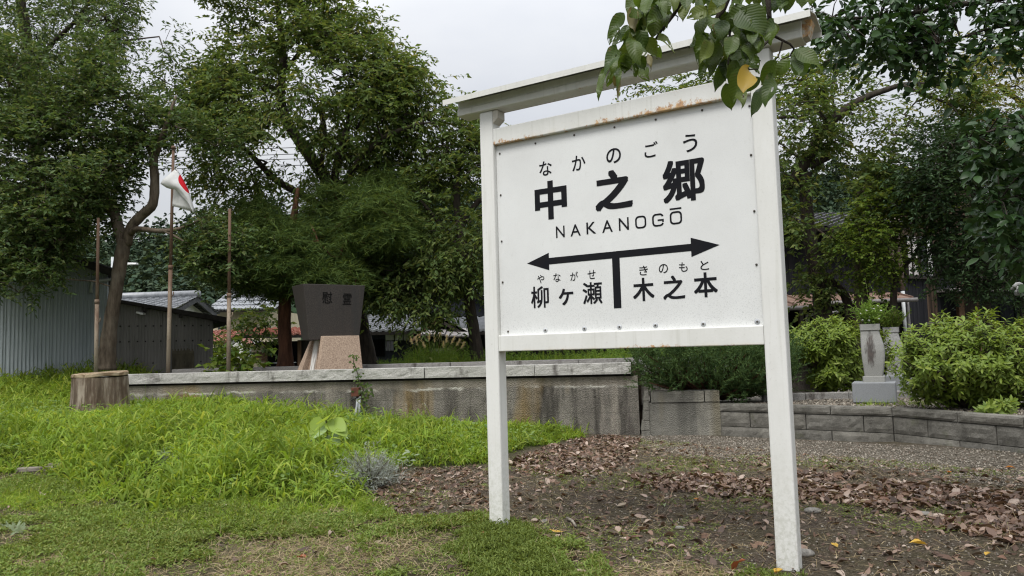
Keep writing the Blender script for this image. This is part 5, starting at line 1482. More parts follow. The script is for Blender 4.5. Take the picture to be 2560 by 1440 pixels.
# ivy round the trunk
# ---- tall tree behind it
tree('tall_tree', 'tall open crowned tree rising behind the evergreen at the left edge', 'tree',
     [[(118, 930, 17.5, .22), (105, 700, 17.5, .2), (98, 500, 17.5, .18), (82, 250, 17.5, .15), (68, 110, 17.5, .125), (58, 40, 17.5, .115), (44, -40, 17.5, .10), (30, -160, 17.5, .08)],
      [(75, 180, 17.5, .07), (130, 110, 17.2, .05), (190, 50, 17, .04), (240, -20, 17, .03)], [(82, 250, 17.5, .08), (160, 200, 17.4, .05), (240, 120, 17.3, .035), (290, 60, 17.2, .025), (330, 10, 17.2, .015)]],
     [([(-80, -140), (330, -140), (322, 0), (330, 60), (318, 110), (280, 165), (200, 200), (100, 210), (-80, 210)], 17.4, 2.2, 210, (90, .44, 7)),
      ([(330, 190), (372, 160), (405, 100), (428, 55), (440, 100), (478, 128), (497, 180), (470, 240), (400, 260)], 15.2, .4, 17),
      ([(230, 20), (300, -20), (330, 20), (320, 80), (270, 120), (235, 90)], 16.6, .4, 16)],
     M['l_oak'], M['bark_dark'], 4, ntw=8, tl=.42, nl=9, ll=.11, lw=.042, flat=.7, droop=.3, rtip=.005, sag=.05)
# ---- big cherry in the middle
tree('cherry_tree', 'largest cherry tree with broad crown behind the memorial stone', 'tree',
     [[(922, 925, 15.9, .24), (908, 850, 15.9, .185), (890, 760, 15.9, .17), (868, 650, 16, .16), (845, 540, 16, .15), (822, 460, 16, .14), (770, 385, 16, .125), (722, 310, 16, .115), (701, 245, 16, .10), (708, 150, 16, .085), (700, 65, 16, .07), (690, -30, 16, .05)],
      [(830, 480, 16, .10), (850, 380, 15.8, .08), (872, 300, 15.6, .055), (862, 235, 15.6, .03)],
      [(838, 500, 16, .09), (900, 400, 15.4, .07), (960, 345, 15, .055), (1010, 322, 14.8, .045), (1058, 308, 14.7, .03)],
      [(845, 540, 16, .10), (760, 490, 16.2, .085), (690, 450, 16.3, .075), (640, 400, 16.4, .06), (590, 350, 16.4, .045), (540, 310, 16.4, .025)],
      [(800, 425, 16, .06), (812, 330, 16.5, .045), (800, 265, 16.6, .035)],
      [(705, 190, 16, .05), (760, 120, 15.6, .04), (830, 80, 15.4, .02)], [(703, 230, 16, .05), (620, 190, 16.3, .035), (560, 170, 16.3, .02)]],
     [([(525, -90), (835, -90), (818, 10), (832, 32), (900, 42), (905, 62), (945, 78), (905, 100), (900, 118), (935, 112), (985, 122), (1040, 165), (1035, 190), (1060, 212), (1100, 216), (1122, 240), (1135, 270), (1175, 282), (1190, 305), (1195, 400), (1150, 455), (1050, 470), (1000, 440), (930, 430), (850, 470), (760, 480), (680, 480), (600, 500), (560, 485), (525, 470), (480, 400), (470, 360), (492, 300), (480, 245), (505, 155), (560, 142), (565, 115), (582, 60), (535, 30)], 16, 2.4, 470, (75, .435, 3)), ([(950, 105), (1035, 165), (1060, 215), (1125, 245), (1182, 285), (1195, 390), (1100, 430), (1000, 340), (930, 220)], 15.4, 1.2, 74), ([(530, -30), (640, -60), (700, 20), (620, 100), (560, 130), (575, 60)], 16.2, .8, 26),
      ([(560, 140), (700, 80), (860, 60), (900, 110), (1010, 160), (1000, 260), (900, 330), (780, 300), (640, 330), (520, 330), (510, 230)], 15.2, 1.2, 90, (70, .47, 13))],
     M['l_cherry'], M['bark_dark'], 5, ntw=8, tl=.46, nl=9, ll=.135, lw=.050, flat=.3, droop=.3, rtip=.0055, sag=.06)
# ---- tree left of the sign
tree('cherry_tree', 'darker tree with a rough trunk just left of the name board post', 'tree',
     [[(1197, 925, 15.2, .16), (1188, 850, 15.2, .125), (1176, 775, 15.2, .115), (1166, 690, 15.2, .105), (1152, 580, 15.2, .09), (1140, 480, 15.2, .075), (1150, 400, 15.2, .05), (1180, 330, 15.2, .03)],
      [(1160, 640, 15.2, .06), (1100, 560, 15, .045), (1050, 500, 14.8, .025)], [(1166, 690, 15.2, .05), (1100, 660, 14.9, .035), (1040, 640, 14.7, .02)], [(1150, 560, 15.2, .06), (1230, 470, 15.4, .05), (1350, 400, 15.6, .03)]],
     [([(1015, 470), (1090, 430), (1185, 330), (1255, 285), (1300, 290), (1420, 420), (1380, 700), (1230, 740), (1160, 740), (1090, 720), (1000, 760), (960, 740), (1010, 700), (985, 620)], 15, 1.7, 215, (80, .42, 21)),
      ([(930, 690), (1010, 640), (1060, 690), (1040, 735), (990, 765), (930, 745)], 14.6, .6, 26), ([(1060, 640), (1200, 620), (1200, 700), (1150, 690), (1060, 695)], 14.4, .4, 30), ([(1010, 725), (1060, 740), (1190, 745), (1195, 770), (1120, 775), (1050, 785), (1000, 775)], 14.4, .3, 15)],
     M['l_cherry2'], M['bark_dark'], 6, ntw=8, tl=.40, nl=9, ll=.12, lw=.050, flat=.3, droop=.35, rtip=.005)
# ---- thread-leaved conifer behind the memorial
tree('conifer_tree', 'drooping thread-leaved conifer with reddish trunk left of the memorial stone', 'tree',
     [[(713, 925, 15, .20), (714, 880, 15, .135), (711, 800, 15, .125), (716, 700, 15, .11), (726, 600, 15, .09), (738, 520, 15, .06), (745, 470, 15, .03)],
      [(720, 650, 15, .07), (800, 600, 14.8, .06), (880, 540, 14.7, .05), (960, 480, 14.6, .03)], [(716, 690, 15, .06), (650, 640, 14.8, .05), (580, 620, 14.7, .03)],
      [(714, 740, 15, .05), (800, 720, 14.6, .035), (900, 700, 14.5, .02)], [(780, 565, 14.25, .012), (795, 605, 14.1, .02), (812, 622, 14.05, .016), (828, 640, 14.0, .006)]],
     [([(585, 560), (600, 505), (680, 475), (780, 485), (880, 455), (945, 432), (1008, 445), (1022, 540), (1028, 600), (1000, 650), (960, 690), (900, 715), (735, 712), (690, 725), (560, 715), (500, 705), (478, 670), (540, 655), (600, 640)], 15, 1.5, 270, (100, .30, 31)),
      ([(640, 590), (720, 570), (800, 640), (900, 660), (910, 720), (780, 720), (680, 740), (620, 700)], 13.9, .5, 60, (60, .42, 33)),
      ([(900, 460), (1000, 450), (1020, 560), (1000, 640), (930, 620), (890, 540)], 14.0, .5, 44, (70, .38, 34)),
      ([(600, 710), (700, 720), (735, 710), (735, 745), (690, 755), (620, 745)], 15, .5, 16),
      ([(905, 690), (960, 680), (1000, 640), (1030, 680), (1010, 720), (960, 745), (910, 735)], 15.0, .6, 22)],
     M['l_conifer'], M['bark_red'], 7, ntw=20, tl=.42, nl=9, ll=.15, lw=.017, rtip=.006, mode='thread', rad=.05)
# ---- right: old cherry with an arching limb
tree('cherry_tree', 'old cherry with an arching dark limb right of the name board', 'tree',
     [[(2062, 830, 14, .20), (2057, 780, 14, .165), (2050, 720, 14, .15), (2034, 650, 14, .13), (2020, 560, 14, .12), (2015, 490, 14, .115), (2014, 430, 13.9, .105)],
      [(1900, 560, 14.3, .085), (1953, 488, 14.1, .09), (2011, 413, 13.9, .098), (2028, 382, 13.85, .095), (2045, 350, 13.8, .088), (2089, 294, 13.7, .078), (2152, 249, 13.6, .066), (2220, 223, 13.5, .052), (2266, 210, 13.4, .04), (2330, 211, 13.3, .032), (2400, 214, 13.2, .026), (2455, 232, 13.1, .016)],
      [(2255, 212, 13.4, .03), (2320, 240, 13.2, .026), (2375, 262, 13.1, .02), (2400, 295, 13, .012)],
      [(2026, 415, 13.85, .075), (2050, 403, 13.8, .07), (2072, 392, 13.7, .06)],
      [(2129, 800, 13.9, .10), (2121, 764, 13.9, .085), (2109, 733, 13.95, .08), (2086, 710, 14, .075), (2064, 690, 14, .07)],
      [(2089, 294, 13.7, .03), (2080, 220, 13.6, .022), (2095, 150, 13.5, .012)]],
     [([(1900, 200), (1960, 160), (2010, 140), (2090, 140), (2170, 170), (2260, 150), (2310, 190), (2290, 235), (2210, 285), (2140, 300), (2185, 340), (2155, 385), (2065, 405), (2000, 470), (1930, 520), (1850, 480)], 13.9, 1.2, 140, (55, .45, 41)),
      ([(2225, 235), (2275, 225), (2275, 330), (2240, 385), (2190, 350)], 13.3, .3, 9), ([(1540, 190), (1640, 215), (1760, 170), (1900, 160), (1900, 500), (1560, 480)], 15, 1.2, 90, (90, .4, 42)),
      ([(2330, 170), (2440, 205), (2470, 250), (2400, 280), (2340, 240)], 13.1, .4, 22, (60, .42, 44))],
     M['l_cherry'], M['bark_dark'], 8, ntw=7, tl=.36, nl=8, ll=.115, lw=.047, flat=.35, droop=.25, rtip=.0055, sag=.06)
tree('broadleaf_tree', 'straight trunked tree with mid green crown between the old cherry and the maple', 'tree',
     [[(2146, 830, 13.8, .085), (2147, 700, 13.8, .078), (2147, 600, 13.8, .07), (2150, 500, 13.8, .06), (2152, 430, 13.8, .04)], [(2140, 490, 13.7, .03), (2165, 472, 13.5, .045), (2192, 461, 13.4, .042)]],
     [([(1930, 500), (2000, 470), (2060, 435), (2140, 420), (2210, 430), (2260, 475), (2262, 550), (2200, 590), (2150, 620), (2060, 625), (1990, 625), (1940, 600)], 13.6, 1.0, 125, (55, .45, 51)),
      ([(2030, 650), (2060, 660), (2070, 700), (2055, 760), (2035, 740)], 13.75, .2, 14)],
     M['l_cherry2'], M['bark_grey'], 9, ntw=7, tl=.32, nl=8, ll=.105, lw=.055, flat=.25, droop=.2, rtip=.005)
tree('maple_tree', 'slim forked maple with light green layered leaves behind the far vase', 'tree',
     [[(2238, 820, 13.2, .075), (2234, 760, 13.2, .062), (2236, 720, 13.2, .055), (2243, 692, 13.2, .05), (2262, 665, 13.2, .035), (2285, 640, 13.1, .025), (2330, 560, 13, .015)],
      [(2241, 700, 13.2, .04), (2227, 665, 13.2, .032), (2215, 620, 13.2, .02), (2205, 540, 13.2, .012)], [(2170, 820, 13.4, .055), (2166, 750, 13.4, .05), (2168, 690, 13.4, .04), (2172, 640, 13.4, .02)]],
     [([(2165, 640), (2220, 610), (2260, 640), (2290, 640), (2260, 660), (2200, 690), (2160, 675)], 13.1, .4, 16, (50, .4, 61)), ([(2150, 520), (2260, 490), (2300, 450), (2360, 430), (2365, 470), (2300, 510), (2250, 520), (2200, 560), (2150, 570)], 12.9, .4, 40, (50, .42, 62)),
      ([(2140, 560), (2250, 540), (2340, 520), (2350, 560), (2270, 590), (2180, 620), (2140, 610)], 12.8, .4, 34, (50, .42, 63)), ([(2130, 640), (2180, 640), (2190, 690), (2150, 700)], 13.2, .3, 8)],
     M['l_maple'], M['bark_dark'], 10, ntw=8, tl=.3, nl=9, ll=.06, lw=.045, flat=.15, droop=.15, nrm_up=1.2, rtip=.004)
tree('evergreen_tree', 'deep green dense evergreen in front of the cedar house', 'tree',
     [[(2424, 830, 12.8, .09), (2428, 760, 12.8, .08), (2436, 650, 12.8, .07), (2440, 520, 12.8, .05), (2420, 400, 12.8, .03)], [(2472, 830, 12.9, .07), (2465, 740, 12.9, .06), (2470, 640, 12.9, .04)]],
     [([(2272, 430), (2325, 350), (2400, 310), (2470, 370), (2600, 400), (2640, 730), (2480, 720), (2430, 740), (2345, 725), (2325, 670), (2315, 600), (2345, 560), (2285, 490)], 12.9, 1.2, 330),
      ([(2262, 420), (2320, 340), (2400, 300), (2440, 420), (2330, 520), (2275, 500)], 12.2, .4, 50)],
     M['l_dark'], M['bark_dark'], 12, ntw=9, tl=.32, nl=8, ll=.085, lw=.036, flat=.6, droop=.2, rtip=.005)
tree('yellowing_tree', 'loose tree with yellowing leaves at the upper right edge', 'tree',
     [[(2690, 860, 14.6, .15), (2680, 600, 14.6, .13), (2650, 400, 14.6, .1), (2580, 280, 14.4, .06), (2500, 220, 14.3, .03)], [(2580, 280, 14.4, .04), (2500, 300, 14.2, .03), (2420, 290, 14, .015)]],
     [([(2350, 175), (2440, 115), (2500, 100), (2570, 120), (2650, 130), (2660, 420), (2560, 400), (2460, 380), (2400, 330), (2380, 260)], 14.2, 1.1, 110, (70, .40, 71))],
     M['l_yellow'], M['bark_dark'], 13, ntw=8, tl=.4, nl=9, ll=.095, lw=.042, flat=.4, droop=.35, rtip=.005)
# low bushes behind the sheds and houses
def bush(name, label, px_poly, Y, T, n, leafm, seed, **kw):
    xs = [p[0] for p in px_poly]; ys = [p[1] for p in px_poly]
    b = (sum(xs) / len(xs), max(ys), Y, .02)
    return tree(name, label, 'shrub', [[b, (b[0], (min(ys) + max(ys)) / 2, Y, .01)]], [(px_poly, Y, T, n)], leafm, M['bark_dark'], seed, twigs=False, **kw)
bush('green_shrub', 'rounded green shrub beside the right end of the grey shed', [(532, 865), (560, 855), (590, 880), (630, 892), (625, 922), (532, 922)], 20, .8, 26, M['l_cherry'], 80, ntw=8, tl=.3, nl=8, ll=.10, lw=.06)
bush('leafy_shrub', 'leafy shrub hanging in front of the red roofs', [(600, 800), (640, 790), (690, 805), (690, 840), (650, 870), (620, 855)], 18.5, .6, 15, M['l_cherry2'], 81, ntw=8, tl=.3, nl=8, ll=.12, lw=.07)
bush('broad_leaf_weed', 'low broad leaved weed on the platform edge beside the right flagpole', [(535, 915), (560, 902), (600, 898), (612, 915), (590, 925), (540, 926)], 13.4, .2, 14, M['l_maple'], 82, ntw=5, tl=.12, nl=4, ll=.14, lw=.11, nrm_up=1.6)

# ================================================================== JUNIPER, HEDGE SHRUBS
RG = np.random.default_rng(23)
def plume_bush(name, label, polys, Yc, T, n, leafm, seed, per=26, L=.30):
    rng = np.random.default_rng(seed)
    C = np.concatenate([clumps_in(p, Y, t, k, rng) for p, Y, t, k in polys])
    base = np.array([C[:, 0].mean(), C[:, 1].mean() + .3, C[:, 2].min()])
    th = thing(name, label, 'shrub', tuple(base))
    root = base + np.array([0, .1, .05])
    q = MB()
    for c in C[::3]:
        q.tube([root, (root + c) / 2 + np.array([0, 0, -.05]), c], [.03, .018, .006], 5, cap=False)
    q.build('branches', M['bark_red'], th, kind='stuff')
    D = unit(unit(C - root) * .8 + np.array([0, -.25, .75]) + rng.normal(size=C.shape) * .3)
    m = len(C) * 3
    B = np.repeat(C, 3, 0) + rng.normal(size=(m, 3)) * .07; D = unit(np.repeat(D, 3, 0) + rng.normal(size=(m, 3)) * .35); Lp = L * rng.uniform(.6, 1.25, m)
    Bq = np.repeat(B, per, 0); Dq = np.repeat(D, per, 0); t = np.tile(np.linspace(0, 1, per), m); Lq = np.repeat(Lp, per)
    P = Bq + Dq * (Lq * t)[:, None]
    dd = unit(Dq * .75 + rng.normal(size=P.shape) * .5); ln2 = .085 * (1.15 - .75 * t) * rng.uniform(.7, 1.3, len(P))
    V, F = strips(P, dd, ln2, .011, np.full(len(P), .1), rng, 1)
    np_obj('foliage', V, F, 4, leafm, th, 'stuff')
    return th
plume_bush('juniper_bush', 'dark green spreading juniper growing over the broken platform end', [
    ([(1590, 895), (1600, 870), (1700, 860), (1800, 862), (1960, 862), (1975, 900), (1975, 960), (1920, 985), (1850, 1000), (1790, 985), (1720, 965), (1640, 970), (1600, 955)], 11.35, .7, 300),
    ([(1600, 880), (1690, 868), (1760, 870), (1900, 868), (1970, 870), (1970, 950), (1900, 985), (1840, 1003), (1800, 985), (1700, 960), (1640, 968), (1605, 950)], 10.95, .3, 190)], 11.3, .7, 260, M['l_juniper'], 31)

M['l_azalea'] = leafmat('shrub_whorl_leaves', [(.072, .115, .016), (.10, .148, .02), (.135, .185, .026), (.082, .125, .018), (.165, .205, .035)], .32, .45, .25, objrand=True, gain=1.35)
def leaf_mesh(name, L, Wd, fold, curl, mat, nu=5, shape='ell', wav=0):
    """one leaf blade, base at the origin, axis +Y, upper side +Z"""
    vs = []; fs = []
    for i in range(nu + 1):
        t = i / nu
        if shape == 'ell': w = Wd * .5 * math.sin(PI * min(1, t ** .9)) ** .8
        elif shape == 'ovate': w = Wd * .5 * (math.sin(PI * t ** .72) ** .85) * (1 if t < .85 else 1)
        else: w = Wd * .5 * (math.sin(PI * t ** .6) ** .7)
        w = max(w, .0006)
        y = L * t; z = -curl * L * t * t
        for s_ in (-1, 0, 1): vs.append((s_ * w, y, z + (fold * w if s_ else 0) + wav * L * math.sin(t * 9 + s_) * (abs(s_))))
    for i in range(nu):
        for s_ in (0, 1): fs.append((i * 3 + s_, i * 3 + s_ + 1, (i + 1) * 3 + s_ + 1, (i + 1) * 3 + s_))
    q = MB().add(vs, fs, True); me = q.mesh(name); me.materials.append(mat); return me
AZ = [leaf_mesh('leaf', .10, .034, .25, c, M['l_azalea'], 4) for c in (.05, .2, .35)]
def frame(pos, axis, nrm, s=1.0):
    a = Vector(axis).normalized(); n = Vector(nrm); n = (n - a * n.dot(a))
    n = n.normalized() if n.length > 1e-4 else a.orthogonal().normalized()
    x = a.cross(n)
    return Matrix(((x.x * s, a.x * s, n.x * s, pos[0]), (x.y * s, a.y * s, n.y * s, pos[1]), (x.z * s, a.z * s, n.z * s, pos[2]), (0, 0, 0, 1)))
def whorl_bush(name, label, polys, seed, nleaf=8, size=.10, single=300, group=None):
    rng = np.random.default_rng(seed)
    Cs = []
    for poly, Y, T, n in polys:
        poly = [tuple(map(float, p)) for p in poly]; xs = [p[0] for p in poly]; ys = [p[1] for p in poly]
        c = np.stack([rng.uniform(min(xs), max(xs), n * 4), rng.uniform(min(ys), max(ys), n * 4)], 1); c = c[inpoly(c, poly)][:n]
        d = edist(c, poly) * Y / FOC
        # shoot tips lie on a rounded, lumpy shell: nearer to the viewer away from the outline
        bulge = np.sqrt(np.clip(d / max(T, .01), 0, 1) * (2 - np.clip(d / max(T, .01), 0, 1)))
        dep = -T * bulge * rng.choice([1, .85, .6, .3], len(c), p=[.5, .22, .16, .12]) + .24 * (fbm(c[:, 0] / 40, c[:, 1] / 40, 3, seed) - .45) * 3
        Cs.append(np.concatenate([np.array([at(x, y, Y + e) for (x, y), e in zip(c, dep)]), d[:, None]], 1))
    Cs = np.concatenate(Cs); C = Cs[:, :3]
    cen = C.mean(0) + np.array([0, .25, -.15]); base = np.array([cen[0], cen[1] + .1, C[:, 2].min() + .05])
    th = thing(name, label, 'shrub', tuple(base), 0, group)
    q = MB()
    for c in C[::2]:
        m_ = base * .45 + c * .55 + np.array([0, .05, .0]); q.tube([base + rng.normal(size=3) * .08 * np.array([1, 1, 0]), m_, c], [.018, .010, .004], 4, cap=False)
    q.build('branches', M['twig'], th, kind='stuff')
    ax = unit(unit(C - cen) * .75 + np.array([0, -.15, .75]) + rng.normal(size=C.shape) * .25)
    pos = []; axs = []; nrm = []; sz = []
    for c, a in zip(C, ax):
        e1 = np.cross(a, [0.3, .2, .9]); e1 /= np.linalg.norm(e1); e2 = np.cross(a, e1); k0 = rng.uniform(0, 6.3); nl = nleaf + int(rng.integers(-2, 2))
        for k in range(nl):
            an_ = k0 + k * 2.4; up_ = .75 - 1.15 * (k / nl) + rng.normal() * .15
            rd = e1 * math.cos(an_) + e2 * math.sin(an_); d_ = rd + a * up_; d_ /= np.linalg.norm(d_)
            pos.append(c - a * .05 * (k / nl)); axs.append(d_); nrm.append(a - rd * up_ * .6); sz.append(rng.uniform(.65, 1.12))
        # older leaves further down the shoot
        for k in range(4):
            an_ = rng.uniform(0, 6.3); rd = e1 * math.cos(an_) + e2 * math.sin(an_); d_ = rd - a * .35; d_ /= np.linalg.norm(d_)
            pos.append(c - a * rng.uniform(.06, .16)); axs.append(d_); nrm.append(a + rd * .35); sz.append(rng.uniform(.7, 1.15))
    pos = np.array(pos); axs = np.array(axs); nrm = np.array(nrm); sz = np.array(sz) * size / .10
    # the leaves that show largest are parts of their own, the rest one part
    score = sz / np.linalg.norm(pos - EYE, axis=1) * (.35 + np.abs(np.sum(nrm * unit(pos - EYE), 1)))
    front = np.argsort(-(score - .02 * (pos[:, 1] - pos[:, 1].min())))
    for i in front[:single]:
        link('leaf', AZ[int(rng.integers(3))], th, None, frame(pos[i], axs[i], nrm[i], sz[i]))
    rest = front[single:]
    V, F = leaf_geo(pos[rest], axs[rest], nrm[rest], .10 * sz[rest], .034 * sz[rest], .22, six=True)
    np_obj('foliage', V, F, 3, M['l_azalea'], th, 'stuff')
    return th
whorl_bush('hedge_shrub', 'rounded light green shrub left of the near stone vase', [
    ([(1975, 830), (2010, 805), (2075, 790), (2120, 795), (2150, 810), (2160, 860), (2165, 960), (2120, 980), (2040, 975), (2020, 940), (2030, 900), (1975, 880), (1968, 850)], 11.75, .6, 420),
    ([(2195, 815), (2230, 830), (2235, 930), (2215, 930)], 11.9, .2, 34)], 41, size=.09)
whorl_bush('hedge_shrub', 'largest light green shrub right of the near stone vase, spilling over the block wall', [
    ([(2240, 855), (2275, 822), (2300, 808), (2330, 800), (2350, 772), (2370, 790), (2400, 798), (2440, 775), (2490, 770), (2530, 800), (2600, 780), (2680, 800), (2690, 1030), (2600, 1030), (2540, 1040), (2480, 1025), (2440, 1015), (2380, 1010), (2310, 1005), (2270, 985), (2235, 940), (2215, 890)], 9.6, .95, 860),
    ([(2450, 1005), (2530, 1000), (2545, 1030), (2500, 1046), (2460, 1040), (2440, 1020)], 8.55, .15, 30)], 42, size=.086)

M['l_grass'] = leafmat('bright_grass_blades', [(.11, .185, .022), (.15, .235, .028), (.205, .285, .038), (.12, .195, .026), (.29, .34, .07), (.17, .245, .03), (.09, .15, .02)], .42, .6, .15, patch=(1.3, (.60, .62, .55)), gain=1.25)
M['l_weed2'] = leafmat('broad_weed_leaves', [(.09, .16, .04), (.13, .20, .05), (.18, .25, .08), (.11, .17, .05)], .3, .6, .2)
M['l_weed'] = leafmat('weed_green', [(.07, .13, .02), (.10, .17, .03), (.14, .205, .04)], .35, .6, .15, gain=1.3)
M['l_debris'] = leafmat('dark_debris', [(.025, .018, .013), (.05, .034, .024), (.09, .06, .042), (.16, .12, .085)], .05, .85, .1)
M['l_straw'] = leafmat('dry_straw', [(.20, .15, .08), (.30, .24, .14), (.40, .33, .21), (.15, .11, .06)], .2, .8, .1)
M['l_moss'] = leafmat('ground_cover_leaves', [(.075, .115, .025), (.10, .15, .032), (.14, .19, .045), (.09, .125, .03), (.19, .205, .065)], .3, .6, .15, patch=(1.2, (.78, .74, .66)), gain=1.45)

# ================================================================== PLANTS STANDING IN THE VASES
def vase_plant(loc, label, seed, tall):
    rng = np.random.default_rng(seed)
    th = thing('vase_plant', label, 'plant', loc, 0, 'greenery standing in the stone vases')
    L0 = np.array(loc); q = MB()
    n = 90; B = np.tile(L0, (n, 1)) + np.stack([rng.uniform(-.07, .07, n), rng.uniform(-.07, .07, n), np.zeros(n)], 1)
    D = unit(rng.normal(size=(n, 3)) * np.array([.55, .55, .2]) + np.array([0, 0, 1.0]))
    per = 14; Lp = rng.uniform(.2, .40, n)
    if tall: Lp[:3] = (.62, .50, .42); D[:3] = unit(np.array([[-.10, 0, 1.0], [.1, 0, 1], [-.2, 0, 1]]))
    t = np.tile(np.linspace(.1, 1, per), n); P = np.repeat(B, per, 0) + np.repeat(D, per, 0) * (np.repeat(Lp, per) * t)[:, None]
    d2 = unit(np.repeat(D, per, 0) * .6 + rng.normal(size=P.shape) * .6); V, F = leaf_geo(P, d2, rng.normal(size=P.shape), np.full(len(P), .055), np.full(len(P), .018))
    np_obj('foliage', V, F, 3, M['l_weed'] if tall else M['l_maple'], th, 'stuff')
    for k in range(n // 6): q.tube([B[k], B[k] + D[k] * Lp[k]], [.004, .002], 4)
    q.build('stems', M['twig'], th, kind='stuff')
    if tall:
        q = MB()
        for k in range(14):
            p = L0 + np.array([rng.uniform(-.13, .13), rng.uniform(-.1, .0), rng.uniform(.04, .26)]); q.tube([p, p + np.array([.0, -.01, .012]), p + np.array([0, -.012, .022])], [.004, .018, .004], 6)
        q.build('pale_blossoms', M['plaster'], th)
    return th
vase_plant((VA.x, VA.y, VA.z + 1.04), 'evergreen sprigs with withered pale blossoms in the near stone vase', 5, True)
vase_plant((VB.x, VB.y, VB.z + 1.02), 'fresh leafy stems in the far stone vase', 6, False)

# ================================================================== WEEDS ON AND BEHIND THE PLATFORM
rng = np.random.default_rng(77)
n = 520
xs = rng.uniform(945, 1660, n); Ys = rng.uniform(14.6, 17.0, n)
B = np.array([at(x, 900, Y) for x, Y in zip(xs, Ys)]); B[:, 2] = .9
hgt = rng.uniform(.2, .46, n) * np.where(xs < 1010, .62, 1.0) * (1 + .2 * ((xs > 1120) & (xs < 1180))); per = 26
t = np.tile(np.linspace(.05, 1, per), n); lean = rng.normal(size=(n, 3)) * np.array([.12, .12, 0]); D = unit(lean + np.array([0, 0, 1.0]))
P = np.repeat(B, per, 0) + np.repeat(D, per, 0) * (np.repeat(hgt, per) * t)[:, None]
d2 = unit(rng.normal(size=P.shape) * np.array([1, 1, .2]) + np.array([0, 0, .55])); V, F = leaf_geo(P, d2, rng.normal(size=P.shape) + np.array([0, 0, 1]), .09 * (1.2 - .7 * t), np.full(len(P), .014))
o = np_obj('goldenrod_weeds', V, F, 3, M['l_weed'], None, 'stuff'); prop(o, 'upright green weeds growing along the back of the platform', 'weeds')
n = 3000
xs = rng.uniform(935, 1680, n); Ys = rng.uniform(14.4, 17, n); B = np.array([at(x, 900, Y) for x, Y in zip(xs, Ys)]); B[:, 2] = .88
V, F = strips(B, unit(rng.normal(size=B.shape) * np.array([.4, .4, .1]) + np.array([0, 0, 1])), rng.uniform(.15, .42, n) * np.where(xs < 1010, .6, 1.0), .012, rng.uniform(.3, 1.6, n), rng)
o = np_obj('platform_grass', V, F, 4, M['l_grass'], None, 'stuff'); prop(o, 'grass behind the platform coping', 'grass')
pg = thing('pampas_grass', 'pampas grass clump with feathery cream plumes behind the platform', 'pampas grass', tuple(at(1085, 905, 17)))
M['plume'] = leafmat('cream_plume', [(.62, .55, .43), (.74, .68, .56), (.52, .45, .34)], .5, .8, .1)
for (bx, tx, ty) in ((1050, 1030, 846), (1058, 1042, 848), (1066, 1054, 842), (1078, 1072, 838), (1086, 1086, 840), (1094, 1100, 836), (1100, 1116, 842), (1108, 1130, 846), (1116, 1142, 852), (1124, 1154, 858), (1070, 1062, 856), (1104, 1108, 856)):
    a = np.array(at(bx, 900, 17.2)); b = np.array(at(tx, ty + 10, 17 + rng.uniform(-.3, .3))); q = MB(); q.tube([a, (a + b) / 2 + np.array([0, 0, .05]), b], [.007, .006, .004], 4); st_ = q.build('stem', M['l_straw'], pg)
    m = 150; t = rng.uniform(0, 1, m); dr = unit(b - a); P = b + (dr * .5 + np.array([rng.normal() * .1, 0, .25])) * (t * .26)[:, None] - dr * .06
    V, F = strips(P, unit(rng.normal(size=P.shape) * .55 + dr + np.array([.25 * np.sign(tx - 1085), 0, .2])), rng.uniform(.04, .10, m), .006, rng.uniform(.8, 2.2, m), rng, 2); np_obj('plume', V, F, 4, M['plume'], pg, 'stuff')
m = 420; B = np.array([at(x, 905, Y) for x, Y in zip(rng.uniform(1035, 1140, m), rng.uniform(16.8, 17.4, m))]); V, F = strips(B, unit(rng.normal(size=B.shape) * np.array([.35, .35, .1]) + np.array([0, 0, 1])), rng.uniform(.3, .62, m), .012, rng.uniform(.5, 1.6, m), rng, 4); np_obj('blades', V, F, 4, M['l_weed'], pg, 'stuff')

# ================================================================== VINE ON THE WALL
vine = thing('wall_vine', 'green vine climbing over the coping beside the junction box', 'vine', tuple(WP(902, 1040, .05)))
path = [(908, 1040), (905, 1010), (912, 985), (905, 965), (898, 950), (893, 930), (884, 905), (886, 893)]
pp = [Vector(WP(x, y, .05 + .03 * (y < 960))) for x, y in path]; q = MB(); q.tube(pp, [.008] * 8, 5); q.build('stem', M['twig'], vine)
cc_ = []; 
for (x, y), k in zip([(908, 1030), (906, 1012), (914, 996), (920, 980), (912, 968), (924, 970), (900, 958), (896, 944), (890, 930), (884, 914), (882, 902), (888, 896), (902, 985)], [9, 9, 10, 10, 10, 6, 6, 4, 5, 5, 5, 6, 8]):
    for _ in range(int(k * 1.3)): cc_.append(WP(x + rng.normal() * 6.5, y + rng.normal() * 8, .09 + abs(rng.normal()) * .03 + .03 * (y < 960)))
cc_ = np.array(cc_); V, F = leaf_geo(cc_, unit(rng.normal(size=cc_.shape) * np.array([.8, .3, .4]) + np.array([0, -.2, -.45])), np.array([0, -1, .5]) + rng.normal(size=cc_.shape) * .4, rng.uniform(.04, .065, len(cc_)), rng.uniform(.03, .045, len(cc_)), .15, True)
np_obj('leaves', V, F, 3, M['l_cherry2'], vine, 'stuff')

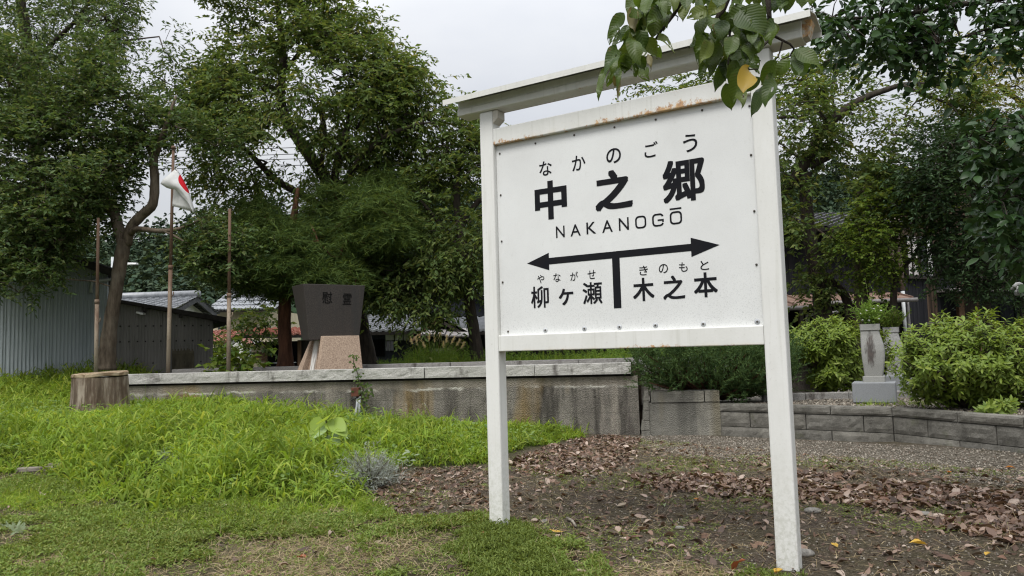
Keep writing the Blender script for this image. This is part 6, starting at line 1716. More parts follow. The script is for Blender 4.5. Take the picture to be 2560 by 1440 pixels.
# ================================================================== TALL GRASS
def sample_poly(poly, n, rng, ymax=1e9):
    xs = [p[0] for p in poly]; ys = [p[1] for p in poly]; out = np.zeros((0, 2))
    while len(out) < n:
        c = np.stack([rng.uniform(max(min(xs), -11), min(max(xs), 9), n * 2), rng.uniform(min(ys), min(max(ys), ymax), n * 2)], 1); out = np.concatenate([out, c[inpoly(c, poly)]])
    return out[:n]
rng = np.random.default_rng(5)
def keep_view(p, m=1.12):
    return (np.abs(p[:, 0]) < m * .70 * p[:, 1] + .3)
nt_ = 13500
tuft = sample_poly(GRASS, nt_, rng, 16)
tuft = tuft[keep_view(tuft)]
hm = fbm(tuft[:, 0] * .8, tuft[:, 1] * .8, 3, 8)
ed_ = edist(tuft, GRASS)
gh = (.12 + .20 * S(.0, .9, ed_)) * (.6 + .9 * hm)
near_bush = np.exp(-(((tuft[:, 0] + 1.75) / 1.0) ** 2 + ((tuft[:, 1] - 7.3) / .9) ** 2)); gh *= 1 + .25 * near_bush
# keep the tufts off the stump
ok = (np.hypot(tuft[:, 0] + 6.19, tuft[:, 1] - 11.3) > .44); dens = rng.random(len(tuft)) < (.45 + .9 * S(.3, .55, fbm(tuft[:, 0] * 1.1, tuft[:, 1] * 1.1, 3, 15)))
tuft, gh = tuft[ok & dens], gh[ok & dens]
gh *= .66 + .50 * S(.35, .65, fbm(tuft[:, 0] * 1.7, tuft[:, 1] * 1.7, 3, 71)); gh = np.minimum(gh, .06 + .10 * (np.hypot(tuft[:, 0] + 6.19, tuft[:, 1] - 11.0) - .2))  * (np.hypot(tuft[:, 0] + 6.19, tuft[:, 1] - 11.0) < 2.2) + gh * (np.hypot(tuft[:, 0] + 6.19, tuft[:, 1] - 11.0) >= 2.2)
_sd = np.array(gp(822, 1128))[:2] - np.array([0, .35]); gh *= 1 - .62 * np.exp(-((tuft[:, 0] - _sd[0]) ** 2 + (tuft[:, 1] - _sd[1]) ** 2) / .30); gh *= 1 - .42 * (S(-3.4, -2.4, tuft[:, 0]) * S(9.0, 10.2, tuft[:, 1]))
# every tuft: two leafy stems whose blades arch outward at different heights
ns, nbl = 2, 5
SB = np.repeat(tuft, ns, 0) + rng.normal(size=(len(tuft) * ns, 2)) * .04; SH = np.repeat(gh, ns) * rng.uniform(.5, 1.25, len(SB))
SL = rng.normal(size=(len(SB), 2)) * .22
B = np.repeat(SB, nbl, 0); H = np.repeat(SH, nbl); hf = np.tile(np.linspace(.0, .95, nbl), len(SB)) * rng.uniform(.7, 1.1, len(B))
B = B + np.repeat(SL, nbl, 0) * (H * hf)[:, None]
B3 = np.concatenate([B, (ter(B[:, 0], B[:, 1]) - .01 + H * hf)[:, None]], 1)
D = unit(rng.normal(size=B3.shape) * np.array([.75, .75, .2]) + np.array([.05, -.05, .75])); side = unit(np.cross(D, np.array([0, 0, 1.0]) + rng.normal(size=D.shape) * .35))
V, F = strips(B3, D, rng.uniform(.09, .23, len(B3)) * (.75 + H * 2.6), rng.uniform(.009, .026, len(B3)), rng.uniform(.7, 3.8, len(B3)), rng, 3, side)
ST = np.concatenate([SB, ter(SB[:, 0], SB[:, 1])[:, None] - .02], 1); DS = unit(np.concatenate([SL, np.ones((len(SB), 1))], 1))
V2, F2 = strips(ST, DS, SH, .004, np.full(len(ST), .1), rng, 1); F = np.concatenate([F, F2 + len(V)]); V = np.concatenate([V, V2])
o = np_obj('tall_grass', V, F, 4, M['l_grass'], None, 'stuff'); prop(o, 'bright green crabgrass growing in front of the platform', 'grass')
# broader leaved weeds, taller single blades and dry stalks among the grass
wd = sample_poly(GRASS, 900, rng, 12); wd = wd[keep_view(wd)]; wd = wd[fbm(wd[:, 0] * .9, wd[:, 1] * .9, 3, 91) > .46]
B = np.repeat(wd, 7, 0) + rng.normal(size=(len(wd) * 7, 2)) * .045; B3 = np.concatenate([B, (ter(B[:, 0], B[:, 1]) + rng.uniform(.05, .20, len(B)))[:, None]], 1)
V, F = leaf_geo(B3, unit(rng.normal(size=B3.shape) * np.array([1, 1, .25]) + np.array([0, -.1, .15])), np.array([0, -.15, 1.0]) + rng.normal(size=B3.shape) * .3, rng.uniform(.04, .085, len(B3)), rng.uniform(.022, .045, len(B3)), .15, True)
o = np_obj('broad_leaved_weeds', V, F, 3, M['l_weed2'], None, 'stuff'); prop(o, 'broader leaved weeds mixed into the crabgrass', 'weeds')
wd = sample_poly(GRASS, 3800, rng, 13); wd = wd[keep_view(wd)]
B3 = np.concatenate([wd, ter(wd[:, 0], wd[:, 1])[:, None]], 1); V, F = strips(B3, unit(rng.normal(size=B3.shape) * np.array([.3, .3, .1]) + np.array([0, 0, 1.0])), rng.uniform(.10, .34, len(B3)), rng.uniform(.004, .010, len(B3)), rng.uniform(.3, 2.2, len(B3)), rng, 5)
o = np_obj('tall_stalks', V, F, 4, M['l_grass'], None, 'stuff'); prop(o, 'single taller grass stalks rising above the crabgrass', 'grass')
wd = sample_poly(GRASS, 1300, rng, 13); wd = wd[keep_view(wd)]
B3 = np.concatenate([wd, ter(wd[:, 0], wd[:, 1])[:, None] + .02], 1); V, F = strips(B3, unit(rng.normal(size=B3.shape) * np.array([.8, .8, .2]) + np.array([0, 0, .7])), rng.uniform(.08, .24, len(B3)), .004, rng.uniform(.3, 2.2, len(B3)), rng, 4)
o = np_obj('dry_stalks', V, F, 4, M['l_straw'], None, 'stuff'); prop(o, 'dry stalks and dead blades among the green grass', 'dry grass')
# grass thinning out over the turf and the soil beside it
fr = sample_poly(gpoly([(-100, 1180), (300, 1230), (520, 1255), (900, 1240), (1000, 1290), (760, 1330), (480, 1350), (330, 1345), (180, 1290), (-100, 1260)]), 2600, rng, 12); fr = fr[keep_view(fr)]; fr = fr[fbm(fr[:, 0] * 2, fr[:, 1] * 2, 3, 33) > .43]
B = np.repeat(fr, 6, 0) + rng.normal(size=(len(fr) * 6, 2)) * .03; B3 = np.concatenate([B, ter(B[:, 0], B[:, 1])[:, None] + .01], 1)
V, F = strips(B3, unit(rng.normal(size=B3.shape) * np.array([.7, .7, .2]) + np.array([0, 0, .8])), rng.uniform(.05, .13, len(B3)), rng.uniform(.005, .012, len(B3)), rng.uniform(.8, 3, len(B3)), rng, 3)
o = np_obj('scattered_grass', V, F, 4, M['l_grass'], None, 'stuff'); prop(o, 'scattered grass tufts thinning out at the front edge of the tall grass', 'grass')
# a few taller stems with arching bristly heads
for i, (x, y, h, sg) in enumerate(((590, 1068, .40, 1), (556, 1060, .34, -1), (664, 1040, .30, 1), (1052, 1100, .2, 1), (700, 1090, .34, 1), (420, 1075, .22, -1), (628, 1085, .33, -1), (530, 1090, .35, 1))):
    b = np.array(gp(x, y + 20)); th = thing('foxtail_grass', ('bristly green foxtail head arching above the crabgrass'), 'foxtail grass', tuple(b), 0, 'foxtail heads in the grass')
    tip = b + np.array([sg * .03, 0, h]); q = MB(); q.tube([b, (b + tip) / 2, tip], [.003, .0025, .002], 4); q.build('stem', M['l_weed'], th)
    pts = [tip + np.array([sg * (.045 - .045 * math.cos(a)), 0, .045 * math.sin(a)]) for a in np.linspace(0, 2.3, 7)]
    q = MB(); q.tube(pts, [.004, .009, .011, .011, .010, .007, .002], 7); q.build('seed_head', M['l_maple'], th)

# broad-leaved seedling standing in the grass
sb = thing('broad_leaf_seedling', 'seedling with a few very large pale green leaves standing in the grass', 'plant', tuple(gp(822, 1128)))
M['l_big'] = leafmat('large_pale_leaf', [(.24, .34, .15), (.28, .38, .17), (.20, .30, .12)], .25, .5, .3, objrand=True)
M['l_big2'] = leafmat('large_yellow_green_leaf', [(.24, .34, .06), (.28, .38, .08)], .4, .5, .3)
b0 = Vector(gp(822, 1128)); Ysb = b0.y - .25
q = MB(); q.tube([b0, Vector(at(818, 1085, Ysb)), Vector(at(815, 1050, Ysb))], [.008, .007, .004], 6); q.build('stem', M['bark_red'], sb)
for (bx, by, tx, ty, ln_w, nrm, mt) in ((816, 1056, 768, 1096, .95, (-.25, -.8, .75), 'l_big'), (812, 1052, 762, 1084, .7, (.5, -.35, .4), 'l_big2'), (816, 1050, 822, 1034, 1.9, (.1, -.75, .8), 'l_big2'),
                                        (822, 1052, 868, 1086, .8, (.35, -.6, .6), 'l_big2'), (830, 1056, 862, 1074, .9, (-.3, -.5, .7), 'l_big2'), (815, 1062, 755, 1118, .45, (-.2, -.4, .9), 'l_big'), (822, 1070, 872, 1090, .3, (.1, -.3, 1), 'l_big'), (820, 1088, 850, 1112, .7, (.2, -.5, .8), 'l_big')):
    a = Vector(at(bx, by, Ysb + .02)); c = Vector(at(tx, ty, Ysb - .10)); L_ = (c - a).length
    me = leaf_mesh('leaf', L_, L_ * ln_w, .18, .12, M[mt], 8, 'broad'); link('leaf', me, sb, None, frame(a, c - a, nrm))
    q = MB(); q.tube([Vector(at(818, by + 8, Ysb)), a], [.004, .003], 5); q.build('leaf_stalk', M['l_weed'], sb)

# silver grey shrubs at the edge of the grass
M['l_silver'] = leafmat('silver_grey_leaves', [(.20, .225, .20), (.28, .30, .275), (.36, .385, .36), (.15, .17, .145)], .2, .8, .1)
def silver(px_, py_, r, n, label, seed, sc=1.0):
    rng = np.random.default_rng(seed); b = np.array(gp(px_, py_)); th = thing('silver_shrub', label, 'shrub', tuple(b), 0, 'silver grey shrubs in the grass')
    D = unit(rng.normal(size=(n, 3)) * np.array([1, 1, .5]) + np.array([0, -.1, .75])); L = r * rng.uniform(.55, 1.1, n)
    q = MB()
    for k in range(0, n, 2): q.tube([b, b + D[k] * L[k] * .6 + np.array([0, 0, .02]), b + D[k] * L[k]], [.005, .003, .0015], 4, cap=False)
    q.build('stems', M['twig'], th, kind='stuff')
    per = 26; t = np.tile(rng.uniform(.35, 1, per), n); P = b + np.repeat(D, per, 0) * (np.repeat(L, per) * t)[:, None] + rng.normal(size=(n * per, 3)) * .012
    V, F = strips(P, unit(np.repeat(D, per, 0) * .7 + rng.normal(size=P.shape) * .6), rng.uniform(.02, .05, len(P)) * sc, .006, np.full(len(P), .1), rng, 1)
    np_obj('foliage', V, F, 4, M['l_silver'], th, 'stuff'); return th
silver(925, 1215, .40, 210, 'largest silver grey feathery shrub at the front edge of the grass', 3)
silver(752, 1168, .26, 60, 'silver grey shrub buried in the grass below the large leaved seedling', 4)
silver(428, 1172, .2, 50, 'small faded silver grey shrub in the grass below the stump', 5)
pl = thing('pale_weed', 'pale hairy leaved weed beside the silver shrub', 'weed', tuple(gp(1008, 1178)))
M['l_pale'] = leafmat('pale_downy_leaf', [(.17, .23, .13), (.24, .29, .18), (.14, .19, .10)], .3, .7, .15)
for k in range(16):
    b = np.array(gp(1008 + rng.normal() * 14, 1178)); h = rng.uniform(.06, .24); p = b + np.array([rng.normal() * .05, rng.normal() * .04, h]); d = unit(rng.normal(size=3) * np.array([1, .7, .3])); link('leaf', leaf_mesh('leaf', .07, .035, .2, .2, M['l_pale'], 4), pl, None, frame(p, d, (0, -.3, 1)))
q = MB(); 
for k in range(5): b = gp(1008 + k * 6 - 12, 1178); q.tube([b, b + np.array([.01 * k - .02, 0, .2])], [.004, .002], 4)
q.build('stems', M['l_weed'], pl)
pl = thing('downy_plant', 'pale frilly downy plant at the lower left edge', 'weed', tuple(gp(35, 1335)))
for k in range(40):
    b = np.array(gp(38 + rng.normal() * 14, 1330 + rng.normal() * 6)); d = unit(rng.normal(size=3) * np.array([.8, .6, .3]) + np.array([0, 0, .9])); link('leaf', leaf_mesh('leaf', rng.uniform(.04, .08), .02, .3, .4, M['l_pale'], 5, 'ell', .03), pl, None, frame(b + np.array([0, 0, .01]), d, (0, -1, .5)))

# ================================================================== GROUND COVER, DRY GRASS, GRAVEL
def tufts(name, label, polys, n, mat, rng, nl=7, ll=.028, lw=.009, hgt=.03, hgap=None, up=.5):
    P = []
    for poly, k in polys:
        c = sample_poly(poly, k, rng, 12); c = c[keep_view(c, 1.2)]
        if hgap is not None: c = c[fbm(c[:, 0] * hgap[0], c[:, 1] * hgap[0], 4, hgap[2]) > hgap[1]]
        P.append(c)
    P = np.concatenate(P); hh = hgt * rng.uniform(.3, 1.3, len(P)) * (.5 + 1.2 * fbm(P[:, 0] * 3, P[:, 1] * 3, 2, 4))
    B = np.concatenate([P, (ter(P[:, 0], P[:, 1]) + hh)[:, None]], 1); B = np.repeat(B, nl, 0) + rng.normal(size=(len(P) * nl, 3)) * np.array([.012, .012, .006])
    D = unit(rng.normal(size=B.shape) * np.array([1, 1, .35]) + np.array([0, 0, up])); V, F = leaf_geo(B, D, np.array([0, 0, 1.0]) + rng.normal(size=B.shape) * .4, ll * rng.uniform(.6, 1.3, len(B)), np.full(len(B), lw), .2)
    o = np_obj(name, V, F, 3, mat, None, 'stuff'); prop(o, label, 'ground cover'); return o
rng = np.random.default_rng(9)
tufts('ground_cover', 'low mossy ground cover in the foreground', [(MOSS, 46000)], 0, M['l_moss'], rng, 5, .033, .0115, .035, (1.9, .42, 17))
tufts('thin_ground_cover', 'thin ground cover plants growing through the dry patches', [(MOSS, 7000)], 0, M['l_moss'], rng, 6, .026, .008, .018)
# denser mound round the foot of the left post
mp = gpoly([(1130, 1340), (1225, 1305), (1300, 1300), (1370, 1330), (1430, 1375), (1470, 1430), (1480, 1500), (1150, 1500), (1090, 1420)])
def mound(name, label, poly, n, rng, hm):
    c = sample_poly(poly, n, rng); d = np.clip(edist(c, poly) / .30, 0, 1); kp = fbm(c[:, 0] * 4, c[:, 1] * 4, 3, 7) + .55 * d > .62; c, d = c[kp], d[kp]; n = len(c); d = d * (.45 + 1.1 * fbm(c[:, 0] * 6, c[:, 1] * 6, 2, 19)); z = ter(c[:, 0], c[:, 1]) + hm * d * rng.uniform(.5, 1.05, n)
    B = np.repeat(np.concatenate([c, z[:, None]], 1), 8, 0) + rng.normal(size=(n * 8, 3)) * .010
    D = unit(rng.normal(size=B.shape) * np.array([1, 1, .4]) + np.array([0, 0, .75])); V, F = leaf_geo(B, D, np.array([0, 0, 1.0]) + rng.normal(size=B.shape) * .4, .030 * rng.uniform(.6, 1.3, len(B)), np.full(len(B), .009), .2)
    o = np_obj(name, V, F, 3, M['l_moss2'], None, 'stuff'); prop(o, label, 'ground cover')
M['l_moss2'] = leafmat('bright_ground_cover_leaves', [(.075, .108, .022), (.105, .145, .03), (.15, .19, .045), (.085, .12, .026)], .3, .6, .15, gain=1.1)
mound('ground_cover_mound', 'thick green ground cover mound at the foot of the left sign post', mp, 4200, rng, .085)
mp2 = gpoly([(1780, 1440), (1830, 1412), (1900, 1408), (1960, 1425), (2050, 1420), (2090, 1450), (2050, 1520), (1800, 1520)])
mound('ground_cover_tuft', 'small green weeds round the foot of the right sign post', mp2, 420, rng, .04)
SOILP = gpoly([(885, 1268), (935, 1215), (1000, 1170), (1220, 1163), (1300, 1140), (1560, 1095), (2560, 1180), (2800, 1500), (1500, 1520), (1300, 1300), (1000, 1312)])
tufts('sparse_grass', 'thin green and brown grass scattered over the soil under the sign', [(SOILP, 8500)], 0, M['l_moss'], rng, 5, .026, .006, .01, (1.1, .46, 27), .3)
def straw(name, label, polys, rng, mat, L=(.05, .14), w=.0035, z=.012):
    P = np.concatenate([sample_poly(p, k, rng, 12) for p, k in polys]); P = P[keep_view(P, 1.2)]; n = len(P)
    B = np.concatenate([P, (ter(P[:, 0], P[:, 1]) + z * rng.uniform(.2, 2.2, n))[:, None]], 1); D = unit(rng.normal(size=B.shape) * np.array([1, 1, .18]) + np.array([0, 0, .1]))
    V, F = strips(B, D, rng.uniform(L[0], L[1], n), w, rng.uniform(-.2, .8, n), rng, 3, unit(np.cross(D, np.array([0, 0, 1.0]) + rng.normal(size=D.shape) * .3)))
    o = np_obj(name, V, F, 4, mat, None, 'stuff'); prop(o, label, 'dry grass')
straw('dry_grass', 'dry straw coloured grass matted in the foreground', [(THATCH[0], 1500), (THATCH[1], 1900), (THATCH[2], 400), (THATCH[3], 900), (MOSS, 14000), (SOILP, 6500), (MOSS, 2500)], rng, M['l_straw'])
straw('litter_debris', 'fine dark twigs and leaf scraps scattered over the soil', [(SOILP, 5200), (MOSS, 1800)], rng, M['l_debris'], (.02, .09), .005, .01)
# gravel
def pebbles(poly, n, rng, r0, r1, zf, name, label, mat):
    c = sample_poly(poly, n, rng, 15); c = c[keep_view(c, 1.2)]; n = len(c); r = rng.uniform(r0, r1, n)
    octv = np.array([(1, 0, 0), (0, 1, 0), (-1, 0, 0), (0, -1, 0), (0, 0, .7), (0, 0, -.7)], float); octf = np.array([(0, 1, 4), (1, 2, 4), (2, 3, 4), (3, 0, 4), (1, 0, 5), (2, 1, 5), (3, 2, 5), (0, 3, 5)])
    V = octv[None] * rng.uniform(.6, 1.25, (n, 6, 3)); a = rng.uniform(0, 6.3, n); ca, sa = np.cos(a)[:, None], np.sin(a)[:, None]
    V = np.stack([V[:, :, 0] * ca - V[:, :, 1] * sa, V[:, :, 0] * sa + V[:, :, 1] * ca, V[:, :, 2]], 2) * r[:, None, None]
    V[:, :, :2] += c[:, None, :]; V[:, :, 2] += (zf(c) + r * .3)[:, None]
    o = np_obj(name, V.reshape(-1, 3), (np.arange(n)[:, None, None] * 6 + octf).reshape(-1, 3), 3, mat, None, 'stuff'); prop(o, label, 'gravel')
M['gravel'] = leafmat('mixed_gravel', [(.06, .052, .04), (.125, .11, .088), (.20, .18, .15), (.10, .08, .06), (.33, .30, .25), (.12, .088, .066)], 0, .9, .2)
pebbles(GRAVEL, 11000, rng, .006, .016, lambda c: ter(c[:, 0], c[:, 1]), 'gravel', 'grey gravel strip along the foot of the block wall', M['gravel'])
pebbles(SOILP, 10500, rng, .003, .011, lambda c: ter(c[:, 0], c[:, 1]), 'soil_grit', 'grit scattered over the bare soil', M['gravel'])
pebbles([(3.2, 10.8), (4.6, 9.7), (5.3, 8.2), (6.5, 9.0), (6.2, 11.0), (4.2, 11.6)], 4800, rng, .009, .022, lambda c: .418 + .03 * (fbm(c[:, 0] * 1.5, c[:, 1] * 1.5, 3, 3) - .4), 'bed_stones', 'gravel covering the raised bed round the vases', M['gravel'])
n = 150; bx = np.stack([rng.uniform(4.5, 5.6, n), rng.uniform(9.85, 10.15, n), np.full(n, .42)], 1); V, F = strips(bx, unit(rng.normal(size=bx.shape) * np.array([.6, .4, .1]) + np.array([0, 0, 1])), rng.uniform(.05, .16, n), .008, rng.uniform(.3, 2, n), rng)
o = np_obj('bed_weeds', V, F, 4, M['l_grass'], None, 'stuff'); prop(o, 'small grass tufts at the foot of the near vase plinth', 'grass')

# ================================================================== FALLEN LEAVES
rng = np.random.default_rng(101)
def dryleaf(seed, L=.085, W=.042):
    r_ = random.Random(seed); vs = []; fs = []; nu = 5; cu = r_.uniform(-.25, .55); fo = r_.uniform(.1, .9); tw = r_.uniform(-.5, .5)
    for i in range(nu + 1):
        t = i / nu; w = max(W * .5 * math.sin(PI * t ** .85) ** .8, .0008)
        for s_ in (-1, 0, 1):
            x = s_ * w; z = fo * abs(s_) * w - cu * L * (t - .5) ** 2 * 2 + r_.uniform(-.003, .003); a = tw * (t - .5)
            vs.append((x * math.cos(a) - z * math.sin(a), L * (t - .5), x * math.sin(a) + z * math.cos(a)))
    for i in range(nu):
        for s_ in (0, 1): fs.append((i * 3 + s_, i * 3 + s_ + 1, (i + 1) * 3 + s_ + 1, (i + 1) * 3 + s_))
    return MB().add(vs, fs, True)
M['dead_leaf'] = leafmat('brown_fallen_leaf', [(.055, .032, .022), (.095, .055, .036), (.14, .085, .055), (.075, .042, .028), (.27, .20, .16), (.11, .052, .030), (.36, .29, .24), (.065, .043, .033), (.18, .125, .092), (.042, .028, .021), (.085, .05, .035), (.05, .034, .027)], .12, .62, .3, objrand=True, gain=1.2)
M['orange_leaf'] = leafmat('orange_fallen_leaf', [(.42, .15, .02)], .2, .6, .3); M['yellow_leaf'] = leafmat('yellow_fallen_leaf', [(.48, .30, .05)], .2, .6, .3); M['red_leaf'] = leafmat('rust_red_fallen_leaf', [(.24, .075, .035)], .2, .6, .3); M['pale_leaf'] = leafmat('pale_fallen_leaf', [(.32, .255, .185)], .2, .6, .3); M['green_leaf'] = leafmat('green_fallen_leaf', [(.22, .28, .15)], .2, .6, .3)
DL = []
for k in range(10):
    me = dryleaf(k).mesh('fallen_leaf'); me.materials.append(M['dead_leaf']); DL.append(me)
zones = [(gpoly([(1290, 1150), (1400, 1105), (1520, 1088), (1600, 1098), (1590, 1140), (1540, 1175), (1470, 1195), (1300, 1185), (1275, 1170)]), 1500, 'brown fallen leaves drifted against the grass under the left half of the sign'),
         (gpoly([(1560, 1190), (1750, 1185), (1925, 1205), (1925, 1250), (1800, 1245), (1640, 1225)]), 800, 'brown fallen leaves in the thin band left of the right post'),
         (gpoly([(1985, 1185), (2120, 1195), (2300, 1215), (2560, 1235), (2720, 1250), (2720, 1400), (2560, 1370), (2400, 1335), (2250, 1290), (2120, 1265), (1990, 1250)]), 3000, 'brown fallen leaves drifted thickly right of the right post'),
         (SOILP, 2700, 'brown fallen leaf scattered on the bare soil'),
         (gpoly([(985, 1175), (1210, 1165), (1215, 1260), (1000, 1290), (900, 1258)]), 420, 'brown fallen leaves lying between the silver shrub and the left post'),
         (MOSS, 120, 'brown fallen leaf lying on the green ground cover')]
single = {0: 60, 1: 45, 2: 105, 3: 45, 4: 15, 5: 18}
restV = []; restF = []; off = 0
for zi, (poly, n, lab) in enumerate(zones):
    c = sample_poly(poly, n, rng, 12); c = c[keep_view(c, 1.1)]
    if zi in (0, 2): c = c[fbm(c[:, 0] * 1.6, c[:, 1] * 1.6, 3, 44 + zi) > .27]
    sc = (.36 + .82 * rng.random(len(c)) ** 1.8) * (1.3 if zi == 2 else 1.1 if zi == 1 else 1.0); order = np.argsort(-(sc / c[:, 1]))
    for r_, i in enumerate(order):
        x, y = c[i]; z = float(ter(x, y)) + .008 + rng.uniform(0, .022) * (zi in (0, 2, 1)) + (.03 if zi == 5 else 0)
        Mx = Matrix.Translation((x, y, z)) @ Matrix.Rotation(rng.uniform(0, 6.3), 4, 'Z') @ Matrix.Rotation(rng.normal() * .32 + (PI if rng.random() < .4 else 0), 4, 'X') @ Matrix.Rotation(rng.normal() * .32, 4, 'Y') @ Matrix.Scale(sc[i], 4)
        me = DL[int(rng.integers(10))]
        if r_ < single[zi]:
            o = link('fallen_leaf', me, None, None, Mx); prop(o, lab, 'fallen leaf', lab)
        else:
            a = verts_np(me) @ np.array(Mx.to_3x3()).T + np.array(Mx.translation)
            restV.append(a); restF.append(np.array([p.vertices[:] for p in me.polygons]) + off); off += len(a)
o = np_obj('leaf_litter', np.concatenate(restV), np.concatenate(restF), 4, M['dead_leaf'], None, 'stuff'); prop(o, 'many small brown fallen leaves scattered over the soil', 'leaf litter')
special = [(1390, 1335, 'yellow_leaf', 'pale orange fallen leaf on the soil right of the left post', 1.2, 'orange'), (1740, 1253, 'orange_leaf', 'small bright orange fallen leaf lying on the soil left of the right post', .8, 0), (1845, 1427, 'red_leaf', 'large rust red fallen leaf standing up just left of the right post foot', 1.5, 1), (1945, 1437, 'yellow_leaf', 'yellow fallen leaf touching the right post foot', .9, 0),
           (2086, 1367, 'yellow_leaf', 'yellow and brown fallen leaf on the bare soil right of the right post', .9, 0), (2295, 1364, 'yellow_leaf', 'large pale yellow fallen leaf on the soil near the lower right', 1.25, 0), (2373, 1185, 'orange_leaf', 'bright orange fallen leaf on the gravel, left of another orange leaf', 1.0, 0), (2525, 1172, 'orange_leaf', 'bright orange fallen leaf on the gravel nearest the right edge', 1.0, 0), (2470, 1392, 'yellow_leaf', 'small yellow fallen leaf near the lower right corner', .7, 0),
           (1210, 1355, 'red_leaf', 'rust red curled fallen leaf on the ground cover left of the left post foot', 1.1, 1), (1235, 1350, 'red_leaf', 'smaller rust red fallen leaf touching the left post foot', .8, 1), (160, 1358, 'red_leaf', 'rust coloured fallen leaf on the ground cover at the lower left', .9, 0), (755, 1400, 'red_leaf', 'rust coloured fallen leaf in the dry grass at the bottom centre', 1.0, 0),
           (1555, 1268, 'pale_leaf', 'long pale fallen leaf lying on the soil under the sign', 1.35, 0), (1560, 1207, 'pale_leaf', 'pale fallen leaf in the leaf band under the sign', 1.1, 0), (2165, 1262, 'pale_leaf', 'large pale fallen leaf on the drift right of the right post', 1.4, 0), (1660, 1266, 'green_leaf', 'small grey green fallen leaf on the soil under the sign', .8, 0), (1628, 1380, 'green_leaf', 'pale green torn leaf piece on the bare soil under the sign', .7, 0), (945, 1360, 'pale_leaf', 'pale bleached leaf in the dry grass at the bottom', .9, 0)]
for i, (x, y, mt, lab, s_, up_) in enumerate(special):
    p = gp(x, y); me = dryleaf(200 + i).mesh('fallen_leaf'); me.materials.append(M[mt])
    Mx = Matrix.Translation((p[0], p[1], p[2] + (.035 if up_ == 1 else .016))) @ Matrix.Rotation(i * 1.3 + 1.2, 4, 'Z') @ Matrix.Rotation(.9 if up_ == 1 else .1, 4, 'X') @ Matrix.Scale(s_, 4); o = link('fallen_leaf', me, None, None, Mx); prop(o, lab, 'fallen leaf')
def pebble(px_, py_, r, lab, sq=.5):
    p = gp(px_, py_); bm = bmesh.new(); bmesh.ops.create_icosphere(bm, subdivisions=3, radius=r)
    for v in bm.verts: v.co = Vector((v.co.x * 1.3, v.co.y, v.co.z * sq)) * (1 + .12 * (float(fbm(v.co.x * 20 + px_, v.co.y * 20, 2, 3)) - .4))
    me = bpy.data.meshes.new('pebble'); bm.to_mesh(me); bm.free(); me.polygons.foreach_set('use_smooth', [True] * len(me.polygons)); o = link('pebble', me, None, M['stone'], Matrix.Translation((p[0], p[1], p[2] + r * .25))); prop(o, lab, 'stone')
pebble(2490, 1122, .055, 'rounded brown stone lying against the foot of the block wall'); pebble(2312, 1290, .045, 'rounded grey stone among the leaves right of the right post'); pebble(2032, 1281, .05, 'brown grey stone half covered by leaves beside the right post'); pebble(2010, 1388, .05, 'pale grey stone behind the right post foot'); pebble(1362, 1306, .03, 'small pale flat stone right of the left post'); pebble(1700, 1322, .028, 'small grey stone on the bare soil under the sign')
def stick(a, b, r, lab, mat='wood_grey', nm='stick'):
    p, q_ = Vector(gp(*a)), Vector(gp(*b)); p.z += r; q_.z += r * 1.4; m_ = p.lerp(q_, .5) + Vector((.008, .01, r * .6)); q = MB(); q.tube([p, m_, q_], [r, r * .95, r * .7], 7); o = q.build(nm, M[mat]); prop(o, lab, 'stick')
stick((1418, 1300), (1440, 1322), .012, 'short pale broken stick on the soil under the sign'); stick((1450, 1186), (1490, 1198), .010, 'pale stick lying across the leaves under the sign'); stick((1495, 1318), (1548, 1314), .009, 'dark thin stick on the soil under the sign', 'twig'); stick((2100, 1292), (2200, 1305), .006, 'thin dark twig among the leaves right of the right post', 'twig')
p = gp(85, 1178); q = MB(); q.box((p[0] + .05, p[1], p[2] + .02), (.42, .08, .05), Matrix.Rotation(R(6), 3, 'Z'), ch=.01); q.box((p[0] + .22, p[1] + .06, p[2] + .05), (.2, .06, .04), Matrix.Rotation(R(14), 3, 'Z'), ch=.008); o = q.build('driftwood', M['wood_grey']); prop(o, 'weathered grey piece of wood lying in the grass at the left', 'wood')

# ================================================================== OVERHANGING BRANCHES AT THE TOP
def lm_holes(L, W, seed, holes, mat, curl=.12, fold=.22):
    """a broad pointed leaf blade with veins in relief and, where eaten, real holes"""
    r_ = random.Random(seed); nu, nv = 12, 8; vs = []; fs = []
    for i in range(nu + 1):
        t = i / nu; w = W * .5 * (math.sin(PI * min(t, 1) ** .80) ** .75) * (1 - .25 * max(0, t - .75) * 2)
        if t > .9: w *= .55
        w = max(w, .0012)
        for j in range(nv + 1):
            s_ = j / nv * 2 - 1; vein = .0012 * math.sin((t * 7 - abs(s_) * 1.6) * 2 * PI); vs.append((s_ * w, L * t, fold * abs(s_) * w - curl * L * t * t + vein + .010 * L / .1 * math.sin(t * 5 + seed) * s_))
    dead = set()
    for h in range(holes):
        ci, cj = r_.randrange(2, nu - 2), r_.choice([1, 2, nv - 3, nv - 2]); dead |= {(ci, cj)} | ({(ci + 1, cj)} if r_.random() < .5 else set())
    for i in range(nu):
        for j in range(nv):
            if (i, j) in dead: continue
            b = i * (nv + 1) + j; fs.append((b, b + 1, b + nv + 2, b + nv + 1))
    q = MB().add(vs, fs, True); me = q.mesh('leaf'); me.materials.append(mat); return me
M['l_over'] = leafmat('large_hanging_cherry_leaf', [(.030, .066, .012), (.045, .085, .016), (.066, .115, .022), (.038, .072, .014), (.085, .135, .03)], .38, .45, .25, objrand=True)
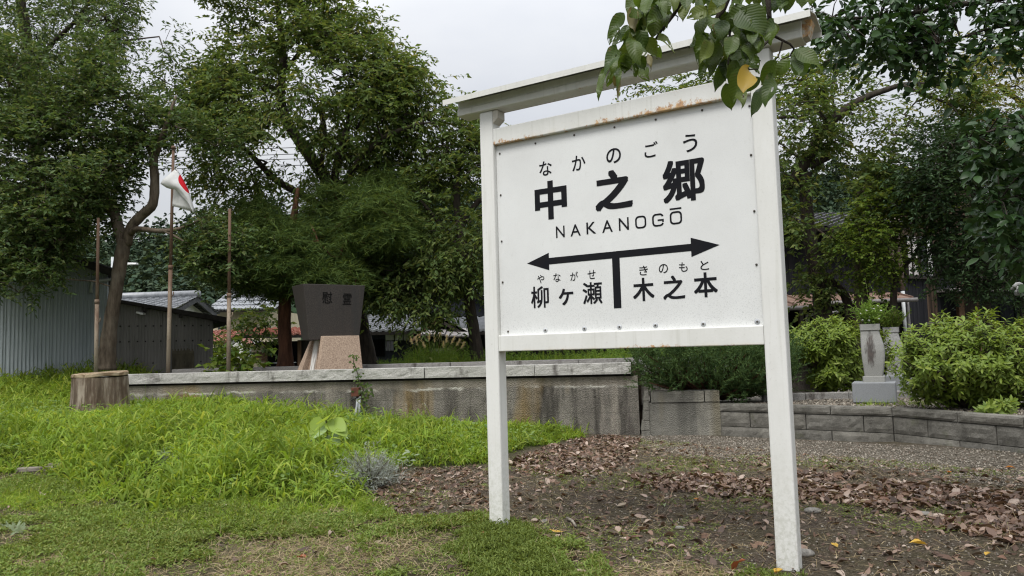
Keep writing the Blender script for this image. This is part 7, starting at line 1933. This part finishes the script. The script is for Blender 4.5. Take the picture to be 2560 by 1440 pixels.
def over_mat():
    t = NT('large_hanging_cherry_leaf')
    oi = t.n('ShaderNodeObjectInfo'); oc = t.n('ShaderNodeTexCoord').outputs['Object']
    col = t.ramp(oi.outputs['Random'], [(0, (.034, .062, .011)), (.3, (.052, .088, .015)), (.55, (.082, .125, .022)), (.8, (.042, .072, .013)), (1, (.125, .155, .034))])
    sx = t.n('ShaderNodeSeparateXYZ'); t.l(oc, sx.inputs[0]); ax = t.math('ABSOLUTE', sx.outputs['X'])
    ph = t.math('SINE', t.math('SUBTRACT', t.math('MULTIPLY', sx.outputs['Y'], 620), t.math('MULTIPLY', ax, 420)))
    vein = t.math('MAXIMUM', t.step(ph, .84, .97), t.step(ax, .0011, .0005))
    col = t.mix(t.math('MULTIPLY', vein, .17), col, (.17, .23, .07))
    col = t.mix(t.math('MULTIPLY', t.step(t.noise(28, 4, .7, v=oc), .60, .68), .7), col, (.13, .085, .035))
    col = t.mix(t.math('MULTIPLY', t.step(t.noise(9, 3, .6), .45, .7), .35), col, (.10, .12, .03))
    sh = t.bsdf(col, .42, ph, .00025, .3)
    tr = t.n('ShaderNodeBsdfTranslucent'); t.l(t.mix(1.0, col, (1.7, 1.7, .8), 'MULTIPLY'), tr.inputs['Color'])
    mx = t.n('ShaderNodeMixShader'); mx.inputs[0].default_value = .36; t.l(sh, mx.inputs[1]); t.l(tr.outputs[0], mx.inputs[2]); return t.done(mx.outputs[0])
M['l_over'] = over_mat()
M['l_over_y'] = leafmat('yellow_hanging_leaf', [(.34, .23, .025)], .4, .45, .3); M['l_over_b'] = leafmat('browning_hanging_leaf', [(.13, .13, .05), (.17, .14, .06)], .3, .5, .3)
ob = thing('overhanging_cherry', 'cherry branch with large hanging leaves in front of the sign roof', 'branch', (3.6, 2.6, 0))
YB = 2.42
def cp(x, y, e=0): return Vector(at(1460 + x / 4, y / 4, YB + e))
q = MB(); q.tube([(3.6, 2.6, -.2), (3.58, 2.6, 1.2), (3.5, 2.6, 2.2), (3.1, 2.55, 2.75)], [.13, .11, .10, .085], 12); q.build('trunk', M['bark_dark'], ob)
q = MB()
for pts, r0, r1 in (([(2760, -900), (2300, -560), (1900, -330), (1560, -170), (1440, -60), (1390, 80), (1330, 200), (1305, 290)], .026, .007), ([(1900, -330), (1830, -120), (1845, 60), (1860, 250), (1885, 365), (1780, 470), (1650, 525)], .012, .0022), ([(1882, 350), (1980, 400), (2060, 440), (2100, 490), (2060, 560), (1965, 600)], .005, .002), ([(1985, 410), (1965, 500), (1940, 570), (1900, 610)], .003, .0018),
                    ([(1440, -60), (1150, -70), (960, 40), (900, 140), (830, 235), (770, 310), (715, 395), (700, 450)], .009, .003), ([(960, 40), (760, 60), (640, 150), (530, 142)], .004, .002), ([(640, 150), (600, 280), (560, 420), (480, 560), (400, 660), (330, 760)], .003, .0015), ([(1560, -170), (1500, -60), (1480, 80), (1460, 300), (1450, 480), (1440, 640), (1560, 700), (1740, 690)], .006, .002), ([(900, 140), (940, 170), (935, 205)], .0025, .0012)):
    P_ = [cp(x, y, .02 * math.sin(i * 2.1)) for i, (x, y) in enumerate(pts)]; q.tube(P_, [r0 + (r1 - r0) * i / (len(P_) - 1) for i in range(len(P_))], 7)
q.tube([Vector((3.1, 2.55, 2.75)), cp(2760, -900)], [.085, .026], 8); q.build('branch', M['bark_dark'], ob)
OV = '''400,130,245,330,110,0 330,225,262,430,115,4 480,80,500,295,110,b 590,260,385,375,90,0 600,265,520,420,130,0 740,120,680,385,150,0 765,60,640,245,110,0 860,100,818,262,80,0 1010,0,990,185,120,0 1235,95,1035,165,140,3 1250,135,1108,345,125,2 1150,300,1165,700,150,2 1265,400,1180,610,130,0 1370,440,1222,665,135,0 1430,560,1340,885,120,0 1440,120,1430,330,150,0 1560,90,1795,355,280,0 1470,400,1780,600,230,1 1470,470,1645,700,175,0 1590,670,1500,1015,185,1 1640,680,1620,890,170,y 1420,830,1482,1105,140,0 1560,900,1590,1055,90,1 1755,770,1590,925,100,0 1795,835,1670,1168,95,0 1915,600,1780,850,150,0 1885,750,1830,1022,130,1 2060,560,2265,740,210,0 2100,490,2400,665,150,0 2060,600,1920,745,130,0 2090,560,2160,740,140,0 440,410,350,715,125,0 330,470,210,720,115,1 470,430,390,590,110,0 600,400,515,605,170,2 620,375,742,585,130,0 740,365,912,515,115,4 700,450,775,580,100,1 520,650,645,770,130,3 480,640,545,765,110,3 205,700,130,945,90,0 330,660,225,865,85,1 335,700,330,890,65,0 360,700,300,880,70,b 500,-60,460,100,140,0 570,-80,540,90,120,0 660,-60,600,110,130,0 820,-90,790,90,120,1 905,-90,890,90,110,0 730,-80,720,60,120,0 1290,-90,1290,75,190,1 1180,-90,1200,60,130,0 1380,-90,1350,40,150,0 1700,-80,1770,60,160,0 1900,-90,1890,95,180,0 2040,-90,2020,125,160,0 1960,-90,1985,80,140,0 1110,-80,1090,40,120,0 1010,-100,1040,60,120,0 1480,-60,1580,40,110,1 1320,280,1300,470,120,0 1350,300,1420,480,130,0 1500,350,1440,560,130,0 1330,470,1290,700,110,1 1560,540,1520,780,130,0 560,300,610,480,120,0 430,250,400,420,100,0 500,480,450,660,120,0 420,560,400,720,90,1 1200,350,1130,520,110,1 1250,560,1150,760,100,0 1190,640,1170,800,70,1 640,540,680,690,40,b 1700,560,1720,720,90,2 1640,640,1760,730,100,0 1300,240,1320,330,60,b 350,760,335,1020,35,b 2150,-120,2200,60,150,0 2280,-120,2260,40,140,0 1760,380,1640,420,120,0 560,-40,660,200,130,1 620,40,560,230,110,0 760,-60,860,130,110,0 950,-60,930,110,110,1 1230,60,1180,280,120,0 1400,200,1330,400,130,0 1520,200,1560,420,140,0 1400,560,1420,790,120,1 1520,600,1460,820,130,0 1610,300,1700,520,150,0 1280,380,1240,560,100,0 300,560,270,740,90,0 540,560,610,700,100,0 1850,-80,1800,70,130,0 1640,-90,1660,40,140,0'''
_r = random.Random(8)
for poly_, k_ in (([(260, 0), (850, -20), (760, 380), (360, 640)], 18), ([(1100, -20), (2000, -20), (1800, 560), (1260, 640)], 34)):
    while k_:
        x_, y_ = _r.uniform(250, 2000), _r.uniform(-20, 640)
        if inpoly([(x_, y_)], poly_)[0]:
            a_ = _r.gauss(0, .55); L_ = _r.uniform(150, 250); OV += ' %d,%d,%d,%d,%d,%d' % (x_, y_ - 60, x_ + L_ * math.sin(a_), y_ - 60 + L_ * math.cos(a_), L_ * _r.uniform(.5, .66), _r.choice([0, 0, 0, 1, 2])); k_ -= 1
for i, s_ in enumerate(OV.split()):
    bx, by, tx, ty, w, h = s_.split(','); bx, by, tx, ty, w = map(float, (bx, by, tx, ty, w)); e = .10 * math.sin(i * 1.9) if h != 'y' else -.17
    a = cp(bx, by, e); c = cp(tx, ty, e - .02 + .05 * math.sin(i * 3.1)); L_ = (c - a).length; W_ = w / 4 * YB / FOC
    mt = 'l_over_y' if h == 'y' else 'l_over_b' if h == 'b' else 'l_over'
    me = lm_holes(L_, W_ * 1.12, i, 0 if h in 'yb' else int(h), M[mt], .10 + .05 * math.sin(i), .15 + .12 * abs(math.sin(i * 1.7))); o = link('leaf', me, ob, None, frame(a, c - a, (.35 * math.sin(i * 2.3), -1, .35 + .3 * math.sin(i * 1.3))))
    if h == 'y': o['label'] = 'yellow leaf'

# camellia: dark leathery leaves along the top right and down the right edge
M['l_cam'] = leafmat('glossy_camellia_leaf', [(.012, .030, .010), (.018, .042, .012), (.030, .062, .018), (.020, .046, .012)], .2, .36, .28, objrand=True, gain=1.35)
CAM = [leaf_mesh('leaf', .075, .04, .2, c, M['l_cam'], 5) for c in (.05, .15, .28)]
cmt = thing('camellia_tree', 'dark glossy camellia hanging in from the right edge and top right corner', 'tree', (4.6, 5.0, 0))
rng = np.random.default_rng(55)
segs_c = [([(2640, -40), (2480, 2), (2390, 12), (2300, 30), (2200, 45), (2080, 45), (2020, 35)], 4.9, .024, .006), ([(2640, 40), (2560, 55), (2460, 75), (2400, 95), (2350, 110)], 4.7, .012, .004), ([(2640, -150), (2400, -90), (2150, -50), (2020, -20)], 5.0, .02, .006), ([(2660, 250), (2560, 300), (2470, 330), (2420, 350)], 4.4, .014, .003), ([(2680, 420), (2580, 480), (2500, 500)], 4.4, .012, .003), ([(2680, 560), (2580, 590), (2530, 620)], 4.4, .01, .003)]
q = MB(); q.tube([(4.6, 5.0, -.2), (4.55, 5, 1.4), (4.5, 4.95, 2.6), (4.3, 4.9, 3.8)], [.12, .10, .09, .06], 12); q.build('trunk', M['bark_grey'], cmt)
q = MB()
for pts, Y, r0, r1 in segs_c:
    P_ = [Vector(at(x, y, Y + .08 * math.sin(i * 2))) for i, (x, y) in enumerate(pts)]; anc = Vector((4.5, 4.95, min(max(P_[0].z - .3, .8), 3.6)))
    q.tube([anc] + P_, [r0 * 1.3] + [r0 + (r1 - r0) * i / (len(P_) - 1) for i in range(len(P_))], 7)
bodies = [([(2015, 30), (2090, -30), (2450, -60), (2420, 20), (2385, 50), (2330, 95), (2270, 125), (2210, 150), (2120, 135), (2040, 110)], 4.9, .40, 74), ([(2270, 60), (2330, 55), (2400, 95), (2400, 160), (2350, 175), (2280, 150)], 4.8, .15, 10), ([(2380, -60), (2660, -60), (2660, 70), (2540, 60), (2470, 30)], 4.8, .35, 34), ([(2440, 40), (2560, 50), (2660, 60), (2660, 130), (2560, 130), (2500, 140), (2440, 110)], 4.6, .15, 16), ([(2200, 120), (2290, 110), (2350, 150), (2290, 180), (2220, 165)], 4.9, .15, 8),
          ([(2400, 300), (2460, 280), (2560, 260), (2660, 240), (2660, 660), (2570, 660), (2500, 620), (2470, 560), (2430, 470), (2420, 390)], 4.5, .40, 95)]
CC = np.concatenate([clumps_in(p, Y, T, n, rng) for p, Y, T, n in bodies])
tp_ = np.concatenate([[np.array(at(x, y, Y)) for x, y in pts] for pts, Y, a_, b_ in segs_c])
for c in CC:
    j = tp_[np.argmin(np.linalg.norm(tp_ - c, axis=1))]; q.tube([j, (j + c) / 2 + np.array([0, 0, .03]), c], [.005, .0035, .002], 4, cap=False)
q.build('branches', M['bark_dark'], cmt, kind='stuff')
pos = []; axs = []; nr = []
for c in CC:
    D = unit(rng.normal(size=(3, 3)) * np.array([1, .7, .5]))
    for d in D:
        for k in range(7):
            p = c + d * (.02 + .018 * k) + np.array([0, 0, -.004 * k * k]); sd = np.cross(d, [0, 0, 1.0]) * (1 if k % 2 else -1); pos.append(p); axs.append(unit(d * .5 + sd * .7 + rng.normal(size=3) * .3 + np.array([0, 0, -.35]))); nr.append(np.array([0, -.25, .8]) + rng.normal(size=3) * .5)
pos = np.array(pos); axs = np.array(axs); nr = np.array(nr); sc = rng.uniform(.7, 1.15, len(pos))
dist = np.linalg.norm(pos - EYE, axis=1); order = np.argsort(dist / sc)
for i in order[:300]: link('leaf', CAM[int(rng.integers(3))], cmt, None, frame(pos[i], axs[i], nr[i], sc[i]))
rest = order[300:]
V, F = leaf_geo(pos[rest], axs[rest], nr[rest], .075 * sc[rest], .04 * sc[rest], .18, six=True); np_obj('foliage', V, F, 3, M['l_cam'], cmt, 'stuff')
